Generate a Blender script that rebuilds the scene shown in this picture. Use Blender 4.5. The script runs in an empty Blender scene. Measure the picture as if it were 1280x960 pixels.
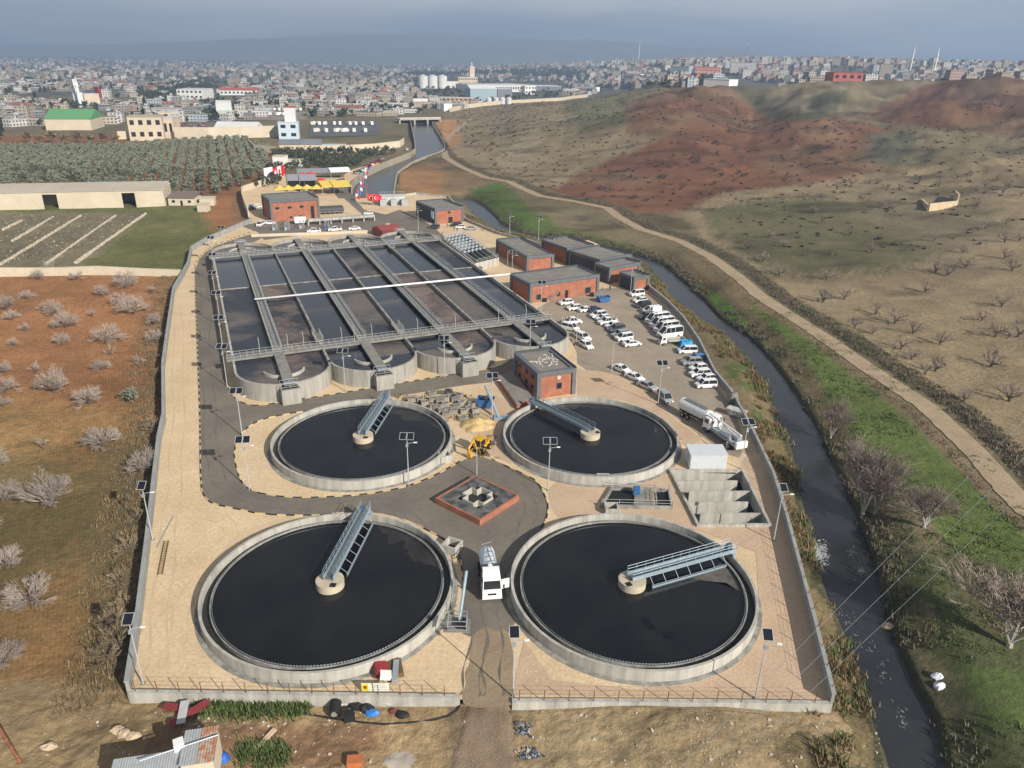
import bpy, math, random
import numpy as np
from mathutils import Vector, Matrix
from mathutils.geometry import tessellate_polygon
random.seed(7)
SC = bpy.context.scene
COL = SC.collection
R = math.radians

# ------------------------------------------------------------------ camera
F, PITCH, ROLL, H = 937.47, 0.409176, 0.0202281, 62.0     # focal length in px of a 1280 wide frame; height in metres
cp, sp = math.cos(PITCH), math.sin(PITCH)
FW = np.array([0, cp, -sp]); _u = np.array([0, sp, cp]); _r = np.array([1.0, 0, 0])
RT = _r*math.cos(ROLL) + _u*math.sin(ROLL); UP = -_r*math.sin(ROLL) + _u*math.cos(ROLL)
cam = bpy.data.cameras.new('camera'); camo = bpy.data.objects.new('camera', cam); COL.objects.link(camo)
cam.sensor_width = 36; cam.lens = 36*F/1280; cam.clip_start = 0.5; cam.clip_end = 30000
camo.matrix_world = Matrix(((RT[0], UP[0], -FW[0], 0), (RT[1], UP[1], -FW[1], 0), (RT[2], UP[2], -FW[2], H), (0, 0, 0, 1)))
SC.camera = camo

# ------------------------------------------------------------------ light
SUN_EL, SUN_AZ = R(29), R(-47)      # azimuth as a maths angle (x = 0, y = 90)
SC.view_settings.view_transform = 'Standard'; SC.view_settings.look = 'None'
SC.view_settings.gamma = 1; SC.view_settings.exposure = 0.5
sun = bpy.data.lights.new('sun', 'SUN'); suno = bpy.data.objects.new('sun', sun); COL.objects.link(suno)
sun.energy = 4.9; sun.angle = R(0.6); sun.color = (1.0, 0.93, 0.82)
sdir = Vector((math.cos(SUN_EL)*math.cos(SUN_AZ), math.cos(SUN_EL)*math.sin(SUN_AZ), math.sin(SUN_EL)))
suno.rotation_euler = sdir.to_track_quat('Z', 'Y').to_euler()
W = bpy.data.worlds.new("World"); SC.world = W; W.use_nodes = True
nt = W.node_tree; nt.nodes.clear()
def N(nt, t, **k):
    n = nt.nodes.new(t)
    for a, b in k.items():
        if a.startswith('i_'): n.inputs[a[2:].replace('_', ' ')].default_value = b
        else: setattr(n, a, b)
    return n
out = N(nt, 'ShaderNodeOutputWorld')
sky = N(nt, 'ShaderNodeTexSky', sky_type='NISHITA', sun_disc=False, sun_elevation=SUN_EL, sun_rotation=math.pi/2 - SUN_AZ)
sky.air_density = 1.5; sky.dust_density = 2
bg1 = N(nt, 'ShaderNodeBackground', i_Strength=0.09); nt.links.new(sky.outputs[0], bg1.inputs[0])
tc = N(nt, 'ShaderNodeTexCoord'); mp = N(nt, 'ShaderNodeMapping'); mp.inputs['Scale'].default_value = (1, 1, 7)
nt.links.new(tc.outputs['Generated'], mp.inputs[0])
ns = N(nt, 'ShaderNodeTexNoise', i_Scale=2.6, i_Detail=5.0, i_Roughness=0.55); nt.links.new(mp.outputs[0], ns.inputs['Vector'])
sx = N(nt, 'ShaderNodeSeparateXYZ'); nt.links.new(tc.outputs['Generated'], sx.inputs[0])
el = N(nt, 'ShaderNodeMapRange'); el.inputs['From Min'].default_value = 0.0; el.inputs['From Max'].default_value = 0.058; nt.links.new(sx.outputs['Z'], el.inputs['Value'])
ad = N(nt, 'ShaderNodeMath', operation='MULTIPLY_ADD'); nt.links.new(ns.outputs['Fac'], ad.inputs[0]); ad.inputs[1].default_value = 2.1; 
m2 = N(nt, 'ShaderNodeMath', operation='MULTIPLY_ADD'); nt.links.new(el.outputs[0], m2.inputs[0]); m2.inputs[1].default_value = 0.7; m2.inputs[2].default_value = -0.78
nt.links.new(m2.outputs[0], ad.inputs[2])
cr = N(nt, 'ShaderNodeValToRGB'); nt.links.new(ad.outputs[0], cr.inputs[0])
e = cr.color_ramp.elements; e[0].position = 0.1; e[0].color = (0.17, 0.22, 0.32, 1); e[1].position = 0.95; e[1].color = (0.85, 0.82, 0.80, 1)
em = cr.color_ramp.elements.new(0.5); em.color = (0.34, 0.39, 0.48, 1)
dm = N(nt, 'ShaderNodeMapRange'); nt.links.new(sx.outputs['Z'], dm.inputs['Value'])   # clouds dimmed high up, out of view, so less fill light softens the shadows
for a_, b_ in zip(('From Min', 'From Max', 'To Min', 'To Max'), (.10, .40, 1.0, .36)): dm.inputs[a_].default_value = b_
vs = N(nt, 'ShaderNodeVectorMath', operation='SCALE'); nt.links.new(cr.outputs[0], vs.inputs[0]); nt.links.new(dm.outputs[0], vs.inputs['Scale'])
bg2 = N(nt, 'ShaderNodeBackground', i_Strength=0.74); nt.links.new(vs.outputs[0], bg2.inputs[0])
mx = N(nt, 'ShaderNodeMixShader'); mx.inputs[0].default_value = 0.8
nt.links.new(bg1.outputs[0], mx.inputs[1]); nt.links.new(bg2.outputs[0], mx.inputs[2]); nt.links.new(mx.outputs[0], out.inputs[0])
SC.cycles.max_bounces = 5; SC.cycles.diffuse_bounces = 2; SC.cycles.glossy_bounces = 2; SC.cycles.transmission_bounces = 3
SC.cycles.volume_bounces = 0; SC.cycles.use_denoising = True; SC.cycles.caustics_reflective = False; SC.cycles.caustics_refractive = False

# ------------------------------------------------------------------ geometry helpers
def G(x, y, z=0.0):
    """point on the horizontal level z seen along a line of sight of the survey photograph"""
    d = FW + RT*(x-640)/F - UP*(y-480)/F
    t = (z-H)/d[2]
    return Vector((d[0]*t, d[1]*t, z))
def GL(pts, z=0.0): return [G(x, y, z) for x, y in pts]
def project(x, y, z):
    dx, dy, dz = x, y, z-H
    zc = dx*FW[0]+dy*FW[1]+dz*FW[2]
    zc = np.where(zc < 1, 1, zc)
    return 640+F*(dx*RT[0]+dy*RT[1]+dz*RT[2])/zc, 480-F*(dx*UP[0]+dy*UP[1]+dz*UP[2])/zc

ORIG = {}
class MB:
    def __init__(s): s.v = []; s.f = []; s.m = []
    def face(s, pts, m=0):
        n = len(s.v); s.v += [tuple(p) for p in pts]; s.f.append(tuple(range(n, n+len(pts)))); s.m.append(m); return s
    def grid(s, rows, m=0, close=False):
        n = len(s.v); k = len(rows[0])
        for r in rows: s.v += [tuple(p) for p in r]
        for i in range(len(rows)-1):
            for j in range(k if close else k-1):
                a = n+i*k+j; b = n+i*k+(j+1) % k; s.f.append((a, b, b+k, a+k)); s.m.append(m)
        return s
    def box(s, c, d, rz=0, m=0, ry=0, rx=0):
        M = Matrix.Translation(c) @ Matrix.Rotation(rz, 4, 'Z') @ Matrix.Rotation(ry, 4, 'Y') @ Matrix.Rotation(rx, 4, 'X')
        n = len(s.v)
        for z in (-.5, .5):
            for y in (-.5, .5):
                for x in (-.5, .5): s.v.append(tuple(M @ Vector((x*d[0], y*d[1], z*d[2]))))
        for q in ((0, 2, 3, 1), (4, 5, 7, 6), (0, 1, 5, 4), (2, 6, 7, 3), (0, 4, 6, 2), (1, 3, 7, 5)):
            s.f.append(tuple(n+i for i in q)); s.m.append(m)
        return s
    def hexa(s, b, t, m=0, mt=None):
        """b, t: four bottom and four top points (counter clockwise from above)"""
        n = len(s.v); s.v += [tuple(p) for p in list(b)+list(t)]
        for k, q in enumerate(((3, 2, 1, 0), (4, 5, 6, 7), (0, 1, 5, 4), (1, 2, 6, 5), (2, 3, 7, 6), (3, 0, 4, 7))):
            s.f.append(tuple(n+i for i in q)); s.m.append(mt if (k == 1 and mt is not None) else m)
        return s
    def wall(s, p, q, t, z0, z1, m=0, mt=None):
        p = Vector((p[0], p[1], 0)); q = Vector((q[0], q[1], 0)); d = (q-p)
        if d.length < 1e-4: return s
        n = Vector((-d.y, d.x, 0)).normalized()*t/2
        c = [p-n, q-n, q+n, p+n]
        return s.hexa([(a.x, a.y, z0) for a in c], [(a.x, a.y, z1) for a in c], m, mt)
    def path(s, pts, t, z0, z1, m=0, close=False, mt=None):
        """mitred wall along a polyline; z0/z1 numbers or lists"""
        P = [Vector((p[0], p[1], 0)) for p in pts]; n = len(P); L = []; Rr = []
        for i in range(n):
            a = P[i-1] if (i or close) else None; b = P[(i+1) % n] if (i < n-1 or close) else None
            d1 = (P[i]-a).normalized() if a is not None else None; d2 = (b-P[i]).normalized() if b is not None else None
            d = (d1+d2).normalized() if (d1 is not None and d2 is not None) else (d1 if d2 is None else d2)
            k = 1/max(.5, d.dot(d2 if d2 is not None else d1))
            nn = Vector((-d.y, d.x, 0))*t/2*k
            L.append(P[i]+nn); Rr.append(P[i]-nn)
        g = lambda z, i: z[i] if isinstance(z, (list, tuple)) else z
        base = len(s.v)
        for i in range(n):
            for q, z in ((Rr[i], g(z0, i)), (Rr[i], g(z1, i)), (L[i], g(z1, i)), (L[i], g(z0, i))): s.v.append((q.x, q.y, z))
        for i in range(n if close else n-1):
            a = base+4*i; b = base+4*((i+1) % n)
            for k in range(4):
                k2 = (k+1) % 4
                s.f.append((a+k, b+k, b+k2, a+k2)); s.m.append((mt if (k == 1 and mt is not None) else m))
        if not close:
            s.f.append((base, base+1, base+2, base+3)); s.m.append(m)
            e = base+4*(n-1); s.f.append((e+3, e+2, e+1, e)); s.m.append(m)
        return s
    def prism(s, poly, z0, z1, m=0, mt=None, bottom=False):
        n = len(s.v); k = len(poly)
        for z in (z0, z1): s.v += [(p[0], p[1], z) for p in poly]
        for i in range(k):
            j = (i+1) % k; s.f.append((n+i, n+j, n+k+j, n+k+i)); s.m.append(m)
        s.f.append(tuple(n+k+i for i in range(k))); s.m.append(m if mt is None else mt)
        if bottom: s.f.append(tuple(n+k-1-i for i in range(k))); s.m.append(m)
        return s
    def tube(s, p, q, r0, r1=None, n=6, m=0, cap=True):
        r1 = r0 if r1 is None else r1
        p = Vector(p); q = Vector(q); d = q-p
        if d.length < 1e-6: return s
        d.normalize(); a = d.orthogonal().normalized(); b = d.cross(a); k = len(s.v)
        for c, r in ((p, r0), (q, r1)):
            for i in range(n):
                t = 2*math.pi*i/n; s.v.append(tuple(c+(a*math.cos(t)+b*math.sin(t))*r))
        for i in range(n):
            j = (i+1) % n; s.f.append((k+i, k+j, k+n+j, k+n+i)); s.m.append(m)
        if cap:
            s.f.append(tuple(k+n+i for i in range(n))); s.m.append(m); s.f.append(tuple(k+n-1-i for i in range(n))); s.m.append(m)
        return s
    def cable(s, pts, r, n=5, m=0):
        for a, b in zip(pts[:-1], pts[1:]): s.tube(a, b, r, r, n, m)
        return s
    def disc(s, c, r, z, n=64, m=0):
        return s.face([(c[0]+r*math.cos(2*math.pi*i/n), c[1]+r*math.sin(2*math.pi*i/n), z) for i in range(n)], m)
    def ring(s, c, ri, ro, z0, z1, n=96, m=0, mt=None, a0=0, a1=None):
        full = a1 is None; a1 = a0+2*math.pi if full else a1
        pts = [a0+(a1-a0)*i/n for i in range(n+1 if not full else n)]
        b = len(s.v)
        for t in pts:
            c_, s_ = math.cos(t), math.sin(t)
            for r, z in ((ro, z0), (ro, z1), (ri, z1), (ri, z0)): s.v.append((c[0]+r*c_, c[1]+r*s_, z))
        k = len(pts)
        for i in range(k if full else k-1):
            a = b+4*i; e = b+4*((i+1) % k)
            for j in range(4):
                j2 = (j+1) % 4; s.f.append((a+j, e+j, e+j2, a+j2)); s.m.append(mt if (j == 1 and mt is not None) else m)
        if not full:
            s.f.append((b, b+1, b+2, b+3)); s.m.append(m); e = b+4*(k-1); s.f.append((e+3, e+2, e+1, e)); s.m.append(m)
        return s
    def build(s, name, mats, parent=None, smooth=False, off=None):
        me = bpy.data.meshes.new(name)
        o0 = Vector((0, 0, 0))
        if off is not None: o0 = Vector(off)
        elif parent is not None and parent.name in ORIG: o0 = ORIG[parent.name]
        v = s.v if o0.length < 1e-9 else [(a[0]-o0.x, a[1]-o0.y, a[2]-o0.z) for a in s.v]
        me.from_pydata(v, [], s.f)
        if not isinstance(mats, (list, tuple)): mats = [mats]
        for m_ in mats: me.materials.append(m_)
        if len(mats) > 1: me.polygons.foreach_set('material_index', s.m)
        if smooth: me.polygons.foreach_set('use_smooth', [True]*len(s.f))
        me.update()
        o = bpy.data.objects.new(name, me); COL.objects.link(o)
        if parent is not None:
            o.parent = parent
            if parent.name in ORIG: ORIG[o.name] = ORIG[parent.name]
        return o
def tag(o, label=None, cat=None, group=None, kind=None):
    if label: o['label'] = label
    if cat: o['category'] = cat
    if group: o['group'] = group
    if kind: o['kind'] = kind
    return o
def thing(name, label, cat, loc=(0, 0, 0), rz=0, group=None, world=False):
    """world=True: the parts are given in world coordinates and moved under the empty"""
    o = bpy.data.objects.new(name, None); COL.objects.link(o); o.empty_display_size = 0.5
    o.location = loc; o.rotation_euler = (0, 0, rz)
    if world: ORIG[o.name] = Vector(loc)
    return tag(o, label, cat, group)
def part(mb, name, mats, parent, smooth=False): return mb.build(name, mats, parent, smooth)
def copy_tree(o, parent=None):
    c = o.copy(); COL.objects.link(c); c.parent = parent
    for ch in list(o.children): copy_tree(ch, c)
    return c
def place(o, loc, rz=0, label=None, s=1.0, group=None):
    o.location = loc; o.rotation_euler = (0, 0, rz); o.scale = (s, s, s)
    if label: o['label'] = label
    if group: o['group'] = group
    return o
def struct(mb, name, mats, smooth=False):
    o = mb.build(name, mats, None, smooth); o['kind'] = 'structure'; return o
def single(mb, name, mats, label, cat, group=None, smooth=False, loc=None):
    """a thing that is one mesh; its origin goes to loc (or to the first vertex level)"""
    if loc is None:
        xs = [v[0] for v in mb.v]; ys = [v[1] for v in mb.v]; zs = [v[2] for v in mb.v]
        loc = ((min(xs)+max(xs))/2, (min(ys)+max(ys))/2, min(zs))
    o = mb.build(name, mats, None, smooth, off=loc); o.location = loc
    return tag(o, label, cat, group)

# ------------------------------------------------------------------ materials
MATS = {}
def mat(name, c, rough=.8, metal=0., var=.18, scale=1.5, bump=0., bscale=8., c2=None, streak=False, spec=.3, fine=0., alpha=None, coord='Object', patch=.5):
    if name in MATS: return MATS[name]
    m = bpy.data.materials.new(name); MATS[name] = m; m.use_nodes = True; t = m.node_tree
    b = t.nodes['Principled BSDF']; b.inputs['Roughness'].default_value = rough; b.inputs['Metallic'].default_value = metal
    b.inputs['Specular IOR Level'].default_value = spec
    if alpha: b.inputs['Alpha'].default_value = alpha
    if var == 0 and c2 is None:
        b.inputs['Base Color'].default_value = (*c, 1); return m
    tc = N(t, 'ShaderNodeTexCoord'); mp = N(t, 'ShaderNodeMapping'); t.links.new(tc.outputs[coord], mp.inputs[0])
    if streak: mp.inputs['Scale'].default_value = (1, 1, .12)
    n1 = N(t, 'ShaderNodeTexNoise', i_Scale=scale, i_Detail=6., i_Roughness=.62); t.links.new(mp.outputs[0], n1.inputs['Vector'])
    r = N(t, 'ShaderNodeValToRGB'); t.links.new(n1.outputs['Fac'], r.inputs[0])
    lo = tuple(x*(1-var) for x in c) if c2 is None else c2
    hi = tuple(min(1, x*(1+var)) for x in c) if c2 is None else c
    r.color_ramp.elements[0].position = .5-.2*(1 if c2 is None else patch); r.color_ramp.elements[0].color = (*lo, 1)
    r.color_ramp.elements[1].position = .5+.2*(1 if c2 is None else patch); r.color_ramp.elements[1].color = (*hi, 1)
    last = r.outputs[0]
    if fine > 0:
        n2 = N(t, 'ShaderNodeTexNoise', i_Scale=scale*14, i_Detail=3.); t.links.new(tc.outputs[coord], n2.inputs['Vector'])
        mr = N(t, 'ShaderNodeMapRange'); mr.inputs['From Min'].default_value = .3; mr.inputs['From Max'].default_value = .7
        mr.inputs['To Min'].default_value = 1-fine; mr.inputs['To Max'].default_value = 1+fine; t.links.new(n2.outputs['Fac'], mr.inputs['Value'])
        vm = N(t, 'ShaderNodeVectorMath', operation='SCALE'); t.links.new(last, vm.inputs[0]); t.links.new(mr.outputs[0], vm.inputs['Scale']); last = vm.outputs[0]
    t.links.new(last, b.inputs['Base Color'])
    if bump > 0:
        n3 = N(t, 'ShaderNodeTexNoise', i_Scale=bscale, i_Detail=5.); t.links.new(tc.outputs[coord], n3.inputs['Vector'])
        bp = N(t, 'ShaderNodeBump', i_Strength=bump, i_Distance=.15); t.links.new(n3.outputs['Fac'], bp.inputs['Height']); t.links.new(bp.outputs[0], b.inputs['Normal'])
    return m
CONC = mat('concrete', (.40, .39, .355), .88, var=.30, scale=.9, streak=True, bump=.15, fine=.12)
CONCD = mat('weathered_concrete', (.34, .335, .31), .9, c2=(.19, .185, .165), scale=.7, bump=.2, fine=.15)
CONCW = mat('walkway_concrete', (.275, .27, .245), .9, c2=(.17, .165, .15), scale=.5, fine=.2, patch=1.2)
GALV = mat('galvanised_steel', (.5, .55, .6), .45, .6, var=.12, scale=3)
BSTEEL = mat('blue_grey_steel', (.36, .45, .52), .45, .35, var=.12, scale=2)
RAIL = mat('railing_steel', (.55, .56, .55), .5, .3, var=0)
WHITE = mat('white_paint', (.78, .78, .76), .4, var=.05, scale=2)
BLACKR = mat('black_rubber', (.02, .02, .021), .7, var=.3, scale=4)
DARK = mat('dark_opening', (.015, .016, .018), .6, var=0)
GLASS = mat('dark_glass', (.02, .026, .03), .08, var=0, spec=.6)
PIPEW = mat('white_pipe', (.78, .79, .78), .35, var=.06)
BLUE = mat('blue_paint', (.03, .16, .42), .5, c2=(.05, .10, .2), scale=2, patch=.5)
YEL = mat('yellow_paint', (.72, .42, .02), .45, c2=(.45, .25, .03), scale=2, patch=.6)
REDP = mat('red_paint', (.28, .03, .03), .5, var=.2)
RUST = mat('rusty_metal', (.26, .11, .05), .85, c2=(.12, .05, .03), scale=3)
BRICK = mat('brick', (.33, .135, .085), .9, var=.22, scale=.6, fine=.15)
CLAD = mat('grey_cladding', (.125, .135, .15), .7, var=.12, scale=.4, fine=.06)
ROOF = mat('roof_membrane', (.27, .255, .23), .9, c2=(.17, .16, .14), scale=.35, fine=.2, patch=1.2)
CREAM = mat('cream_wall', (.62, .55, .43), .9, c2=(.5, .43, .33), scale=.15, fine=.08, patch=1.2)
# ------------------------------------------------------------------ terrain height
_rng = np.random.RandomState(3); _T = _rng.rand(256, 256)
def vnoise(x, y):
    xi = np.floor(x).astype(int); yi = np.floor(y).astype(int); fx = x-xi; fy = y-yi
    fx = fx*fx*(3-2*fx); fy = fy*fy*(3-2*fy)
    a = _T[xi % 256, yi % 256]; b = _T[(xi+1) % 256, yi % 256]; c = _T[xi % 256, (yi+1) % 256]; d = _T[(xi+1) % 256, (yi+1) % 256]
    return (a*(1-fx)+b*fx)*(1-fy)+(c*(1-fx)+d*fx)*fy
def fbm(x, y, s, o=4):
    r = 0; a = 1; t = 0
    for i in range(o):
        r = r+a*vnoise(x/s+17.3*i, y/s+5.1*i); t += a; a *= .5; s /= 2.03
    return r/t-.5
def ss(a, b, x):
    t = np.clip((x-a)/(b-a), 0, 1); return t*t*(3-2*t)
def segdist(x, y, pts):
    """distance to a polyline, side (+ = right of it) and running interpolation index"""
    best = np.full(np.shape(x), 1e9); side = np.zeros(np.shape(x)); idx = np.zeros(np.shape(x))
    for i in range(len(pts)-1):
        ax, ay = pts[i][0], pts[i][1]; bx, by = pts[i+1][0], pts[i+1][1]
        dx, dy = bx-ax, by-ay; L = dx*dx+dy*dy
        t = np.clip(((x-ax)*dx+(y-ay)*dy)/L, 0, 1)
        d = np.hypot(x-ax-t*dx, y-ay-t*dy); k = d < best
        best = np.where(k, d, best); side = np.where(k, np.sign((x-ax)*dy-(y-ay)*dx), side); idx = np.where(k, i+t, idx)
    return best, side, idx
def inside(px, py, poly):
    r = np.zeros(np.shape(px), bool); n = len(poly)
    for i in range(n):
        x1, y1 = poly[i][0], poly[i][1]; x2, y2 = poly[(i+1) % n][0], poly[(i+1) % n][1]
        if y1 == y2: continue
        r ^= ((y1 > py) != (y2 > py)) & (px < (x2-x1)*(py-y1)/(y2-y1)+x1)
    return r
WZ = -3.6   # river level
RIV_PX = [(1120, 1178, 990), (1110, 1176, 950), (1091, 1166, 900), (1080, 1138, 850), (1060, 1117, 800), (1036, 1103, 750), (1022, 1093, 700), (1007, 1068, 640),
          (1000, 1050, 600), (990, 1032, 560), (972, 1011, 520), (957, 985, 480), (932, 962, 450), (905, 935, 420), (871, 901, 400), (841, 873, 370), (818, 846, 345), (803, 828, 330), (755, 776, 312), (690, 716, 302), (630, 655, 292), (604, 627, 280), (592, 613, 266), (585, 604, 258), (560, 590, 250)]
RL = [G(l, y, WZ) for l, r, y in RIV_PX]; RR = [G(r, y, WZ) for l, r, y in RIV_PX]
RC = [(a+b)/2 for a, b in zip(RL, RR)]; RWD = np.array([(a-b).length/2*.93 for a, b in zip(RL, RR)])
dv = (RC[0]-RC[1]).normalized(); RC = [RC[0]+dv*70]+RC; RWD = np.concatenate([[RWD[0]], RWD]); RL = [RL[0]+dv*70]+RL; RR = [RR[0]+dv*70]+RR
CAN_PX = [((440, 244), (492, 250)), ((440, 232), (494, 232)), ((452, 222), (496, 221)), ((464, 215), (498, 216)), ((490, 204), (521, 201)), ((519, 193), (556, 190)), ((519, 182), (556, 181)), ((516, 168), (548, 168)), ((514, 157), (541, 157)), ((512, 150), (540, 150))]
CL = [G(*a, -1) for a, b in CAN_PX]; CR = [G(*b, -1) for a, b in CAN_PX]
ROADC = [(1420, 735, 24), (1350, 684, 23), (1280, 634, 22), (1216, 562, 19), (1160, 509, 16), (1085, 460, 13), (1040, 428, 12), (995, 399, 10), (950, 370, 9), (924, 347, 8), (890, 322, 7.5), (849, 301, 6.5), (800, 286, 6), (773, 271, 5.5), (759, 260, 5), (720, 252, 4.5), (675, 245, 4.5), (652, 235, 4.5), (636, 227, 4.5), (607, 222, 4.5), (575, 208, 4), (557, 197, 4), (553, 180, 3.5), (572, 160, 3), (590, 148, 3)]
ROAD = [G(x, y, 0) for x, y, w in ROADC]
ROADX = [Vector((190, -80, 0))]+ROAD[:22]+[Vector((-70, 640, 0)), Vector((-78, 760, 0)), Vector((-90, 900, 0)), Vector((-60, 1080, 0)), Vector((60, 1180, 0)), Vector((300, 1350, 0)), Vector((900, 1500, 0)), Vector((2500, 1500, 0))]
PLANT_PX = [(162, 868), (575, 874), (640, 878), (1039, 881), (1015, 782), (981, 652), (965, 600), (937, 540), (913, 496), (893, 472), (873, 431), (854, 403), (832, 380), (812, 364), (800, 340), (765, 312), (735, 300), (684, 309), (623, 293), (582, 276), (574, 262), (560, 247), (520, 243), (500, 246), (444, 248), (437, 238), (440, 225), (455, 213), (478, 205), (470, 203), (440, 212), (425, 222), (356, 221), (341, 227), (303, 240), (303, 248), (311, 271), (315, 278), (260, 302), (240, 314), (236, 334), (218, 366), (211, 416), (205, 462), (206, 526), (200, 555), (185, 695), (175, 780)]
PLANT = GL(PLANT_PX)
RDG = ([-.06, 0, .059, .118, .158, .217, .257, .296, .355, .454, .533, .631, .75, 1.046], [0, 10.3, 6.9, 11.7, 15.7, 17.7, 12.9, 6.9, 12.2, -2.1, .3, -4, -4, 4.5])
def terrain(x, y):
    x = np.asarray(x, float); y = np.asarray(y, float)
    r = np.hypot(x, y)
    dr, sr, _ = segdist(x, y, ROADX); s = dr*sr
    base = -.9+fbm(x, y, 30, 5)*1.1+fbm(x, y, 6, 3)*.35*(r < 500)
    base = base+fbm(x+91, y, 300, 4)*ss(300, 1500, r)*14
    # the dirt heap in front of the wall
    base = base+1.5*np.exp(-(((x-19)/11)**2+((y-55)/5.5)**2))+.8*np.exp(-(((x+32)/8)**2+((y-54)/5)**2))
    # field and hills right of the road
    u = fbm(x, y, 130, 4)
    hill = .9*ss(3, 7, s)+7*ss(10, 160, s)+(42+20*u)*ss(110, 560, s)+np.interp(np.where(y > 50, x/np.maximum(y, 50), 9), RDG[0], RDG[1])*ss(330, 820, r)*ss(15, 150, s)
    hill = hill-13*np.exp(-(((x-250)/130)**2+((y-690)/60)**2))+9*np.exp(-(((x-110)/90)**2+((y-640)/70)**2))
    road_lvl = np.where(dr < 14, 1-ss(3, 14, dr), 0)
    base = base*(1-road_lvl)+(-.1)*road_lvl
    h = base+hill*(r < 6000)
    h = h+(18*fbm(x, y, 75, 3)+7*fbm(x+50, y+9, 19, 3))*ss(60, 260, s)*(r < 1500)
    ang = np.where(y > 10, x/np.maximum(y, 10), 0)
    far = 66*ss(1350, 2500, r)*ss(.04, .24, ang)+42*ss(2000, 4300, r)*ss(-.12, .1, ang)*(1-ss(.04, .24, ang))
    h = np.where(s > 0, h, h)*(1-.75*ss(900, 1500, r)*(1-ss(-.05, .12, ang)))+far
    # river
    d, sd, i = segdist(x, y, RC); w = np.interp(i, range(len(RWD)), RWD)
    k = ss(-.6, 1.0, d-w)*.55+ss(.8, 7, d-w)*.45
    near = (d-w) < 9
    hb = np.where(near, WZ-1.2+(h-(WZ-1.2))*k, h)
    h = hb
    # canal
    can = inside(x, y, CL+CR[::-1]); h = np.where(can, -4.6, h)
    inner = inside(x, y, PLANT)
    h = h+(fbm(x+5, y, 3.2, 4)*.9+fbm(x+5, y+7, 1.1, 3)*.3)*(y < 58.6)*(y > 20)*(x < 36)*ss(1, 4, np.abs(x+3)-1)
    h = np.where(inner & ~can, -.7, h)
    ct = inside(x, y, PIT); h = np.where(ct, -4.2, h)
    return h
PIT = GL([(838, 590), (928, 590), (962, 658), (872, 658)])
def TG(px, py, tmax=9000.0):
    """where the line of sight through px, py meets the terrain"""
    d = FW + RT*(px-640)/F - UP*(py-480)/F
    t = np.concatenate([np.linspace(30, 900, 1200), np.geomspace(901, tmax, 1800)])
    X, Y, Z = d[0]*t, d[1]*t, H+d[2]*t
    hh = terrain(X, Y); k = np.argmax(Z < hh)
    if not (Z < hh).any(): k = len(t)-1
    if k > 0:
        a = (Z[k-1]-hh[k-1]); b = (hh[k]-Z[k]); f = a/(a+b+1e-9); tt = t[k-1]+f*(t[k]-t[k-1])
    else: tt = t[k]
    x, y = d[0]*tt, d[1]*tt
    return Vector((x, y, float(terrain(np.array([x]), np.array([y]))[0])))
def tz(x, y): return float(terrain(np.array([x]), np.array([y]))[0])

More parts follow.
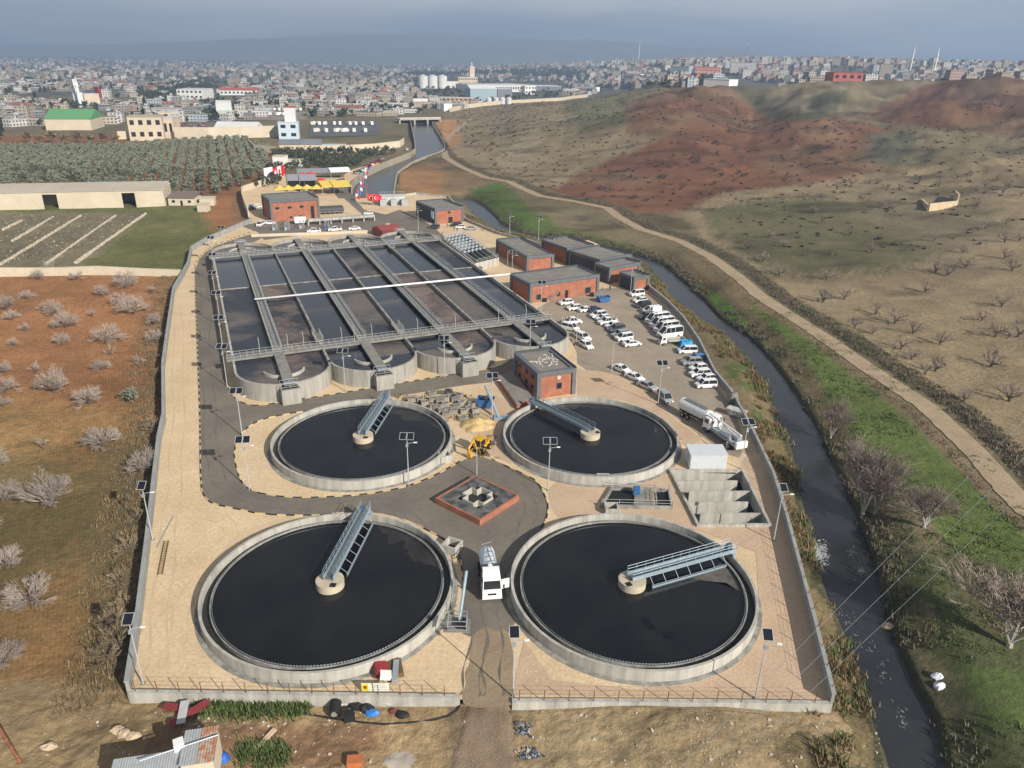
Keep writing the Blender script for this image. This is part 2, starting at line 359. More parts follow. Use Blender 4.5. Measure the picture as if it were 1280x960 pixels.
# ------------------------------------------------------------------ terrain sheet with soil colours
ZONES = [  # polygon (survey picture), colour, furrow, green speckle, stones, ragged edge px
 ([(-600, 60), (1900, 60), (1900, 160), (-600, 185)], (.165, .14, .09), 0, .4, .3, 4),
 ([(-900, 335), (238, 345), (215, 420), (200, 560), (165, 866), (60, 1100), (-900, 1200)], (.36, .18, .085), .35, .14, .1, 3),
 ([(-900, 470), (100, 500), (205, 520), (165, 866), (100, 900), (-900, 960)], (.34, .205, .09), .25, .55, .3, 16),
 ([(-300, 640), (-60, 560), (60, 575), (150, 625), (100, 700), (0, 760), (-300, 800)], (.21, .155, .07), .2, .55, .1, 20),
 ([(120, 560), (200, 545), (165, 870), (100, 850)], (.22, .165, .085), 0, .5, .3, 12),
 ([(-900, 880), (60, 850), (165, 862), (640, 876), (1040, 878), (1105, 930), (1145, 1100), (-900, 1300)], (.38, .275, .155), 0, .12, .9, 8),
 ([(640, 870), (1040, 878), (1105, 930), (1145, 1100), (640, 1100)], (.35, .265, .155), 0, .1, 1, 8),
 ([(180, 905), (470, 905), (480, 925), (420, 960), (300, 960), (170, 940)], (.25, .155, .09), 0, .2, .2, 8),
 ([(560, 868), (648, 868), (640, 930), (660, 1100), (540, 1100), (560, 930)], (.26, .195, .125), .2, .0, .3, 6),
 ([(-900, 262), (190, 262), (110, 335), (-900, 338)], (.225, .19, .125), .5, .6, .6, 2),
 ([(190, 262), (300, 248), (300, 285), (240, 320), (235, 345), (105, 335)], (.15, .15, .06), 0, .9, .1, 4),
 ([(240, 255), (300, 240), (300, 282), (270, 290), (255, 275)], (.30, .14, .065), 0, .2, .7, 5),
 ([(-900, 172), (300, 168), (350, 185), (345, 215), (300, 246), (200, 240), (-900, 258)], (.23, .115, .055), .1, .35, .1, 3),
 ([(0, 252), (262, 248), (262, 266), (0, 266)], (.14, .15, .06), 0, .8, .1, 3),
 # right of the river
 ([(840, 262), (900, 238), (1040, 222), (1280, 195), (2200, 150), (2200, 1000), (1280, 600), (1100, 440), (960, 345), (880, 300)], (.30, .235, .145), .55, .12, .35, 6),
 ([(870, 262), (960, 247), (1060, 250), (1180, 288), (1200, 312), (1120, 338), (1020, 347), (960, 342), (895, 297)], (.135, .125, .07), .2, .75, .15, 10),
 ([(1100, 245), (1190, 235), (1260, 290), (1180, 320), (1080, 270)], (.19, .155, .10), .2, .3, .6, 10),
 ([(560, 128), (760, 100), (800, 112), (785, 165), (830, 188), (700, 236), (607, 220), (556, 195), (552, 150)], (.235, .185, .115), 0, .28, .2, 7),
 ([(700, 120), (800, 108), (790, 150), (720, 165)], (.165, .155, .09), 0, .6, .1, 10),
 ([(620, 200), (660, 160), (680, 165), (660, 205), (640, 222)], (.27, .22, .15), 0, .1, .1, 3),
 ([(940, 100), (1180, 95), (1150, 120), (1000, 140), (960, 120)], (.20, .165, .11), 0, .4, .2, 6),
 ([(680, 240), (740, 208), (800, 182), (850, 160), (960, 142), (1040, 144), (1110, 160), (1120, 205), (1050, 226), (900, 242), (840, 268), (750, 264)], (.165, .080, .048), .1, .1, .05, 5),
 ([(780, 168), (785, 130), (870, 100), (925, 104), (962, 140), (920, 160), (850, 168)], (.155, .080, .048), .1, .15, .05, 4),
 ([(1070, 150), (1180, 95), (1280, 92), (2200, 92), (2200, 185), (1280, 172), (1180, 162)], (.150, .080, .050), .1, .15, .05, 5),
 ([(905, 104), (935, 108), (975, 140), (1020, 142), (1000, 122), (1060, 112), (1060, 122), (1030, 150), (960, 150)], (.085, .082, .055), 0, .4, 0, 4),
 ([(1085, 168), (1140, 165), (1150, 195), (1105, 208), (1080, 200)], (.10, .10, .07), 0, .5, .3, 5),
 ([(544, 150), (572, 150), (576, 176), (557, 192)], (.36, .20, .095), 0, 0, .2, 2),
 ([(500, 212), (540, 203), (566, 217), (548, 247), (500, 244)], (.31, .175, .085), 0, .2, .3, 4),
 ([(556, 195), (606, 222), (596, 240), (548, 247), (566, 217), (545, 205)], (.22, .15, .09), 0, .6, .2, 5),
 ([(588, 237), (632, 225), (652, 255), (700, 285), (760, 300), (800, 312), (812, 325), (720, 300), (640, 288), (612, 262)], (.085, .125, .035), 0, .6, .1, 5),
 ([(812, 318), (880, 322), (985, 400), (1040, 480), (1060, 560), (1010, 520), (950, 440), (880, 372)], (.19, .145, .085), 0, .65, .35, 9),
 ([(862, 352), (905, 372), (950, 420), (988, 488), (975, 494), (940, 447), (885, 392)], (.11, .19, .04), 0, .25, 0, 3),
 ([(928, 372), (990, 410), (1070, 472), (1140, 530), (1200, 590), (1285, 672), (1400, 790), (1280, 812), (1220, 740), (1160, 640), (1080, 562), (1035, 495), (1005, 445)], (.15, .20, .06), 1, .3, .05, 3),
 ([(1080, 690), (1225, 690), (1290, 800), (1500, 960), (1500, 1200), (1210, 1100), (1190, 960), (1195, 850), (1120, 790)], (.10, .11, .05), 0, .6, .1, 14),
 ([(1190, 830), (1290, 840), (1400, 960), (1230, 900)], (.095, .135, .045), .1, .5, 0, 10),
 ([(1180, 690), (1260, 700), (1290, 790), (1230, 800)], (.10, .09, .05), 0, .5, 0, 10),
 ([(1140, 845), (1200, 855), (1225, 960), (1170, 960)], (.085, .085, .05), 0, .6, .1, 8),
 ([(1115, 750), (1168, 755), (1172, 800), (1130, 815)], (.20, .165, .09), 0, .3, .4, 4),
]
def soil(x, y, z):
    px, py = project(x, y, z); rr = np.hypot(x, y)
    n = x.size; c = np.tile(np.array([.15, .135, .085]), (n, 1)); fu = np.zeros(n); gr = np.full(n, .35); st = np.full(n, .25)
    sc = np.clip(rr, 40, 1500)
    acc = 0; facc = 0
    for q_ in range(4):
     c = np.tile(np.array([.175, .145, .088]), (n, 1)); fu = np.zeros(n); gr = np.full(n, .25); st = np.full(n, .25)
     S = (22, 9, 4, 2)[q_]*np.clip(sc/200, 1, 3)
     jx = fbm(x+13*q_, y, S, 4)*937/np.maximum(sc, 260)*12*np.clip(sc/200, 1, 3); jy = fbm(x+40, y+9+7*q_, S, 4)*937/np.maximum(sc, 260)*12*np.clip(sc/200, 1, 3)*np.clip(60/sc*2.2, .12, .7)
     for poly, col, f_, g_, s_, rag in ZONES:
        k = inside(px+jx*rag/7, py+jy*rag/7, poly) & (y > 5)
        c[k] = col; fu[k] = f_; gr[k] = g_; st[k] = s_
     acc = acc+c/4; facc = facc+np.stack([fu, gr, st])/4
    c = acc; fu, gr, st = facc
    tn = ss(-.02, .2, fbm(x+7, y+3, 55, 5))*.3*((x > -60) & (y > 180) & (rr < 1400)); tn = tn*np.clip((c[:, 0]/np.maximum(c[:, 1], .01)-1.2)*2, .15, 1)
    c = c*(1-tn)[:, None]+np.array([.225, .185, .12])*tn[:, None]
    dk = ss(.05, .25, fbm(x*1.0+70, y*2.2, 26, 4))*.42*((x > -60) & (y > 180) & (rr < 1400)); c = c*(1-dk)[:, None]
    gr = gr*np.where((x > -60) & (y > 200) & (rr < 1400), .45, 1)
    # far town land
    k = rr > 1350; c[k] = (.105, .105, .09); fu[k] = 0; gr[k] = .4
    # near river banks
    d, sd, i = segdist(x, y, RC); w = np.interp(i, range(len(RWD)), RWD); e = d-w
    left = (sd < 0)
    nb = fbm(x, y, 7, 4)
    k = left & (e < 8+14*fbm(x, y+60, 6, 4)) & (y < 260) & (y > 40) & ~inside(x, y, PLANT); c[k] = (.20, .155, .085); gr[k] = .5; st[k] = .5; fu[k] = 0
    k2 = k & (nb > .08) & (y > 62); c[k2] = (.10, .125, .045)
    k = (e < 1.0+2.5*(nb+.3)) & (y < 700); c[k] = (.085, .08, .05); gr[k] = .4; fu[k] = 0
    # dark cut bank beyond the track
    dr, sr, ii = segdist(x, y, ROADX); s = dr*sr
    k = (s > 3.6) & (s < 8.5+nb*4) & (y > 20) & (y < 700); c[k] = (.115, .09, .06); fu[k] = 0; gr[k] = .3; st[k] = .6
    k = (s < -2.6) & (s > -4.6+nb*3) & (y > 20) & (y < 500); c[k] = (.20, .155, .10); fu[k] = 0; st[k] = .9; gr[k] = .3
    # broad tone changes
    v = 1+.45*fbm(x, y, 28, 5)+.4*fbm(x, y, 4.2, 4)
    c = c*v[:, None]
    wet = fbm(x+300, y, 60, 4); c *= (1-.25*ss(.05, .3, wet))[:, None]
    return c, fu, gr, st
us = np.concatenate([np.linspace(-3.2, -.85, 60)[:-1], np.linspace(-.85, .85, 760), np.linspace(.85, 3.2, 60)[1:]])
pys = np.arange(1010, 96, -1.45)
ys = [float(G(640, p)[1]) for p in pys]
ys = [-160, -100, -50, -10, 10, 22, 31]+[v for v in ys if v > 36]
while ys[-1] < 11500: ys.append(ys[-1]*1.03)
ys = np.array(ys)
UU, YY = np.meshgrid(us, ys); XX = UU*(np.maximum(YY, 30)+58)
x, y = XX.ravel(), YY.ravel(); z = np.concatenate([terrain(x[i:i+60000], y[i:i+60000]) for i in range(0, x.size, 60000)])
cc, fu, gr, st = soil(x, y, z)
me = bpy.data.meshes.new('ground'); nr, nc = XX.shape
idx = np.arange(nr*nc).reshape(nr, nc)
fa = np.stack([idx[:-1, :-1], idx[:-1, 1:], idx[1:, 1:], idx[1:, :-1]], -1).reshape(-1, 4)
me.vertices.add(x.size); me.vertices.foreach_set('co', np.stack([x, y, z], 1).astype(np.float32).ravel())
me.loops.add(fa.size); me.loops.foreach_set('vertex_index', fa.ravel().astype(np.int32))
me.polygons.add(len(fa)); me.polygons.foreach_set('loop_start', np.arange(0, fa.size, 4, dtype=np.int32)); me.polygons.foreach_set('loop_total', np.full(len(fa), 4, np.int32))
me.polygons.foreach_set('use_smooth', np.ones(len(fa), bool)); me.update(calc_edges=True)
a = me.color_attributes.new('soil', 'FLOAT_COLOR', 'POINT'); a.data.foreach_set('color', np.concatenate([cc, np.ones((x.size, 1))], 1).astype(np.float32).ravel())
a = me.color_attributes.new('cover', 'FLOAT_COLOR', 'POINT'); a.data.foreach_set('color', np.stack([fu, gr, st, np.ones(x.size)], 1).astype(np.float32).ravel())
gm = bpy.data.materials.new('soil_and_grass'); gm.use_nodes = True; t = gm.node_tree; b = t.nodes['Principled BSDF']; b.inputs['Roughness'].default_value = .95; b.inputs['Specular IOR Level'].default_value = .1
L = t.links.new
a1 = N(t, 'ShaderNodeAttribute', attribute_name='soil'); a2 = N(t, 'ShaderNodeAttribute', attribute_name='cover'); se = N(t, 'ShaderNodeSeparateColor'); L(a2.outputs['Color'], se.inputs[0])
tc = N(t, 'ShaderNodeTexCoord')
def noise(sc, det=5., ro=.6): n = N(t, 'ShaderNodeTexNoise', i_Scale=sc, i_Detail=det, i_Roughness=ro); L(tc.outputs['Object'], n.inputs['Vector']); return n.outputs['Fac']
def mr(v, a, b_, c, d):
    n = N(t, 'ShaderNodeMapRange'); L(v, n.inputs['Value'])
    for k, q in zip(('From Min', 'From Max', 'To Min', 'To Max'), (a, b_, c, d)): n.inputs[k].default_value = q
    return n.outputs[0]
def mth(op, a, b_):
    n = N(t, 'ShaderNodeMath', operation=op)
    for i, q in enumerate((a, b_)):
        if isinstance(q, (int, float)): n.inputs[i].default_value = q
        else: L(q, n.inputs[i])
    return n.outputs[0]
def mixc(f, a, b_):
    n = N(t, 'ShaderNodeMix', data_type='RGBA')
    if isinstance(f, (int, float)): n.inputs[0].default_value = f
    else: L(f, n.inputs[0])
    for i, q in ((6, a), (7, b_)):
        if isinstance(q, tuple): n.inputs[i].default_value = (*q, 1)
        else: L(q, n.inputs[i])
    return n.outputs[2]
def scl(c, f): n = N(t, 'ShaderNodeVectorMath', operation='SCALE'); L(c, n.inputs[0]); L(f, n.inputs['Scale']); return n.outputs[0]
base = scl(a1.outputs['Color'], mr(noise(.9, 8., .7), .3, .7, .72, 1.28))
base = scl(base, mr(noise(.05, 6.), .3, .7, .82, 1.16))
g = mth('MULTIPLY', mr(noise(.35, 7., .65), .50, .62, 0, 1), se.outputs[1])
base = mixc(mth('MULTIPLY', g, .7), base, (.095, .105, .045))
g2 = mth('MULTIPLY', mr(noise(1.6, 4.), .56, .64, 0, 1), se.outputs[1])
base = mixc(mth('MULTIPLY', g2, .45), base, (.05, .055, .025))
s_ = mth('MULTIPLY', mr(noise(2.6, 2., .5), .665, .70, 0, 1), se.outputs[2])
base = mixc(mth('MULTIPLY', s_, .75), base, (.50, .46, .38))
mp = N(t, 'ShaderNodeMapping'); mp.inputs['Rotation'].default_value = (0, 0, R(-27)); L(tc.outputs['Object'], mp.inputs[0])
wv = N(t, 'ShaderNodeTexWave', i_Scale=.62, i_Distortion=3.0, i_Detail=3.); wv.inputs['Detail Scale'].default_value = .35; L(mp.outputs[0], wv.inputs['Vector'])
fw_ = mth('MULTIPLY', wv.outputs['Fac'], se.outputs[0])
base = scl(base, mr(fw_, 0, 1, 1.08, .66))
L(base, b.inputs['Base Color'])
hgt = mth('ADD', mth('MULTIPLY', noise(1.2, 8., .7), .9), mth('MULTIPLY', fw_, .25)); hgt = mth('ADD', hgt, mth('MULTIPLY', s_, .3))
bp = N(t, 'ShaderNodeBump', i_Strength=.8, i_Distance=.6); L(hgt, bp.inputs['Height']); L(bp.outputs[0], b.inputs['Normal'])
me.materials.append(gm); go = bpy.data.objects.new('ground', me); COL.objects.link(go); go['kind'] = 'structure'

# ------------------------------------------------------------------ water
def water(name, c, rough=.12, bump=.25, bscale=1.2, c2=None, scale=.1, spec=.5):
    m = mat(name, c, rough, c2=c2 or tuple(q*.8 for q in c), scale=scale, bump=bump, bscale=bscale, spec=spec); return m
RIVW = water('river_water_surface', (.030, .032, .036), .22, .5, .9, c2=(.020, .022, .026))
mb = MB(); mb.grid([[a+(a-b)*.35, b+(b-a)*.35] for a, b in zip(RL, RR)])
for i, v in enumerate(mb.v): mb.v[i] = (v[0], v[1], WZ)
struct(mb, 'river', RIVW)
mb = MB(); mb.grid([[(a.x, a.y, -2.2), (b.x, b.y, -2.2)] for a, b in zip(CL, CR)]); struct(mb, 'canal_water', RIVW)
mb = MB()
nr_ = len(ROAD)
rows = []
for i in range(nr_):
    d = (ROAD[min(i+1, nr_-1)]-ROAD[max(i-1, 0)]).normalized(); n_ = Vector((-d.y, d.x, 0)); w = 2.3
    rows.append((ROAD[i]+n_*w, ROAD[i]-n_*w))
rr2 = []
for (a, b), (c, d) in zip(rows[:-1], rows[1:]):
    for k in range(12):
        f = k/12; l = a.lerp(c, f); r_ = b.lerp(d, f); jl = random.uniform(-.25, .25); l = l+(l-r_).normalized()*jl
        rr2.append([(q.x, q.y, tz(q.x, q.y)+.12) for q in (l, l.lerp(r_, .33), l.lerp(r_, .66), r_)])
mb.grid(rr2); TRACK = mat('track_dust', (.40, .31, .21), .95, c2=(.30, .23, .15), scale=.25, fine=.18, bump=.3, bscale=2, patch=1)
struct(mb, 'dirt_track', TRACK, True)
# ------------------------------------------------------------------ the paved site
PITX = None
def sheet(mb, poly, z, holes=(), m=0):
    loops = [[Vector((p[0], p[1], 0)) for p in poly]]+[[Vector((p[0], p[1], 0)) for p in h] for h in holes]
    flat = [p for l in loops for p in l]; n = len(mb.v); mb.v += [(p.x, p.y, z) for p in flat]
    for tri in tessellate_polygon(loops):
        a, b, c = (flat[i] for i in tri)
        if (b-a).cross(c-a).z < 0: tri = (tri[0], tri[2], tri[1])
        mb.f.append(tuple(n+i for i in tri)); mb.m.append(m)
def smooth_line(pts, k=2, close=False):
    for _ in range(k):
        q = [] if close else [pts[0]]
        for a, b in zip(pts, pts[1:]+([pts[0]] if close else [])): q += [a.lerp(b, .25), a.lerp(b, .75)]
        pts = q if close else q+[pts[-1]]
    return pts
SAND = mat('sand_gravel', (.68, .535, .355), .95, c2=(.54, .405, .25), scale=.14, fine=.12, bump=.35, bscale=3, patch=1.1)
SANDP = mat('pinkish_gravel', (.56, .42, .295), .95, c2=(.46, .33, .225), scale=.2, fine=.12, bump=.35, bscale=3, patch=1.1)
ASPH = mat('old_asphalt', (.215, .185, .15), .9, c2=(.135, .12, .105), scale=.11, fine=.10, patch=1.1)
LOTM = mat('dusty_concrete_paving', (.37, .305, .23), .9, c2=(.26, .22, .175), scale=.10, fine=.08, patch=1)
DIRTR = mat('compacted_dirt', (.32, .245, .165), .95, c2=(.25, .19, .13), scale=.25, fine=.14, bump=.3, bscale=2, patch=1)
mb = MB(); sheet(mb, PLANT, -.02, [PIT]); struct(mb, 'yard_gravel', SAND)
ROADW = GL([(244, 330), (244, 360), (250, 522), (250, 540), (251, 610), (256, 622), (265, 630), (300, 637), (325, 643), (390, 645), (430, 641), (470, 640), (505, 648), (532, 660), (555, 672), (575, 686),
            (580, 740), (572, 790), (600, 800), (640, 800), (655, 720), (668, 680), (677, 662), (683, 650), (686, 633), (681, 619), (671, 601), (653, 592), (622, 578), (596, 568), (575, 577), (551, 591), (529, 601), (500, 611), (452, 619), (400, 622), (355, 622), (315, 615),
            (300, 602), (292, 570), (295, 555), (305, 537), (327, 524), (362, 517), (395, 512), (440, 503), (480, 497), (531, 490), (575, 482), (612, 478), (642, 474), (668, 466), (690, 440), (642, 447), (620, 460), (573, 467), (480, 482), (423, 492), (362, 501), (321, 508), (303, 504), (293, 498), (284, 482), (278, 440), (268, 366), (262, 330), (275, 312), (330, 300), (322, 290), (290, 300), (262, 310)])
RW = smooth_line(ROADW, 1, True)
mb = MB(); sheet(mb, RW, .012); struct(mb, 'asphalt_road', ASPH)
LOT = GL([(667, 381), (687, 400), (705, 412), (721, 436), (722, 461), (765, 466), (797, 482), (826, 506), (846, 523), (877, 545), (905, 566), (922, 572), (926, 572), (930, 540), (907, 496), (886, 472), (866, 431), (848, 403), (826, 380), (808, 365), (792, 360), (750, 360)])
mb = MB(); sheet(mb, smooth_line(LOT, 1, True), .008); struct(mb, 'parking_lot', LOTM)
mb = MB(); sheet(mb, GL([(300, 282), (330, 277), (470, 272), (500, 262), (540, 282), (560, 300), (548, 303), (520, 292), (440, 286), (330, 300), (322, 290)]), .004); struct(mb, 'service_yard', ASPH)
mb = MB(); sheet(mb, GL([(444, 249), (455, 262), (500, 272), (540, 300), (500, 292), (455, 280), (425, 250), (405, 228), (430, 222)]), .008); struct(mb, 'entrance_road', ASPH)
q = [(x+random.uniform(-2.5, 2.5), y+random.uniform(-2, 2)) for x, y in [(592, 790), (606, 783), (620, 790), (634, 786), (641, 800), (640, 815), (643, 830), (639, 845), (641, 860), (640, 875), (640, 884), (578, 884), (579, 870), (584, 855), (582, 842), (588, 830), (585, 818), (590, 805)]]
mb = MB(); sheet(mb, smooth_line(GL(q), 2, True), .018)
struct(mb, 'dirt_road', DIRTR)
rows = []
for j in range(46):       # its unpaved continuation over the slope, edges sinking into the soil
    py = 884+j*4.2; xl = 578-(py-884)*.30+random.uniform(-3, 3); xr = 642+(py-884)*.14+random.uniform(-3, 3); row = []
    for i in range(17):
        f = i/16; p = G(xl+(xr-xl)*f, py, -.9); rut = -.07*math.exp(-((f-.3)/.05)**2)-.07*math.exp(-((f-.62)/.05)**2); edge = -.35*(1-min(1, min(f, 1-f)/.12))
        row.append((p.x, p.y, max(tz(p.x, p.y), -2)*1.0+.13+rut+edge+random.uniform(-.015, .015)))
    rows.append(row)
mb = MB().grid(rows); struct(mb, 'dirt_road', mat('rutted_mud', (.27, .20, .14), .95, c2=(.20, .15, .105), scale=.8, fine=.2, bump=.6, bscale=4, patch=1), True)
mb = MB(); sheet(mb, GL([(640, 868), (655, 800), (690, 850), (800, 862), (900, 835), (950, 770), (945, 690), (850, 655), (760, 640), (700, 650), (690, 636), (684, 612), (700, 600), (760, 607), (840, 590), (880, 580), (922, 592), (937, 560), (965, 600), (981, 652), (1015, 782), (1036, 876)]), .006, [PIT])
struct(mb, 'pink_gravel_yard', SANDP)
mb = MB(); sheet(mb, GL([(722, 461), (765, 467), (797, 484), (826, 508), (846, 526), (877, 548), (860, 560), (848, 545), (820, 516), (780, 500), (722, 494)]), .006); sheet(mb, GL([(610, 492), (650, 505), (665, 512), (640, 530), (628, 548), (640, 580), (620, 572), (600, 562), (590, 540), (600, 510)]), .006)
struct(mb, 'pink_gravel_island', SANDP)
TYRE = mat('tyre_marks', (.125, .108, .09), .9, c2=(.17, .148, .122), scale=.5, patch=1); TYS = mat('gravel_ruts', (.50, .38, .25), .95, c2=(.60, .465, .31), scale=.4, patch=1)
def marks(px, offs, w, z, m, name):
    P = smooth_line([G(*p) for p in px], 3); mb = MB()
    for o_ in offs:
        rows = []
        for i, p in enumerate(P):
            d = (P[min(i+1, len(P)-1)]-P[max(i-1, 0)]).normalized(); n_ = Vector((-d.y, d.x, 0)); wob = .25*math.sin(i*.7+o_*3); ww = w*(.55+.45*math.sin(i*1.3+o_)); rows.append([tuple(p+n_*(o_+wob-ww/2)+Vector((0, 0, z))), tuple(p+n_*(o_+wob+ww/2)+Vector((0, 0, z)))])
        mb.grid(rows)
    struct(mb, name, m)
marks([(256, 340), (258, 440), (266, 540), (268, 590), (300, 620), (360, 633), (450, 630), (520, 622), (575, 598)], (-1.3, .7), .3, .019, TYRE, 'tyre_marks')
marks([(300, 512), (340, 512), (420, 499), (500, 489), (580, 476), (640, 462)], (-1.0, .8), .3, .019, TYRE, 'tyre_marks')
marks([(615, 870), (616, 800), (612, 740), (640, 690), (664, 650), (660, 615), (620, 592)], (-1.0, .9), .35, .021, TYRE, 'tyre_marks')
marks([(585, 870), (600, 800), (590, 740), (560, 690), (520, 650), (470, 632)], (-1.0, .9), .3, .0215, TYRE, 'tyre_marks')
marks([(222, 380), (224, 480), (222, 560), (215, 640), (205, 720), (195, 840)], (-1.0, .9), .35, -.008, TYS, 'gravel_ruts')
marks([(240, 640), (300, 655), (270, 690), (235, 740), (215, 820)], (-1.0, .9), .3, -.009, TYS, 'gravel_ruts')
marks([(735, 380), (770, 410), (800, 450), (840, 500), (880, 540), (900, 560)], (-1.4, .5), .35, .012, mat('lot_tyre_marks', (.27, .225, .175), .9, c2=(.34, .285, .22), scale=.4), 'tyre_marks')
# kerbs: yellow stones with every other one painted black
KY = mat('kerb_yellow', (.56, .44, .25), .8, var=.2, scale=2); KB = mat('kerb_black', (.03, .03, .03), .7, var=.2)
def kerb(pts, step=1.15):
    mb = MB(); pts = [G(*p) for p in pts]; pts = smooth_line(pts, 1); k = 0; rem = 0
    dens = []
    for a, b in zip(pts[:-1], pts[1:]):
        n = max(1, int((b-a).length/.55)); dens += [a.lerp(b, i/n) for i in range(n)]
    dens.append(pts[-1]); cur = [dens[0]]; acc = 0
    for p in dens[1:]:
        acc += (p-cur[-1]).length; cur.append(p)
        if acc >= step: mb.path(cur, .17, -.02, .13, k % 2); cur = [p]; acc = 0; k += 1
    if len(cur) > 1: mb.path(cur, .22, -.02, .13, k % 2)
    struct(mb, 'kerb', [KY, KB])
kerb([(244, 330), (244, 360), (250, 522), (250, 540), (251, 610), (256, 622), (265, 630), (300, 637), (325, 643), (390, 645), (430, 641)])
kerb([(278, 440), (284, 482), (293, 498), (303, 504), (321, 508), (362, 501), (423, 492), (480, 482), (573, 467), (618, 460)])
kerb([(395, 512), (362, 517), (327, 524), (305, 537), (295, 555), (292, 570), (300, 602), (315, 615), (355, 622), (400, 622), (452, 619), (500, 611), (529, 601), (551, 591), (575, 577)])
kerb([(622, 578), (653, 592), (671, 601), (681, 619), (686, 633), (683, 650), (677, 660)])
kerb([(521, 656), (555, 674), (575, 688), (580, 740)])
kerb([(244, 329), (262, 308), (290, 299), (318, 288)])
kerb([(688, 401), (706, 413), (720, 435)])

# ------------------------------------------------------------------ round settling tanks
BLKW = water('dark_tank_water', (.013, .0135, .015), .10, .10, .35, c2=(.007, .0075, .009), spec=.3)
SCUM = mat('floating_scum', (.16, .15, .14), .8, c2=(.07, .065, .06), scale=.6, fine=.2, patch=.8)
CHANW = mat('outlet_channel_water', (.035, .032, .026), .25, var=.2)
PAVC = mat('pier_top_concrete', (.50, .44, .34), .9, var=.1, scale=.8, fine=.1)
TANKS = [((-25.66, 115.62), 'round settling tank of black water behind the yellow digger at left, nearest the basins', math.atan2(13, 3), 110),
         ((14.05, 118.54), 'round settling tank of black water beside the small brick building with rubbish on its roof', 0, 150),
         ((-22.32, 76.25), 'large round settling tank of black water in the near left corner of the yard', 0, 60),
         ((15.77, 77.59), 'large round settling tank in the near right corner, grey scum by its bridge', 0, 10)]
BR_PX = [((455, 548), (483, 497)), ((737, 540), (668, 503)), ((414, 722), (458, 636)), ((789, 722), (918, 686))]
RT_O, TOPZ, WATZ = 15.44, 1.5, .75
for k, ((cx, cy), lab, _, _) in enumerate(TANKS):
    t_ = thing('settling_tank', lab, 'settling tank', (cx, cy, 0), 0, 'round settling tanks', world=True); c = (cx, cy)
    part(MB().ring(c, RT_O-.34, RT_O, -.3, TOPZ, 144, 0, 0), 'outer_wall', CONC, t_)
    part(MB().ring(c, RT_O-1.38, RT_O-1.22, 0, TOPZ-.45, 144), 'weir_wall', CONCD, t_)
    mb = MB()
    for i in range(240):      # toothed weir plate
        a = 2*math.pi*i/240; mb.box((cx+(RT_O-1.52)*math.cos(a), cy+(RT_O-1.52)*math.sin(a), TOPZ-.42), (.03, .26, .16), a)
    part(mb, 'weir_plate', GALV, t_)
    part(MB().ring(c, RT_O-1.22, RT_O-.34, .2, .5, 96), 'outlet_channel', CHANW, t_)
    part(MB().disc(c, RT_O-1.38, WATZ, 96), 'water_surface', BLKW, t_)
    pier = MB().ring(c, .02, 1.75, 0, TOPZ+.25, 48); part(pier, 'centre_pier', PAVC, t_)
    mb = MB().ring(c, RT_O, RT_O+.6, -.3, .05, 96); part(mb, 'shade_apron', CONCD, t_)  # dark concrete ring doubles as the faint shade at the tank foot
    if k < 3:     # thin brownish film pushed against the weir
        a0_, a1_ = ((20, 100), (60, 130), (15, 75))[k]; r1_ = [(cx+13.9*math.cos(R(a0_+(a1_-a0_)*i/40)), cy+13.9*math.sin(R(a0_+(a1_-a0_)*i/40)), WATZ+.006) for i in range(41)]
        r0_ = [(cx+(13.7-5*math.sin(math.pi*i/40)*(.5+float(fbm(np.array([i*.9+k*31]), np.array([3.]), 4, 4)[0])))*math.cos(R(a0_+(a1_-a0_)*i/40)), cy+(13.7-5*math.sin(math.pi*i/40)*(.5+float(fbm(np.array([i*.9+k*31]), np.array([3.]), 4, 4)[0])))*math.sin(R(a0_+(a1_-a0_)*i/40)), WATZ+.006) for i in range(41)]
        mb = MB().grid([r0_, r1_]); part(mb, 'surface_film', mat('surface_film', (.045, .04, .036), .35, c2=(.018, .018, .019), scale=.5, patch=.8, fine=.2), t_)
    if k == 3:
        mb = MB(); pr = []
        for i in range(28):
            f = i/27; a = R(-4+26*f); rr_ = 7.5+6*abs(math.sin(f*3.14))*random.uniform(.8, 1)
            pr.append((cx+13.6*math.cos(a), cy+13.6*math.sin(a), WATZ+.006))
        pr2 = [(cx+(8.3+3.2*((i/27-.55)**2)*4+random.uniform(-.15, .15))*math.cos(R(4+14*i/27)), cy+(8.3+3.2*((i/27-.55)**2)*4)*math.sin(R(4+14*i/27)), WATZ+.006) for i in range(28)]
        mb.grid([pr2, pr]); part(mb, 'scum_patch', SCUM, t_)
    # scraper bridge
    (ax, ay), (bx, by) = BR_PX[k]
    p = Vector((cx, cy, 0)); q = G(bx, by, 2.0); q.z = 0; d = (q-p).normalized(); ang = math.atan2(d.y, d.x)
    br = thing('scraper_bridge', ['steel scraper bridge reaching over the far left tank towards the asphalt road', 'steel scraper bridge between the small brick building and the pier of its tank', 'long steel scraper bridge over the near left tank, its outer end by the road', 'long steel scraper bridge over the near right tank, pointing at the river side'][k],
               'scraper bridge', (cx, cy, TOPZ), ang, 'scraper bridges of the round tanks')
    Lb = RT_O+.35; x0 = -.4
    mb = MB()
    for s in (-.62, .62): mb.box(((x0+Lb)/2, s, .72), (Lb-x0, .12, .55))
    part(mb, 'girder', BSTEEL, br)
    mb = MB(); mb.box(((x0+Lb)/2, 0, .55), (Lb-x0-.1, 1.1, .05))
    for i in range(16): mb.box((x0+.6+i, 0, .50), (.06, 1.1, .08))
    part(mb, 'deck', CONCD if k > 3 else mat('grating', (.16, .19, .21), .6, .4, var=.2), br)
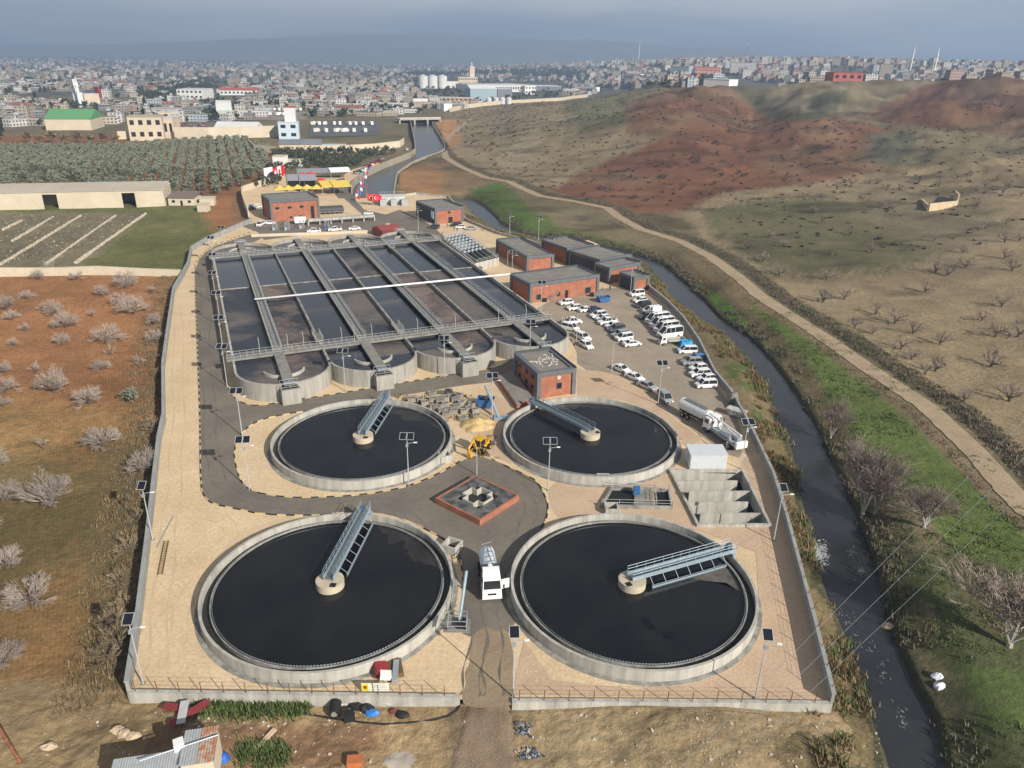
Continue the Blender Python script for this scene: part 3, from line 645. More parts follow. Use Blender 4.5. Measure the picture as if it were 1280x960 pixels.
    for s in (-.66, .66):
        mb = MB()
        for z in (1.45, 1.9): mb.tube((x0, s, z), (Lb, s, z), .035, n=5)
        for i in range(13):
            xx = x0+(Lb-x0)*i/12; mb.tube((xx, s, .9), (xx, s, 1.92), .03, n=4)
        part(mb, 'handrail', BSTEEL, br)
    mb = MB().box((Lb-.5, 0, .25), (.5, 2.0, .35))
    for s in (-.95, .95): mb.tube((Lb-.5, s-.1, .14), (Lb-.5, s+.1, .14), .2, n=12)
    part(mb, 'end_carriage', BSTEEL, br)
    part(MB().box((Lb-.5, .3, 1.0), (.7, .5, .6)), 'drive_motor', mat('motor_blue', (.08, .16, .25), .5), br)
    mb = MB()
    for i in range(7):
        xx = 2.2+1.9*i; mb.tube((xx, -.62, .5), (xx, -1.5, -.2), .04, n=4); mb.tube((xx, -1.5, -.2), (xx+.2, -1.5, -.8), .04, n=4)
    mb.tube((2.0, -1.5, -.3), (13.8, -1.5, -.3), .035, n=4); mb.box((7.9, -1.5, -.62), (11.6, .04, .32))
    part(mb, 'scraper_arm', BSTEEL, br)
    part(MB().box((-1.0, -.75, .27), (.75, .75, .03)), 'hatch', DARK, br)
# little concrete boxes on tank rims
CH = [((355, 578), 0, 'square concrete chamber with a dark opening on the lower right rim of the far left tank'), ]
def chamber(px, py, w, h, rz, label):
    g = G(px, py); t_ = thing('valve_chamber', label, 'chamber', (g.x, g.y, 0), R(rz), 'open concrete chambers')
    mb = MB(); e_ = [(-w/2, -w/2), (w/2, -w/2), (w/2, w/2), (-w/2, w/2)]; mb.path(e_, .22, -.1, h, close=True); part(mb, 'chamber_wall', CONC, t_)
    part(MB().box((0, 0, .1), (w-.3, w-.3, .06)), 'chamber_floor', DARK, t_)
chamber(556, 575, 1.7, 1.2, 25, 'square concrete chamber on the rim of the far left tank, beside the digger')
chamber(565, 688, 2.0, 1.3, -25, 'square concrete chamber on the rim of the near left tank, beside the road')
chamber(754, 603, 1.8, 1.1, 0, 'square concrete chamber on the near rim of the tank by the small brick building')
chamber(764, 640, 1.8, 1.1, 0, 'square concrete chamber at the far rim of the near right tank')

# ------------------------------------------------------------------ the aeration basin block: an affine frame u (across), v (along)
BZ = 3.7; BW = 2.75
pA, pB, pC, pD = G(269, 322, BZ), G(288, 447, BZ), G(686, 395, BZ), G(548, 300, BZ)
eu = ((pC-pB)+(pD-pA))/2; ev = ((pA-pB)+(pD-pC))/2; eu = eu*(1/4)
org = (pA+pB+pC+pD)/4-eu*2-ev*.5
def Bp(u, v, z=0): q = org+eu*u+ev*v; return Vector((q.x, q.y, z))    # u 0..4 in units of one basin, v 0..1
UW = eu.length; VL = ev.length; au = math.atan2(eu.y, eu.x); av = math.atan2(ev.y, ev.x)
BASW = mat('basin_water', (.022, .025, .034), .14, c2=(.015, .017, .024), scale=.08, bump=.25, bscale=1.6, spec=.5)
SLUDGE = mat('brown_foam_water', (.19, .145, .125), .7, c2=(.04, .042, .052), scale=.09, fine=.22, patch=.45, bump=.3, bscale=1.5)
SLUDGE2 = mat('patchy_foam_water', (.14, .12, .105), .5, c2=(.035, .04, .05), scale=.05, fine=.15, patch=.3, bump=.3, bscale=1.5)
WEAT = mat('stained_basin_wall', (.42, .405, .37), .9, c2=(.23, .22, .195), scale=1.1, streak=True, bump=.2, fine=.15, patch=1.1)
bas = thing('aeration_basin', 'long grey concrete block of parallel aeration basins with walkways and rounded ends', 'aeration basin', tuple(Bp(2, .5)), 0, world=True)
def bw(u0, v0, u1, v1, t, z0=-.3, z1=BZ, name='partition_wall', m=CONCD):
    a, b = Bp(u0, v0), Bp(u1, v1); part(MB().wall(a, b, t, z0, z1), name, m, bas)
VE = .10
for u in (0, 4): bw(u, -VE, u, 1+VE, .45, name='side_wall', m=CONC)
for u in (1, 2, 3): bw(u, -VE, u, 1+VE, .5)
bw(0, .62, 4, .60, .25, 1, BW+.25, 'baffle_wall')
rr_ = UW/2
def arc(cu, v, r, sgn, a0=0, a1=math.pi, n=26):
    c = Bp(cu, v); L = []
    for i in range(n+1):
        a = au+sgn*(a0+(a1-a0)*i/n); L.append(Vector((c.x+r*math.cos(a), c.y+r*math.sin(a), 0)))
    return L
for i in range(4):
    for sg, v in ((-1, -VE), (1, 1+VE)):
        L = arc(i+.5, v, rr_, sg); part(MB().path([(p.x, p.y) for p in L], .45, -.3, BZ-.05), 'rounded_end_wall', WEAT, bas)
        L = arc(i+.5, v, rr_*.44, sg, R(15) if sg < 0 else R(20), R(170)); part(MB().path([(p.x, p.y) for p in L], .3, .2, BZ-.35), 'guide_wall', CONC, bas)
        # water of the rounded end
        L = arc(i+.5, v, rr_-.2, sg); mb = MB(); pts = [(p.x, p.y, BW) for p in L]; mb.face(pts if sg > 0 else pts[::-1])
        part(mb, 'water_surface', (SLUDGE2 if (i == 0 or (i == 2 and sg < 0)) else BASW), bas)
wm = {(0, 0): SLUDGE2, (0, 1): BASW, (1, 0): SLUDGE, (1, 1): BASW, (2, 0): BASW, (2, 1): BASW, (3, 0): SLUDGE2, (3, 1): BASW, (4, 0): BASW, (4, 1): SLUDGE2, (5, 0): SLUDGE, (5, 1): BASW, (6, 0): SLUDGE2, (6, 1): BASW, (7, 0): BASW, (7, 1): SLUDGE2}
for i in range(8):
    for j in range(2):
        u0, u1 = i/2+.012, i/2+.488; v0, v1 = (-VE if j == 0 else .61), (.61 if j == 0 else 1+VE)
        mb = MB().face([Bp(u0, v0, BW), Bp(u1, v0, BW), Bp(u1, v1, BW), Bp(u0, v1, BW)]); part(mb, 'water_surface', wm[(i, j)], bas)
# walkways on the centre walls, running out over the rounded ends to the outlet boxes
for i in range(4):
    u = i+.5
    part(MB().wall(Bp(u, -.212), Bp(u, 1.20), 2.1, BZ-.25, BZ+.12), 'walkway', CONCW, bas)
    part(MB().wall(Bp(u, -VE*.8), Bp(u, 1+VE*.8), .4, -.3, BZ-.26), 'centre_wall', CONCD, bas)
    mb = MB()
    for s in (-1, 1):
        off = eu.normalized()*s*.98
        for z in (.62, 1.1): mb.tube(Bp(u, 0.02, BZ+z)+off, Bp(u, .985, BZ+z)+off, .03, n=4)
        for k in range(42): q = Bp(u, .02+.965*k/41, BZ)+off; mb.tube(q, q+Vector((0, 0, 1.1)), .028, n=4)
    part(mb, 'handrail', RAIL, bas)
    mb = MB(); off = eu.normalized()*.75; mb.tube(Bp(u, .02, BZ+.3)+off, Bp(u, .985, BZ+.3)+off, .13, n=8)
    off = -eu.normalized()*.3; mb.tube(Bp(u, .02, BZ+.22)+off, Bp(u, .985, BZ+.22)+off, .08, n=6); part(mb, 'air_pipe', GALV, bas)
for v in (-.008, 1.012):
    part(MB().wall(Bp(-.07, v), Bp(4.03, v), 2.1, BZ-.3, BZ+.14), 'cross_walkway', CONCW, bas)
    mb = MB()
    for s in (-1, 1):
        off = ev.normalized()*s*.98
        for z in (.6, 1.1): mb.tube(Bp(-.06, v, BZ+z)+off, Bp(4.02, v, BZ+z)+off, .03, n=4)
        for k in range(58): q = Bp(-.06+4.08*k/57, v, BZ)+off; mb.tube(q, q+Vector((0, 0, 1.1)), .028, n=4)
    part(mb, 'handrail', RAIL, bas)
for i in range(4):
    for sg, v in ((-1, -VE), (1, 1+VE)):
        c = Bp(i+.5, v)+ev.normalized()*sg*(rr_+.9)
        mb = MB().box((c.x, c.y, (BZ-.3)/2-.15), (3.6, 2.4, BZ-.6), au); part(mb, 'outlet_box', WEAT, bas)
        part(MB().box((c.x, c.y, BZ-.44), (3.0, 1.6, .03), au), 'box_opening', DARK, bas)
        mb = MB(); f = Vector((math.cos(au), math.sin(au), 0)); g_ = Vector((-f.y, f.x, 0))
        for zz in (.5, 1.2):
            for s in (-1, 1): mb.tube(c+f*1.7+g_*s*1.1+Vector((0, 0, BZ-.5+zz)), c-f*1.7+g_*s*1.1+Vector((0, 0, BZ-.5+zz)), .05, n=4)
        for s in (-1, 1):
            for k in (-1, 0, 1): mb.tube(c+f*1.7*k+g_*s*1.1+Vector((0, 0, BZ-.6)), c+f*1.7*k+g_*s*1.1+Vector((0, 0, BZ+.7)), .05, n=4)
        mb.box((c.x, c.y, BZ+.35), (2.2, .5, .25), au); part(mb, 'gate_frame', GALV, bas)
for u, v in ((1, .06), (3, .96), (2.0, .055)):
    c = Bp(u, v); part(MB().box((c.x, c.y, BZ+.1), (1.6, 5.5, .25), au), 'mixer_platform', CONCW, bas)
    mb = MB()
    for s in (-.8, .8):
        for z in (.7, 1.2): mb.tube(c+eu.normalized()*s-ev.normalized()*2.7+Vector((0, 0, BZ+z)), c+eu.normalized()*s+ev.normalized()*2.7+Vector((0, 0, BZ+z)), .04, n=4)
        for q in range(5): a = c+eu.normalized()*s+ev.normalized()*(-2.7+1.35*q); mb.tube(a+Vector((0, 0, BZ)), a+Vector((0, 0, BZ+1.2)), .04, n=4)
    part(mb, 'platform_rail', RAIL, bas)
# hoist davits along the near cross walkway
for u in (.62, .8, 1.25, 1.62, 1.4, 2.2, 2.7, 3.3, 3.7, .3):
    c = Bp(u, .008); mb = MB(); mb.cable([c+Vector((0, 0, BZ)), c+Vector((0, 0, BZ+2.6)), c+ev.normalized()*.7+Vector((0, 0, BZ+3.1)), c+ev.normalized()*1.3+Vector((0, 0, BZ+3.0))], .06, 5); part(mb, 'davit', RAIL, bas)
mb = MB(); p0 = G(318, 374, BZ+1.2); p1 = G(655, 341, BZ+1.2); mb.tube(p0, p1, .25, n=14)
single(mb, 'air_main_pipe', PIPEW, 'long white pipe crossing the middle of the aeration basins to the brick hall', 'pipe', smooth=True, loc=tuple((p0+p1)/2))

# grit and screening block beside the basin
gt = thing('grit_tank', 'small concrete tank block with rows of pipes and machines beside the top right basin corner', 'tank', tuple(G(605, 310)), 0, world=True)
g0, g1, g2, g3 = G(553, 297, 2.6), G(594, 329, 2.6), G(623, 322, 2.6), G(598, 291, 2.6)
gu = (g2-g1); gv = (g0-g1)
def Gp(u, v, z): q = g1+gu*u+gv*v; return Vector((q.x, q.y, z))
mb = MB(); mb.path([tuple(Gp(a, b, 0)) for a, b in ((0, 0), (1, 0), (1, 1), (.0, 1))], .35, -.2, 2.6, close=True); part(mb, 'tank_wall', CONC, gt)
for k in range(1, 5): part(MB().wall(Gp(.2*k, 0, 0), Gp(.2*k, .55, 0), .25, 0, 2.3), 'tank_divider', CONCW, gt)
part(MB().face([Gp(0, 0, 1.4), Gp(1, 0, 1.4), Gp(1, 1, 1.4), Gp(0, 1, 1.4)]), 'tank_water', BASW, gt)
for k in range(7):
    mb = MB(); v = .35+.1*k; mb.tube(Gp(0, v, 2.95), Gp(1, v, 2.95), .14, n=6)
    for q in range(6): mb.box(Gp(.08+.17*q, v, 3.0), (.7, .7, .75), au)
    part(mb, 'pipe_row', GALV, gt)
mb = MB()
for a, b in (((0, 0), (1, 0)), ((1, 0), (1, 1)), ((0, 0), (0, 1)), ((0, 1), (1, 1)), ((0, .55), (1, .55))):
    for z in (3.2, 3.7): mb.tube(Gp(*a, z), Gp(*b, z), .04, n=4)
    for k in range(9): q = Gp(a[0]+(b[0]-a[0])*k/8, a[1]+(b[1]-a[1])*k/8, 2.6); mb.tube(q, q+Vector((0, 0, 1.1)), .04, n=4)
part(mb, 'handrail', RAIL, gt)

# ------------------------------------------------------------------ brick buildings with grey cladding frames
def building(name, label, base, top, right, back, h=None, side_dark=False, windows=(), doors=(), extra=None):
    """base/top: near left corner at ground and roof; right, back: roof corners along the front and the side (survey px)"""
    b0 = G(*base); hh = h
    if hh is None:
        zs = np.arange(2, 12, .05); py = [float(project(b0.x, b0.y, z_)[1]) for z_ in zs]; hh = float(zs[int(np.argmin(np.abs(np.array(py)-top[1])))])
    a = G(*top, hh); r_ = G(*right, hh); k_ = G(*back, hh)
    fx = (r_-a); w = fx.length; ang = math.atan2(fx.y, fx.x); n_ = Vector((-math.sin(ang), math.cos(ang), 0)); d = abs((k_-a).dot(n_))
    t_ = thing(name, label, 'building', (a.x, a.y, 0), ang)
    # walls (brick) set back from the cladding frame
    mb = MB(); mb.prism([(.35, .35), (w-.35, .35), (w-.35, d-.1), (.35, d-.1)], -.2, hh-.6); part(mb, 'wall', BRICK, t_)
    mb = MB()
    mb.box((w/2, .45, hh-.45), (w, .9, .9)); mb.box((w/2, d-.45, hh-.45), (w, .9, .9)); mb.box((.45, d/2, hh-.453), (.9, d-1.8, .9)); mb.box((w-.45, d/2, hh-.453), (.9, d-1.8, .9))
    for x_ in (.42, w-.42):
        for y_ in (.42, d-.42): mb.box((x_, y_, (hh-.91)/2-.1), (.84, .84, hh-.71))
    part(mb, 'cladding_frame', CLAD, t_)
    part(MB().box((w/2, d/2, hh-.35), (w-1.79, d-1.79, .12)), 'roof', ROOF, t_)
    mb = MB().box((w-.12, d/2, hh+.16), (.24, d, .3)); mb.box((w/2, d-.12, hh+.16), (w-.5, .24, .3)); part(mb, 'parapet', mat('dark_parapet', (.07, .075, .085), .7, var=.1), t_)
    for (x0, z0, ww, wh) in windows:
        f_ = part(MB().box((x0, .33, z0), (ww+.2, .08, wh+.2)), 'window', CLAD, t_); part(MB().box((x0, .28, z0), (ww, .06, wh)), 'pane', GLASS, f_)
    for (x0, ww, wh) in doors: part(MB().box((x0, .31, wh/2), (ww, .08, wh)), 'door', DARK, t_)
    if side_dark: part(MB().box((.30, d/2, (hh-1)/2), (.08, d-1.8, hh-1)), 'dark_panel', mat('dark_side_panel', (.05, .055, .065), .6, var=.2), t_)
    return t_, w, d, hh
tI, wI, dI, hI = building('brick_office', 'small red brick building with pale debris scattered on its flat roof', (672, 500), (672, 467), (721, 460), (642.5, 441), windows=[(wI_, 2.2, 1.0, 1.2) for wI_ in (5.0,)], doors=[(8.0, .5, 4.6)])
mb = MB(); mb.tube((4.9, .30, 4.0), (4.9, .36, 4.0), .42, n=20); part(mb, 'emblem', CREAM, tI)
for yy in (3, 6, 9.6):
    for zz in (1.6, 3.8): f_ = part(MB().box((.33, yy, zz), (.08, 1.3, 1.0)), 'window', CLAD, tI); part(MB().box((.28, yy, zz), (.06, 1.1, .8)), 'pane', GLASS, f_)
mb = MB()
for i in range(26):
    a = random.uniform(0, 3.1); mb.box((random.uniform(2.0, 7.2), random.gauss(6.2, 1.5), hI-.2), (random.uniform(.5, 2.2), .22, .1), a)
single(mb, 'roof_debris', mat('pale_debris', (.62, .58, .52), .9, var=.1), 'pale boards and scraps scattered on the flat roof of the small brick building', 'debris')
COL.objects[-1].location = tI.matrix_world @ COL.objects[-1].location if False else COL.objects[-1].location
deb = COL.objects[-1]; ca, sa = math.cos(tI.rotation_euler[2]), math.sin(tI.rotation_euler[2]); l_ = deb.location.copy()
deb.location = (tI.location.x+l_.x*ca-l_.y*sa, tI.location.y+l_.x*sa+l_.y*ca, l_.z); deb.rotation_euler = (0, 0, tI.rotation_euler[2])
# terrace of building I
tc_ = G(648, 492); q0, q1, q2, q3 = G(646, 507, .9), G(667, 499, .9), G(643, 463, .9), G(620, 470, .9)
tr = thing('brick_terrace', 'raised brick terrace with a grey slab top beside the small brick building', 'terrace', tuple(G(645, 485)), 0, world=True)
part(MB().prism([q0, q1, q2, q3], -.1, .9), 'terrace_wall', BRICK, tr); part(MB().prism([q0.lerp(q2, .03), q1.lerp(q3, .03), q2.lerp(q0, .03), q3.lerp(q1, .03)], .9, 1.0), 'terrace_slab', ROOF, tr)
building('brick_hall', 'tall red brick hall beside the pipe tanks at the top right of the aeration basins', (658.6, 340), (658.6, 320.6), (693, 317.6), (622, 299))
building('brick_hall', 'long low red brick hall with three dark doors facing the parking lot', (662.7, 379.5), (662.7, 355), (750, 343), (642, 342), windows=[(9.5, 1.4, 1.2, 1.0), (3.2, 1.4, 1.6, 1.4), (19.6, 1.3, 1.8, 1.6)], doors=[(12.3, 1.0, 2.2)])
building('brick_hall', 'brick building with a white banner on its left corner, far in the group', (709, 331), (709, 310.5), (743, 306), (687, 298), windows=[(4.5, 3.4, 2.4, .9)])
mb = MB().face([G(686.5, 311, .5), G(691, 313, .5), G(691, 300, 5), G(686.5, 298, 5)]); 
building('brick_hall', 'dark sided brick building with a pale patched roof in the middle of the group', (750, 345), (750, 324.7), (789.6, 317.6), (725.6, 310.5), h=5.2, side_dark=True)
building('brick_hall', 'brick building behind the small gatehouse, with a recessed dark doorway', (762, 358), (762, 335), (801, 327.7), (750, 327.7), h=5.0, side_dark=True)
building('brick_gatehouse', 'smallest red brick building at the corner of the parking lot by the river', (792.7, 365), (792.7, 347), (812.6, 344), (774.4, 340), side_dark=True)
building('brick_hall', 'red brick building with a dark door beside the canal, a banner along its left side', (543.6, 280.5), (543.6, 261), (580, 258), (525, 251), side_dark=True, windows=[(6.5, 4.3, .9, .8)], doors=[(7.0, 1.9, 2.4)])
building('brick_hall', 'wide red brick building with small dark windows near the yellow marquees', (336.5, 277.5), (336.5, 251), (398.4, 247), (329, 243), windows=[(2.9, 5.2, 1.4, .8), (7.8, 5.2, 1.4, .8), (12.6, 5.2, 1.4, .8), (8.0, 1.3, .9, .6), (11.8, 1.4, .9, .6)], doors=[(16.9, 1.4, 5.2)])
# maroon hut
h0, h1, h2 = G(478, 289, 2.6), G(501, 286, 2.6), G(470, 280, 2.6); hw = (h1-h0).length; ha = math.atan2((h1-h0).y, (h1-h0).x); hd = 8.0
hut = thing('maroon_hut', 'small maroon metal hut with a pitched roof at the head of the basins', 'hut', (h0.x, h0.y, 0), ha)
MRN = mat('maroon_sheet', (.17, .035, .035), .6, var=.15)
part(MB().box((hw/2, hd/2, 1.2), (hw, hd, 2.8)), 'wall', MRN, hut)
mb = MB().hexa([(-.2, -.2, 2.6), (hw+.2, -.2, 2.6), (hw+.2, hd+.2, 2.6), (-.2, hd+.2, 2.6)], [(-.2, hd/2-.05, 3.9), (hw+.2, hd/2-.05, 3.9), (hw+.2, hd/2+.05, 3.9), (-.2, hd/2+.05, 3.9)]); part(mb, 'roof', mat('maroon_roof', (.25, .06, .055), .55, var=.1), hut)
part(MB().box((hw*.7, -.5, .45), (hw*.9, 1.2, .9)), 'plinth', BRICK, hut)

# ------------------------------------------------------------------ perimeter walls and fences
GREYW = mat('grey_boundary_wall', (.36, .37, .36), .9, c2=(.24, .25, .25), scale=.4, streak=True, fine=.08, patch=1.2)
def plen(i0, i1): return [PLANT[i] for i in range(i0, i1+1)]
def bwall(name, label, pts, z0, z1, t, m, parts_post=None, lean=0):
    c = pts[len(pts)//2]; t_ = thing(name, label, 'wall', (c.x, c.y, 0), 0, world=True)
    part(MB().path([(p.x, p.y) for p in pts], t, z0, z1), 'wall_run', m, t_)
    part(MB().path([(p.x, p.y) for p in pts], t+.16, z1+.002, z1+.12), 'coping', m, t_)
    return t_
bwall('boundary_wall', 'pale concrete wall along the near edge of the yard, left of the dirt road gap', [G(*p) for p in ((162, 868), (300, 870), (440, 872), (575, 874))], -2.5, .35, .35, CONC)
bwall('boundary_wall', 'pale concrete wall along the near edge of the yard, right of the dirt road gap', [G(*p) for p in ((640, 878), (760, 878), (900, 879), (1039, 881))], -2.5, .2, .35, CONC)
bwall('boundary_wall', 'grey concrete wall between the round tanks, the parking lot and the river', plen(3, 14), -3, 1.5, .3, GREYW)
bwall('boundary_wall', 'long curving grey wall between the pale gravel yard and the red orchard', [PLANT[0]]+[PLANT[i] for i in range(len(PLANT)-1, len(PLANT)-12, -1)], -2.0, 1.7, .38, GREYW)
bwall('boundary_wall', 'pale wall curving round the tent area at the top left of the site', [PLANT[i] for i in range(len(PLANT)-12, len(PLANT)-17, -1)], -2, 2.6, .35, CREAM)
bwall('boundary_wall', 'low wall behind the brick buildings along the river bend', plen(17, 23), -2.5, .9, .3, CONC)
def fence(label, pts, n, hgt_, lean, z0):
    c = pts[0]; t_ = thing('wire_fence', label, 'fence', (c.x, c.y, 0), 0, world=True); Lh = []
    tot = sum((b-a).length for a, b in zip(pts[:-1], pts[1:])); P = []
    for k in range(n):
        s_ = tot*(k+.3)/n
        for a, b in zip(pts[:-1], pts[1:]):
            l = (b-a).length
            if s_ <= l: P.append(a.lerp(b, s_/l)); break
            s_ -= l
    for q in P:
        mb = MB(); b_ = Vector((q.x, q.y, z0)); tp = Vector((q.x+lean[0], q.y+lean[1], z0+hgt_)); mb.tube(b_, tp, .05, n=5); part(mb, 'post', RUST, t_)
    mb = MB()
    for z in (.35, .7, .98):
        mb.cable([Vector((q.x+lean[0]*z, q.y+lean[1]*z, z0+hgt_*z)) for q in P], .012, 3)
    part(mb, 'wires', RUST, t_)
fence('wire fence on thin rusty posts on the near left wall', [G(162, 868), G(575, 874)], 15, 1.5, (0, -.1), .45)
fence('wire fence on thin rusty posts on the near right wall', [G(640, 878), G(1039, 881)], 13, 1.5, (0, -.1), .3)
fence('wire fence on thin posts on the river side wall', plen(3, 12), 46, 1.3, (.35, .1), 1.6)
# low stone wall across the field at left
mb = MB(); pts = [G(*p) for p in ((-60, 345), (0, 341), (60, 340), (120, 339), (180, 340), (226, 341))]; mb.path([(p.x, p.y) for p in pts], 1.0, -2, [1.5, 1.6, 1.3, 1.6, 1.1, .9])
single(mb, 'field_wall', CREAM, 'low cream stone wall between the red orchard and the ruined beds', 'wall', loc=tuple(G(100, 340)))

# ------------------------------------------------------------------ square planter in the crossing
px_ = [G(550, 620, .9), G(596, 652, .9), G(643, 622, .9), G(598, 594, .9)]
c = (px_[0]+px_[1]+px_[2]+px_[3])/4; w = ((px_[1]-px_[0]).length+(px_[2]-px_[1]).length)/2; a = math.atan2((px_[2]-px_[1]).y, (px_[2]-px_[1]).x)
pl = thing('square_fountain', 'square brick fountain basin with a stepped black centre in the middle of the crossing', 'fountain', (c.x, c.y, 0), a)
DSL = mat('dark_tiles', (.05, .052, .055), .5, c2=(.16, .155, .15), scale=.8, fine=.3, patch=.5)
e_ = w/2; mb = MB(); mb.path([(-e_, -e_), (e_, -e_), (e_, e_), (-e_, e_)], .3, -.1, 1.0, close=True); part(mb, 'brick_surround', BRICK, pl)
mb = MB().ring((0, 0), 1, 2, 0, 1, 4); mb = MB()
mb.path([(-e_+1.1, -e_+1.1), (e_-1.1, -e_+1.1), (e_-1.1, e_-1.1), (-e_+1.1, e_-1.1)], 1.9, .2, .93, close=True); part(mb, 'tiled_rim', DSL, pl)
part(MB().box((0, 0, .2), (w-1.2, w-1.2, .1)), 'basin_floor', mat('basin_floor', (.03, .03, .03), .6, var=.3), pl)
i_ = e_-2.25; o_ = .5*i_
cross = [(-i_, -o_), (-o_, -o_), (-o_, -i_), (o_, -i_), (o_, -o_), (i_, -o_), (i_, o_), (o_, o_), (o_, i_), (-o_, i_), (-o_, o_), (-i_, o_)]
mb = MB(); mb.path(cross, .16, .2, 1.25, close=True); part(mb, 'stepped_kerb', mat('pale_stone_edge', (.42, .40, .36), .8, var=.2, scale=3), pl)

# ------------------------------------------------------------------ contact tank with baffles, white container, valve chambers
K0, K1, K2, K3 = PIT
ct = thing('contact_tank', 'sunken rectangular concrete tank with four long baffle walls beside the near right round tank', 'tank', tuple((K0+K2)/2), 0, world=True)
part(MB().path([(p.x, p.y) for p in (K3, K2, K1, K0)], .4, -4.1, .45, close=True), 'tank_wall', CONC, ct)
for k in range(4):
    f = (k+1)/5; a_ = K0.lerp(K3, f); b_ = K1.lerp(K2, f)
    if k % 2 == 0: b_ = a_.lerp(b_, .86)
    else: a_ = a_.lerp(b_, .12)
    part(MB().wall(a_, b_, .3, -4.1, .2), 'baffle_wall', CONC, ct)
part(MB().face([(p.x, p.y, -1.9) for p in (K3, K2, K1, K0)]), 'tank_water', BLKW, ct)
w0, w1 = G(862, 588), G(907, 588); ww = (w1-w0).length; wt = thing('white_container', 'white metal site container between the contact tank and the pump truck', 'container', (w0.x, w0.y, 0), math.atan2((w1-w0).y, (w1-w0).x))
CW = mat('container_white', (.66, .69, .72), .45, var=.04)
part(MB().box((ww/2, 1.7, 1.45), (ww, 3.2, 2.7)), 'body', CW, wt)
part(MB().hexa([(-.1, 0, 2.75), (ww+.1, 0, 2.75), (ww+.1, 3.4, 2.95), (-.1, 3.4, 2.95)], [(-.1, 0, 2.87), (ww+.1, 0, 2.87), (ww+.1, 3.4, 3.1), (-.1, 3.4, 3.1)]), 'roof', mat('container_roof', (.55, .58, .62), .4, var=.05), wt)
part(MB().box((-.02, 1.7, 1.2), (.05, 1.0, 2.1)), 'door', mat('door_grey', (.4, .42, .44), .5), wt)
mb = MB()
for i in range(24): mb.box((ww*(i+.5)/24, .08, 1.45), (.06, .05, 2.5))
part(mb, 'wall_ribs', CW, wt)
v0, v1, v2, v3 = G(752, 631, .5), G(840, 633, .5), G(836, 612, .5), G(765, 609, .5)
vt = thing('valve_pit', 'shallow valve pit with steel rails and a blue motor between the right round tanks', 'pit', tuple(G(797, 622)), 0, world=True)
part(MB().path([(p.x, p.y) for p in (v0, v1, v2, v3)], .3, -.2, .55, close=True), 'pit_wall', CONCD, vt)
part(MB().face([(p.x, p.y, .06) for p in (v0.lerp(v3, .05), v0.lerp(v1, .45), v3.lerp(v2, .4), v3.lerp(v0, .05))]), 'dark_pit', DARK, vt)
part(MB().prism([v0.lerp(v1, .45), v0.lerp(v1, .75), v3.lerp(v2, .72), v3.lerp(v2, .42)], .0, .38), 'cover_slab', CONCW, vt)
part(MB().face([(p.x, p.y, .07) for p in (v0.lerp(v1, .78), v1, v2, v3.lerp(v2, .75))]), 'dark_pit', DARK, vt)
g_ = G(795, 620); part(MB().box((g_.x, g_.y, 1.0), (1.0, .8, 1.3)), 'blue_motor', BLUE, vt)
mb = MB()
for p_, q_ in ((v0, v1), (v1, v2), (v2, v3), (v0.lerp(v1, .78), v3.lerp(v2, .75))):
    for z in (1.0, 1.5): mb.tube((p_.x, p_.y, z), (q_.x, q_.y, z), .03, n=4)
    for k in range(5): r_ = p_.lerp(q_, k/4); mb.tube((r_.x, r_.y, .5), (r_.x, r_.y, 1.5), .03, n=4)
part(mb, 'handrail', RAIL, vt)
# ------------------------------------------------------------------ vehicles (front towards +x, origin on the ground in the middle)
PAINT = {k: mat('paint_'+k, c, .28, me_, var=0, spec=.5) for k, c, me_ in (('white', (.80, .81, .82), 0), ('silver', (.45, .47, .49), .4), ('grey', (.12, .13, .14), .3), ('black', (.03, .032, .037), .2), ('navy', (.03, .045, .10), .2), ('blue', (.05, .22, .50), 0), ('beige', (.55, .48, .38), 0), ('red', (.35, .03, .03), 0))}
HUB = mat('wheel_rim', (.4, .4, .41), .35, .7, var=0); LAMPW = mat('headlight_glass', (.75, .76, .76), .15, var=0, spec=.6); LAMPR = mat('tail_light_red', (.4, .02, .015), .3, var=0)
def wheels(t_, xs, w, r, tw=.22):
    for x_ in xs:
        for s in (-1, 1):
            o = part(MB().tube((x_, s*(w/2-tw), r), (x_, s*(w/2+.01), r), r, n=14), 'wheel', BLACKR, t_)
            part(MB().tube((x_, s*(w/2-.02), r), (x_, s*(w/2+.025), r), r*.55, n=10), 'rim', HUB, o)
def loft_profile(mb, prof, w, zlow, edge=.07, inset=.05, m=0):
    """prof: (x, z) from front bumper over the top to the rear bumper; makes a body with softened shoulders"""
    rows = []
    for y_, k in ((-w/2, 1.), (-w/2+edge, 0.), (w/2-edge, 0.), (w/2, 1.)):
        row = []
        for (x_, z_) in prof:
            zz = z_-(k*inset if z_ > zlow+.15 else 0); row.append((x_*(1-.015*k), y_, zz))
        rows.append(row)
    mb.grid(rows, m)
    for sgn in (0, -1):
        r = rows[sgn]; mb.face(r if sgn == 0 else r[::-1], m)
    r0, r1 = [r[0] for r in rows], [r[-1] for r in rows]
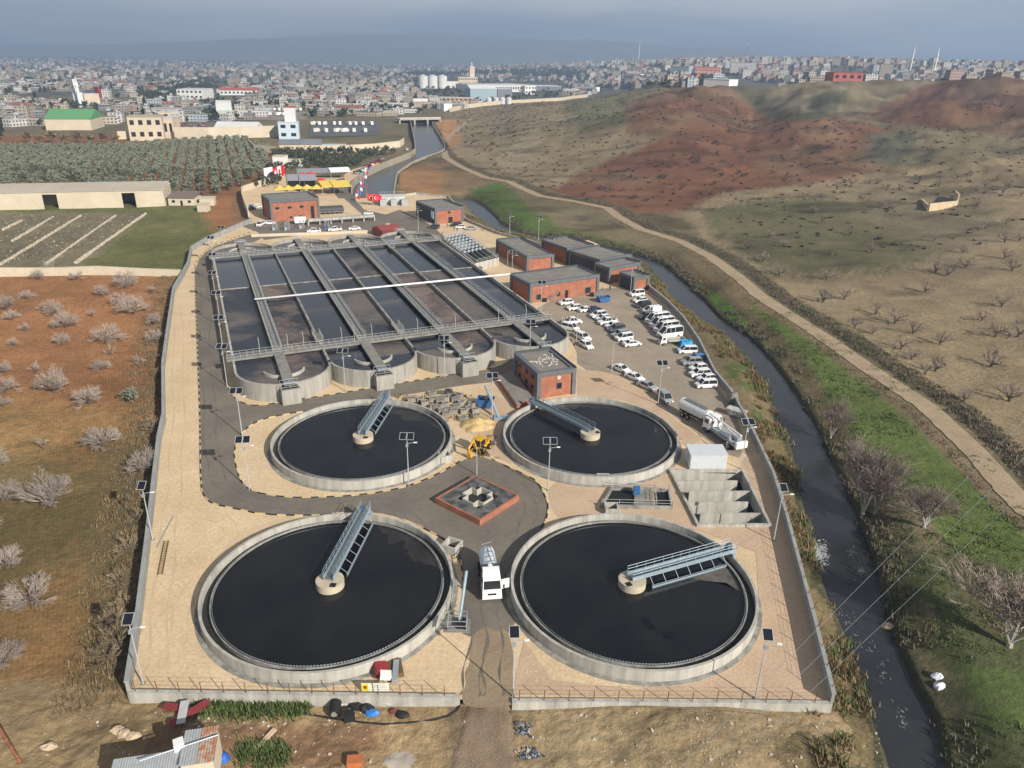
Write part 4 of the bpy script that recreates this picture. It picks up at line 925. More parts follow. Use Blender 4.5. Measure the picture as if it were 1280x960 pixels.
def car(color, label, kind='hatch', group='cars in the parking lot', cat='car', name='parked_car'):
    P = dict(sedan=(4.5, 1.76, .93, 1.43, 1.15, .62, .0, -.95, -1.55, 1.0), hatch=(4.0, 1.72, .95, 1.50, .95, .35, -.15, -1.55, -1.92, .98), suv=(4.5, 1.85, 1.05, 1.72, 1.2, .75, .1, -1.95, -2.15, 1.06),
             mpv=(4.4, 1.78, 1.05, 1.82, 1.45, .8, .3, -2.0, -2.12, 1.06), pickup=(5.2, 1.82, 1.05, 1.78, 1.35, .75, .15, -.55, -.75, 1.06), minibus=(6.4, 2.05, 1.35, 2.65, 2.75, 1.6, 1.45, -3.1, -3.17, 1.36), van=(5.0, 1.92, 1.2, 2.05, 2.0, 1.1, .95, -2.4, -2.46, 1.21))[kind]
    Ln, w, belt, hh, ws, wsf, rf, rr2_, rg, trunk = P
    # ws: windscreen base x; rf: roof front; rr2_: roof rear; rg: rear glass base
    if kind in ('sedan',): rf = .45; rr2_ = -.85; rg = -1.45
    elif kind == 'hatch': rf = .35
    elif kind in ('suv', 'mpv'): rf = .6 if kind == 'suv' else .75
    elif kind == 'pickup': rf = .75
    t_ = thing(name, label, cat, (0, 0, 0), 0, group); m = PAINT[color]; f = Ln/2; r = .33 if Ln < 6 else .36
    lo = .28
    prof = [(f-.05, lo), (f, lo+.22), (f-.04, belt-.28), (f-.3, belt-.14), (ws, belt), (rg, belt)]
    if kind == 'sedan': prof += [(-f+.15, belt-.02), (-f+.02, belt-.18), (-f, lo+.2), (-f+.05, lo)]
    elif kind == 'pickup': prof += [(-f+.02, belt), (-f, lo+.35), (-f+.05, lo+.1)]
    else: prof += [(-f+.04, belt-.04), (-f, lo+.25), (-f+.05, lo)]
    mb = MB(); loft_profile(mb, prof, w, lo); mb.face([(f-.05, -w/2, lo), (f-.05, w/2, lo), (-f+.05, w/2, lo), (-f+.05, -w/2, lo)][::-1])
    # roof and pillars in body colour
    wi, wt = w/2-.04, w/2-.17
    A = [(ws, belt), (rf, hh), (rr2_, hh), (rg, belt)]
    mb.grid([[(A[1][0]+.02, -wt, hh-.02), (A[2][0], -wt, hh-.02)], [(A[1][0], -wt+.15, hh+.03), (A[2][0], -wt+.15, hh+.03)], [(A[1][0], wt-.15, hh+.03), (A[2][0], wt-.15, hh+.03)], [(A[1][0]+.02, wt, hh-.02), (A[2][0], wt, hh-.02)]])
    part(mb, 'body', m, t_)
    for s in (-1, 1):
        mb = MB(); nw = 2 if Ln < 4.9 or kind == 'pickup' else 3
        q = [(ws-.12, s*wi, belt+.01), (rg+.06, s*wi, belt+.01), (A[2][0]+.02, s*wt, hh-.03), (A[1][0], s*wt, hh-.03)]
        mb.face(q if s > 0 else q[::-1]); part(mb, 'side_window', GLASS, t_)
    mb = MB()
    for s in (-1, 1):
        for fx, (xa, xb) in enumerate(((ws, A[1][0]), (rg, A[2][0]))): mb.tube((xa, s*(wi-.02), belt), (xb, s*(wt), hh-.01), .05, n=4)
        xm = (ws+rg)/2+.1; ks = [xm] if Ln < 4.9 else [ws-1.0, ws-2.3, ws-3.6]
        for k in ks: mb.tube((k, s*(wi+.0), belt), (k, s*(wt+.01), hh-.02), .05, n=4)
    if kind in ('van', ): mb.box(((rg+ws-1.6)/2, 0, (belt+hh)/2), (ws-1.7-rg, w-.1, hh-belt-.06))
    part(mb, 'pillars', m, t_)
    mb = MB().face([(ws, -wi+.03, belt), (ws, wi-.03, belt), (A[1][0], wt-.03, hh), (A[1][0], -wt+.03, hh)]); part(mb, 'windscreen', GLASS, t_)
    mb = MB().face([(rg, wi-.03, belt), (rg, -wi+.03, belt), (A[2][0], -wt+.03, hh), (A[2][0], wt-.03, hh)]); part(mb, 'rear_window', GLASS, t_)
    if kind == 'pickup': part(MB().box(((rg-f)/2+.05, 0, belt+.01), (f+rg-.35, w-.3, .03)), 'load_bed', BLACKR, t_)
    for s in (-1, 1):
        part(MB().box((f-.07, s*(w/2-.25), belt-.32), (.16, .38, .16)), 'headlight', LAMPW, t_)
        part(MB().box((-f+.02, s*(w/2-.16), belt-.25), (.10, .2, .3)), 'tail_light', LAMPR, t_)
    part(MB().box((f-.02, 0, belt-.45), (.08, w*.5, .18)), 'grille', BLACKR, t_)
    part(MB().box((f+.03, 0, lo+.22), (.03, .5, .11)), 'number_plate', WHITE, t_)
    for s in (-1, 1): part(MB().box((ws-.1, s*(w/2+.07), belt+.08), (.12, .16, .13)), 'mirror', m, t_)
    if kind == 'minibus': part(MB().box((-.3, 0, hh+.12), (1.6, 1.1, .18)), 'roof_unit', WHITE, t_)
    wheels(t_, (f-.85 if Ln < 6 else f-1.1, -f+.85 if Ln < 6 else -f+1.35), w, r)
    return t_
_proto = {}
def put_car(px, py, deg, kind, color, label, group='cars in the parking lot', cat=None):
    cat = cat or dict(minibus='minibus', van='van', pickup='pickup truck').get(kind, 'car')
    nm = dict(minibus='parked_minibus', van='parked_van', pickup='pickup_truck').get(kind, 'parked_car')
    key = (kind, color); g = G(px, py, 0)
    if key not in _proto: _proto[key] = o = car(color, label, kind, group, cat, nm)
    else: o = copy_tree(_proto[key])
    place(o, (g.x, g.y, .02), R(deg), label); o['group'] = group; o['category'] = cat
    return o
z6 = lambda x, y: (620+x/4.923, 280+y/4.923)
z7 = lambda x, y: (700+x/4.923, 350+y/4.923)
z4 = lambda x, y: (240+x/4.923, 180+y/4.923)
z5 = lambda x, y: (440+x/4.923, 180+y/4.923)
CARS = [
 (z6(430, 495), 205, 'hatch', 'white', 'small white hatchback nearest the long brick hall'),
 (z6(480, 528), 205, 'hatch', 'white', 'white hatchback second from the long brick hall'),
 (z6(551, 538), 30, 'sedan', 'white', 'white saloon at the head of the middle row, beside the navy car'),
 (z6(606, 538), 25, 'sedan', 'navy', 'dark navy saloon near the head of the middle row'),
 (z6(628, 574), 207, 'suv', 'white', 'white off-roader in the middle row just after the navy saloon'),
 (z6(655, 592), 207, 'hatch', 'white', 'white hatchback in the middle row before the white pickup'),
 (z6(684, 614), 207, 'pickup', 'white', 'white pickup in the upper middle row'),
 (z6(717, 638), 207, 'hatch', 'white', 'white hatchback in the middle row touching the charcoal off-roader'),
 (z6(741, 660), 207, 'suv', 'grey', 'charcoal off-roader among white cars in the middle row'),
 (z6(764, 694), 207, 'suv', 'silver', 'silver off-roader just below the charcoal one in the middle row'),
 (z6(786, 714), 207, 'mpv', 'white', 'white people carrier second from the near end of the middle row'),
 (z6(835, 750), 20, 'sedan', 'white', 'white saloon at the near end of the middle row'),
 (z6(466, 614), 15, 'pickup', 'white', 'white pickup beside the rounded basin end, left group'),
 (z6(457, 652), -35, 'mpv', 'white', 'white people carrier touching the pickup in the left group'),
 (z6(533, 710), -55, 'suv', 'white', 'white off-roader at the gravel edge in the left group'),
 (z6(556, 760), -62, 'hatch', 'white', 'white hatchback at the lower end of the left group'),
 (z6(865, 442), 205, 'mpv', 'white', 'white people carrier in front of the small brick gatehouse'),
 (z6(885, 482), 205, 'hatch', 'white', 'white hatchback between the gatehouse car and the dark off-roaders'),
 (z6(902, 512), 205, 'suv', 'black', 'black off-roader behind the first white van by the river wall'),
 (z6(958, 550), 200, 'van', 'white', 'white panel van second vehicle behind the black off-roader'),
 (z6(925, 580), 205, 'suv', 'grey', 'dark grey off-roader squeezed between white van and minibuses'),
 (z6(990, 606), 205, 'minibus', 'white', 'white minibus, farthest of the row of minibuses by the wall'),
 (z6(1018, 634), 205, 'minibus', 'white', 'white minibus second from the far end of the minibus row'),
 (z6(1045, 662), 205, 'minibus', 'white', 'white minibus third from the far end of the minibus row'),
 (z6(1068, 694), 203, 'minibus', 'white', 'white minibus nearest the dropside truck'),
 (z7(782, 450), 185, 'mpv', 'white', 'white people carrier just below the bright blue tarpaulin'),
 (z7(838, 496), 200, 'hatch', 'blue', 'bright blue hatchback half hidden behind the silver off-roader'),
 (z7(808, 520), 190, 'suv', 'silver', 'silver off-roader in front of the blue hatchback'),
 (z7(848, 555), 198, 'hatch', 'white', 'white hatchback next after the silver off-roader by the wall'),
 (z7(858, 592), 192, 'suv', 'white', 'white off-roader third from the near end of the wall row'),
 (z7(898, 620), 198, 'hatch', 'white', 'white hatchback second from the near end of the wall row'),
 (z7(896, 660), 190, 'mpv', 'white', 'white people carrier at the near end of the wall row'),
 (z7(375, 560), -50, 'sedan', 'white', 'white saloon by the thin pole, first of three along the gravel edge'),
 (z7(458, 612), -50, 'sedan', 'white', 'white saloon in the middle of three along the gravel edge'),
 (z7(535, 666), -48, 'sedan', 'silver', 'silver saloon last of three along the gravel edge'),
 (z7(645, 742), -75, 'mpv', 'silver', 'silver estate parked alone beside the double panel lamp'),
 (z4(420, 505), -90, 'mpv', 'white', 'white van by the corner of the wide brick building'),
 (z4(478, 494), 190, 'sedan', 'white', 'white saloon in front of the wide brick building'),
 (z4(750, 545), 200, 'pickup', 'white', 'white pickup behind the top left basin end'),
 (z4(880, 535), 200, 'pickup', 'white', 'white pickup behind the second basin end'),
 (z4(1000, 528), 200, 'sedan', 'white', 'white saloon behind the third basin end'),
 (z4(1085, 434), 200, 'hatch', 'white', 'white hatchback on the entrance road near the red flags'),
 (z5(222, 520), 190, 'pickup', 'white', 'white pickup in front of the maroon hut'),
 (z5(505, 520), 160, 'suv', 'grey', 'brown grey off-roader below the dark doored brick building'),
 (z5(640, 506), 200, 'suv', 'black', 'black off-roader at the doorway of the canal side brick building'),
 (z5(665, 520), 190, 'hatch', 'white', 'white hatchback below the black off-roader at the canal side building'),
 (z5(732, 528), 190, 'sedan', 'silver', 'silver saloon beside the pipe tanks'),
]
for (p_, dg, kd, cl, lb) in CARS: put_car(p_[0], p_[1], dg, kd, cl, lb, 'cars in the parking lot' if p_[0] > 690 else 'vehicles at the top of the site')

def cabin(t_, x0, x1, w, z0, z1, m, slope=.35):
    mb = MB().hexa([(x0, -w/2, z0), (x1, -w/2, z0), (x1, w/2, z0), (x0, w/2, z0)], [(x0, -w/2+.05, z0+(z1-z0)*.45), (x1+.05, -w/2+.05, z0+(z1-z0)*.45), (x1+.05, w/2-.05, z0+(z1-z0)*.45), (x0, w/2-.05, z0+(z1-z0)*.45)])
    zm = z0+(z1-z0)*.45
    mb.hexa([(x0, -w/2+.05, zm), (x1+.05, -w/2+.05, zm), (x1+.05, w/2-.05, zm), (x0, w/2-.05, zm)], [(x0, -w/2+.12, z1), (x1-slope, -w/2+.12, z1), (x1-slope, w/2-.12, z1), (x0, w/2-.12, z1)])
    part(mb, 'cab', m, t_)
    dx = (slope+.05); n_ = .03
    mb = MB(); za, zb = zm+.05, z1-.22; xa = x1+.05-dx*(za-zm)/(z1-zm)+n_; xb = x1+.05-dx*(zb-zm)/(z1-zm)+n_
    mb.face([(xa, -w/2+.16, za), (xa, w/2-.16, za), (xb, w/2-.22, zb), (xb, -w/2+.22, zb)]); part(mb, 'windscreen', GLASS, t_)
    for s in (-1, 1):
        q = [(x0+.35, s*(w/2-.03), zm+.08), (x1-.25, s*(w/2-.03), zm+.08), (x1-.45, s*(w/2-.09), z1-.28), (x0+.35, s*(w/2-.09), z1-.28)]
        part(MB().face(q if s < 0 else q[::-1]), 'side_window', GLASS, t_)
        part(MB().box((x1+.06, s*(w/2-.3), z0+.28), (.06, .4, .2)), 'headlight', LAMPW, t_)
        part(MB().box((x1+.12, s*(w/2+.2), zm+.45), (.1, .22, .5)), 'mirror', BLACKR, t_)
    part(MB().box((x1+.07, 0, z0+.35), (.05, w*.42, .25)), 'grille', BLACKR, t_)
    part(MB().box((x1+.08, 0, z0-.12), (.2, w, .35)), 'bumper', m, t_)
# vacuum truck on the road between the near tanks
g = G(611, 726); vt_ = thing('vacuum_truck', 'white sewer cleaning truck on the road between the two near tanks, cab door open', 'truck', (g.x, g.y, 0), R(-82))
part(MB().box((-.3, 0, .75), (7.6, 1.0, .25)), 'chassis', BLACKR, vt_); cabin(vt_, 2.0, 4.0, 2.45, .75, 3.15, PAINT['white'], .3)
mb = MB(); mb.hexa([(1.9, -1.1, 3.1), (3.2, -1.1, 3.1), (3.2, 1.1, 3.1), (1.9, 1.1, 3.1)], [(1.9, -1.05, 3.7), (2.6, -1.0, 3.65), (2.6, 1.0, 3.65), (1.9, 1.05, 3.7)]); part(mb, 'roof_spoiler', PAINT['white'], vt_)
part(MB().box((2.75, 0, 3.22), (.5, .7, .04)), 'roof_hatch', GLASS, vt_)
part(MB().box((1.55, 0, 2.3), (.7, 2.4, 2.6)), 'pump_cabinet', mat('dark_cabinet', (.06, .065, .07), .6), vt_)
mb = MB(); mb.tube((1.2, 0, 2.25), (-3.1, 0, 2.1), 1.05, n=20); mb.tube((-3.1, 0, 2.1), (-3.5, 0, 2.1), 1.05, .75, n=20); part(mb, 'tank', mat('tank_white', (.62, .68, .74), .4, var=.12, scale=2), vt_)
mb = MB()
for s in (-.75, .75): mb.cable([(1.2, s, 3.5), (-.5, s*.8, 3.75), (-2.6, s*.5, 3.4), (-3.8, s*.3, 2.4)], .09, 6)
for k in range(5): mb.tube((.9-k, -.7, 3.45), (.4-k, .7, 3.5), .05, n=4)
part(mb, 'hose_boom', GALV, vt_)
wheels(vt_, (2.9, -1.3, -2.6), 2.45, .5, .32)
mb = MB().box((3.2, 1.75, 1.9), (.08, 1.0, 1.4), R(0)); mb.v = [(v[0]-.25*(v[1]-1.25), v[1], v[2]) for v in mb.v]; part(mb, 'open_door', PAINT['white'], vt_)
mb = MB().tube((1.55, 0, 3.61), (1.55, 0, 3.64), .3, n=16); part(mb, 'roof_emblem', WHITE, vt_)
# tanker and crane truck at the lower end of the parking lot
g = G(872, 527); tk = thing('tanker_truck', 'white cylindrical tanker truck at the lower end of the parking lot', 'truck', (g.x, g.y, 0), R(-57))
part(MB().box((0, 0, .85), (9, 1.0, .25)), 'chassis', BLACKR, tk); cabin(tk, 3.0, 4.8, 2.45, .8, 2.95, PAINT['white'])
mb = MB(); mb.tube((2.6, 0, 2.15), (-4.3, 0, 2.15), 1.15, n=22); part(mb, 'tank', mat('tanker_white', (.66, .68, .68), .4, var=.1, scale=1.5), tk)
part(MB().box((-.8, 0, 3.28), (5.6, .8, .1)), 'top_walkway', mat('grating', (.16, .19, .21)), tk)
mb = MB()
for s in (-.42, .42): mb.tube((2, s, 3.5), (-3.6, s, 3.5), .04, n=4)
part(mb, 'top_rail', GALV, tk); wheels(tk, (3.8, -1.6, -3.0), 2.45, .52, .32)
g = G(905, 551); ck = thing('pump_truck', 'white boom pump truck at the bottom corner of the parking lot, folded arm on top', 'truck', (g.x, g.y, 0), R(112))
part(MB().box((0, 0, .85), (9.4, 1.1, .3)), 'chassis', GALV, ck); cabin(ck, 3.2, 5.0, 2.45, .8, 2.9, PAINT['white'])
part(MB().box((-.8, 0, 1.3), (7.0, 2.3, .5)), 'deck', mat('pump_deck', (.30, .33, .36), .6, var=.3, scale=3), ck)
mb = MB(); mb.cable([(1.8, 0, 1.6), (1.9, .2, 3.2)], .32, 8); mb.cable([(1.9, .2, 3.2), (4.6, .3, 3.4), (-4.2, -.1, 3.0)], .17, 6); mb.cable([(2.4, -.3, 3.1), (-1.0, -.4, 2.3), (-3.6, -.5, 2.1)], .12, 6); part(mb, 'folded_boom', PAINT['white'], ck)
mb = MB().tube((.2, .6, 1.6), (-2.4, .6, 1.9), .38, n=10); mb.box((-2.8, -.4, 1.9), (1.6, 1.0, .8)); part(mb, 'pump_unit', GALV, ck)
part(MB().box((-4.6, 0, 1.5), (.5, 2.3, 1.2)), 'rear_hopper', PAINT['white'], ck)
for s in (-1, 1): part(MB().box((-2.6, s*1.35, .7), (.4, .3, 1.2)), 'outrigger', GALV, ck)
wheels(ck, (4.0, -1.6, -2.9), 2.45, .5, .32)
g = G(920, 520); cb = thing('skip_container', 'open pale metal skip against the wall above the pump truck', 'skip', (g.x, g.y, 0), R(-40))
part(MB().hexa([(-1.3, -.8, .2), (1.3, -.8, .2), (1.3, .8, .2), (-1.3, .8, .2)], [(-1.9, -.95, 1.4), (1.9, -.95, 1.4), (1.9, .95, 1.4), (-1.9, .95, 1.4)]), 'body', mat('skip_white', (.6, .6, .57), .6, c2=(.35, .33, .3), scale=2), cb)
part(MB().box((0, 0, 1.42), (3.2, 1.6, .05)), 'load', mat('skip_load', (.5, .5, .48), .9, var=.3, scale=3), cb)
g = G(916, 503); ca = thing('concrete_mixer_drum', 'loose grey mixer drum lying by the wall at the parking lot corner', 'mixer drum', (g.x, g.y, 0), R(60))
mb = MB().tube((-1.4, 0, .9), (0, 0, 1.1), .6, 1.05, n=14); mb.tube((0, 0, 1.1), (1.5, 0, 1.3), 1.05, .5, n=14); part(mb, 'drum', CONCW, ca); part(MB().box((0, 0, .2), (2.2, 1.2, .3)), 'cradle', RUST, ca)
# dropside truck + blue tarpaulin
g = G(*z6(1078, 738)); dt = thing('dropside_truck', 'small white dropside truck at the near end of the minibus row', 'truck', (g.x, g.y, 0), R(190))
part(MB().box((0, 0, .7), (5.6, .9, .22)), 'chassis', BLACKR, dt); cabin(dt, 1.5, 2.9, 2.0, .6, 2.2, PAINT['white'], .25)
mb = MB(); mb.path([(-2.9, -1), (1.2, -1), (1.2, 1), (-2.9, 1)], .06, .95, 1.45, close=True); mb.box((-.85, 0, .93), (4.1, 2.0, .08)); part(mb, 'load_bed', mat('grey_bed', (.4, .4, .38), .6), dt); wheels(dt, (2.1, -1.6), 2.0, .38)
g = G(*z7(777, 408)); mb = MB(); rng = random.Random(3)
rows = [[(g.x-1.7+3.4*i/8, g.y-1.3+2.6*j/6, (.1 if i in (0, 8) or j in (0, 6) else 1.3+rng.uniform(-.15, .3))) for i in range(9)] for j in range(7)]
mb.grid(rows); single(mb, 'tarpaulin_cover', mat('blue_tarpaulin', (.03, .30, .62), .5, var=.2, scale=2), 'bright blue tarpaulin bundle beside the dropside truck', 'tarpaulin')
# skips and bins
def skip(px, py, deg, label, m, l=3.4, w=1.8, h=1.5):
    g = G(px, py); t_ = thing('waste_skip', label, 'skip', (g.x, g.y, .02), R(deg), 'blue waste skips')
    mb = MB(); a_ = [(-l/2+.5, -w/2, .15), (l/2-.5, -w/2, .15), (l/2-.5, w/2, .15), (-l/2+.5, w/2, .15)]; b_ = [(-l/2, -w/2-.05, h), (l/2, -w/2-.05, h), (l/2, w/2+.05, h), (-l/2, w/2+.05, h)]
    for i in range(4): mb.face([a_[i], a_[(i+1) % 4], b_[(i+1) % 4], b_[i]])
    mb.face(a_[::-1]); mb.path([(p[0], p[1]) for p in b_], .1, h-.1, h+.05, close=True); part(mb, 'body', m, t_)
    mb = MB(); rg = random.Random(px)
    for i in range(10): mb.box((rg.uniform(-l/2+.5, l/2-.5), rg.uniform(-w/2+.3, w/2-.3), h-.25), (.6, .4, .3), rg.uniform(0, 3))
    part(mb, 'rubbish', mat('dark_rubbish', (.06, .06, .06), .9, var=.5, scale=3), t_)
skip(*z6(660, 478), 20, 'blue waste skip full of dark rubbish in front of the long brick hall', BLUE, 3.6, 2.0, 1.5)
skip(607, 508, -10, 'blue waste skip near the slanted grey conveyor by the rubble', BLUE, 3.2, 2.2, 1.7)
# conveyor between the tanks
g = G(620, 524); cv = thing('screw_conveyor', 'pale blue slanting screw conveyor between the rubble and the right far tank', 'conveyor', (g.x, g.y, 0), 0)
tp = G(607, 482, 4.2); part(MB().tube((.5, 0, .3), (tp.x-g.x, tp.y-g.y, 4.2), .28, n=8), 'conveyor_tube', BSTEEL, cv)
mb = MB()
for s in (-.9, .9): mb.tube(((tp.x-g.x)*.75+s, (tp.y-g.y)*.75, 0), ((tp.x-g.x)*.75, (tp.y-g.y)*.75, 3.2), .07, n=5)
mb.box((1.2, 0, .25), (3.2, 1.2, .3)); part(mb, 'support_frame', BSTEEL, cv)
for k in range(3): part(MB().box((1.9+k*.5, .4-.4*k, .5), (.9, .5, .4), k), 'machine_part', GALV, cv)
for (a_, b_, lb) in ((z6(300, 470), z6(385, 425), 'slanting conveyor at the left doors of the long brick hall'), (z6(590, 437), z6(662, 395), 'slanting conveyor at the right end of the long brick hall')):
    p0 = G(*a_, .4); p1 = G(*b_, 2.6); q = thing('belt_conveyor', lb, 'conveyor', (p0.x, p0.y, 0), 0, 'conveyors at the brick hall', world=True)
    part(MB().tube(p0, p1, .28, n=6), 'conveyor_tube', CONCW, q); mb = MB(); m_ = p0.lerp(p1, .8); mb.tube((m_.x-.5, m_.y, 0), m_, .06, n=4); mb.tube((m_.x+.5, m_.y, 0), m_, .06, n=4); part(mb, 'legs', GALV, q)
    part(MB().box((p0.x, p0.y, .5), (1.2, .9, .8)), 'hopper', DARK, q)
# near conveyor beside the truck
g = G(572, 782); cv = thing('sludge_conveyor', 'tall slanting steel conveyor on a wire framed base beside the near left tank', 'conveyor', (g.x, g.y, 0), 0)
tp = G(583, 714, 3.8)-g; part(MB().tube((.2, .3, .5), (tp.x, tp.y, 3.8), .2, n=8), 'conveyor_tube', BSTEEL, cv)
mb = MB()
for x_ in (-1.1, 1.1):
    for y_ in (-.9, .9): mb.tube((x_, y_, 0), (x_, y_, 1.4), .05, n=4)
for z_ in (.1, .7, 1.4):
    mb.cable([(-1.1, -.9, z_), (1.1, -.9, z_), (1.1, .9, z_), (-1.1, .9, z_), (-1.1, -.9, z_)], .045, 4)
part(mb, 'base_frame', GALV, cv); part(MB().box((.5, 0, .35), (1.1, 1.3, .6)), 'hopper', DARK, cv)
mb = MB().cable([(-.6, 1.2, 1.6), (-.1, .6, 2.6), (.2, 0, .8)], .07, 5); part(mb, 'pipe_arm', GALV, cv); part(MB().box((0, 0, .03), (3.0, 2.4, .1)), 'base_slab', CONCW, cv)
# digger
g = G(600, 564); dg = thing('backhoe_digger', 'yellow backhoe digger parked between the two far round tanks', 'digger', (g.x, g.y, 0), R(60))
mb = MB().hexa([(-.9, -.85, .7), (2.2, -.6, .7), (2.2, .6, .7), (-.9, .85, .7)], [(-.9, -.85, 1.3), (2.1, -.5, 1.35), (2.1, .5, 1.35), (-.9, .85, 1.3)]); part(mb, 'body', YEL, dg)
mb = MB().box((-.2, 0, 2.65), (1.9, 1.7, .14)); part(mb, 'cab_roof', YEL, dg)
mb = MB().box((-.2, 0, 1.95), (1.5, 1.4, 1.25)); part(mb, 'cab_glass', GLASS, dg)
mb = MB()
for x_ in (-.95, .6):
    for y_ in (-.72, .72): mb.tube((x_, y_, 1.25), (x_, y_, 2.6), .06, n=4)
part(mb, 'cab_posts', YEL, dg)
mb = MB()
for s in (-.55, .55): mb.cable([(.9, s, 1.2), (2.4, s, 1.5), (3.1, s, .6)], .11, 6)
part(mb, 'loader_arm', YEL, dg); mb = MB().hexa([(3.0, -1.15, .1), (3.8, -1.15, .1), (3.8, 1.15, .1), (3.0, 1.15, .1)], [(2.9, -1.15, .9), (3.2, -1.15, .9), (3.2, 1.15, .9), (2.9, 1.15, .9)]); part(mb, 'front_bucket', mat('worn_steel', (.25, .24, .22), .6, .4, var=.3), dg)
mb = MB().cable([(-1.2, 0, 1.2), (-2.0, 0, 3.0), (-3.4, .1, 2.0), (-3.1, .1, .9)], .18, 6); part(mb, 'rear_boom', YEL, dg)
mb = MB().box((-3.0, .1, .6), (.6, .7, .7)); part(mb, 'rear_bucket', YEL, dg)
mb = MB()
for s in (-1, 1): mb.cable([(-1.1, s*.7, .9), (-1.5, s*1.1, .1)], .1, 5); mb.box((-1.5, s*1.1, .08), (.5, .4, .1))
part(mb, 'stabilisers', YEL, dg)
for x_, r_ in ((-.5, .72), (1.6, .5)):
    for s in (-1, 1):
        o = part(MB().tube((x_, s*.7, r_), (x_, s*1.12, r_), r_, n=16), 'wheel', BLACKR, dg); part(MB().tube((x_, s*1.1, r_), (x_, s*1.15, r_), r_*.5, n=10), 'rim', YEL, o)

# ------------------------------------------------------------------ lamps with solar panels
PANEL = mat('solar_cells', (.010, .012, .022), .3, var=.2, scale=6, spec=.35); POLE = mat('galvanised_pole', (.50, .52, .53), .5, .3, var=.06)
def lamp(double, face=R(-60)):
    t_ = thing('solar_street_lamp', 'x', 'street lamp', (0, 0, 0), 0, 'solar street lamps of the yard')
    part(MB().tube((0, 0, 0), (0, 0, 8.4), .10, .055, 8), 'pole', POLE, t_); part(MB().box((0, 0, .04), (.45, .45, .08)), 'base_plate', CONCD, t_)
    mb = MB()
    offs = (-.56, .56) if double else (0,)
    for o_ in offs:
        M = Matrix.Translation((o_, 0, 8.75)) @ Matrix.Rotation(R(32), 4, 'X')
        k = len(mb.v); b_ = MB().box((0, 0, 0), (.98, 1.2, .05)); part_v = [tuple(M @ Vector(v)) for v in b_.v]
        mb.v += part_v; mb.f += [tuple(k+i for i in f) for f in b_.f]; mb.m += b_.m
    pn = part(mb, 'solar_panel', PANEL, t_)
    mb = MB()
    for o_ in offs:
        M = Matrix.Translation((o_, 0, 8.75)) @ Matrix.Rotation(R(32), 4, 'X'); cs = [M @ Vector(c_) for c_ in ((-.5, -.62, .03), (.5, -.62, .03), (.5, .62, .03), (-.5, .62, .03))]
        mb.cable(cs+[cs[0]], .035, 4)
    mb.tube((0, 0, 8.3), (0, .0, 8.72), .05, n=4)
    if double: mb.tube((-.7, 0, 8.5), (.7, 0, 8.5), .04, n=4)
    part(mb, 'panel_frame', RAIL, t_)
    part(MB().tube((0, 0, 7.5), (1.15, -.1, 7.75), .04, n=5), 'lamp_arm', POLE, t_)
    part(MB().box((1.3, -.1, 7.75), (.55, .26, .09)), 'lamp_head', WHITE, t_)
    part(MB().box((0, -.12, 7.2), (.36, .3, .42)), 'battery_box', GALV, t_)
    return t_
ltop = [(276, 284), (263, 297), (265, 318), (265, 341), (270, 366), (273, 397), (277, 433)]
LAMPS = [(G(x, y, 8.7), 1, lb) for (x, y), lb in zip(ltop, ['farthest of the double panel lamps in the row beside the aeration basins', 'second from the far end of the lamp row beside the basins', 'third from the far end of the lamp row beside the basins', 'middle lamp of the row left of the aeration basins', 'third from the near end of the lamp row left of the basins', 'second from the near end of the lamp row left of the basins', 'nearest lamp of the row left of the aeration basins'])]
LAMPS += [(G(x, y), d, lb) for x, y, d, lb in [
 (303, 545, 1, 'double panel lamp at the bend of the asphalt road near the first rounded basin end'), (312, 612, 1, 'double panel lamp on the gravel left of the far left tank'),
 (511, 607, 1, 'double panel lamp in front of the far left tank, by the kerb'), (685, 613, 1, 'double panel lamp in front of the far right tank'), (615, 523, 1, 'double panel lamp next to the blue skip and conveyor'),
 (432, 489, 1, 'double panel lamp below the first and second rounded basin ends'), (556, 471, 1, 'double panel lamp below the third rounded basin end'), (662, 448, 1, 'double panel lamp behind the small brick building'),
 (822.5, 505, 1, 'double panel lamp at the edge of the parking lot'), (926, 586, 1, 'double panel lamp behind the white container by the wall'), (967, 676, 0, 'single panel lamp right of the sunken contact tank'),
 (944, 874, 0, 'single panel lamp inside the near right corner'), (641, 871, 0, 'single panel lamp beside the dirt road gap'), (191, 675, 0, 'single panel lamp halfway along the left boundary wall'),
 (179, 855, 0, 'single panel lamp in the near left corner'), (676, 393, 1, 'double panel lamp in front of the long brick hall'), (640, 350, 1, 'double panel lamp at the end of the white pipe'), (523, 288, 0, 'single panel lamp beside the maroon hut'), (637, 296, 0, 'lamp behind the tall brick hall'), (673, 300, 1, 'lamp by the river wall behind the brick group')]]
pd_, ps_ = lamp(True), lamp(False); u_ = {True: 0, False: 0}
for g, d, lb in LAMPS:
    d = bool(d); o = (pd_ if d else ps_) if not u_[d] else copy_tree(pd_ if d else ps_); u_[d] = 1
    rz = R(random.uniform(-6, 10)); place(o, (g.x, g.y, 0), rz, lb if 'lamp' in lb and lb.split()[0] in ('double', 'single', 'lamp') else 'double panel lamp, '+lb)
for (x, y, hp, lb) in ((596, 594, 5, 'thin bare pole at the far corner of the square fountain'), (764.6, 466, 7, 'thin grey pole at the gravel edge of the parking lot'), (720.5, 426, 7, 'thin grey pole beside the white cars of the left group'), (634, 351, 9, 'tall thin pole behind the long brick hall'), (788, 365, 7.5, 'tall thin pole in front of the brick gatehouse')):
    g = G(x, y); mb = MB().tube((g.x, g.y, 0), (g.x, g.y, hp), .09, .05, 6); mb.tube((g.x, g.y, hp), (g.x+.9, g.y-.2, hp+.1), .05, n=4); single(mb, 'lamp_pole', POLE, lb, 'pole', loc=(g.x, g.y, 0))

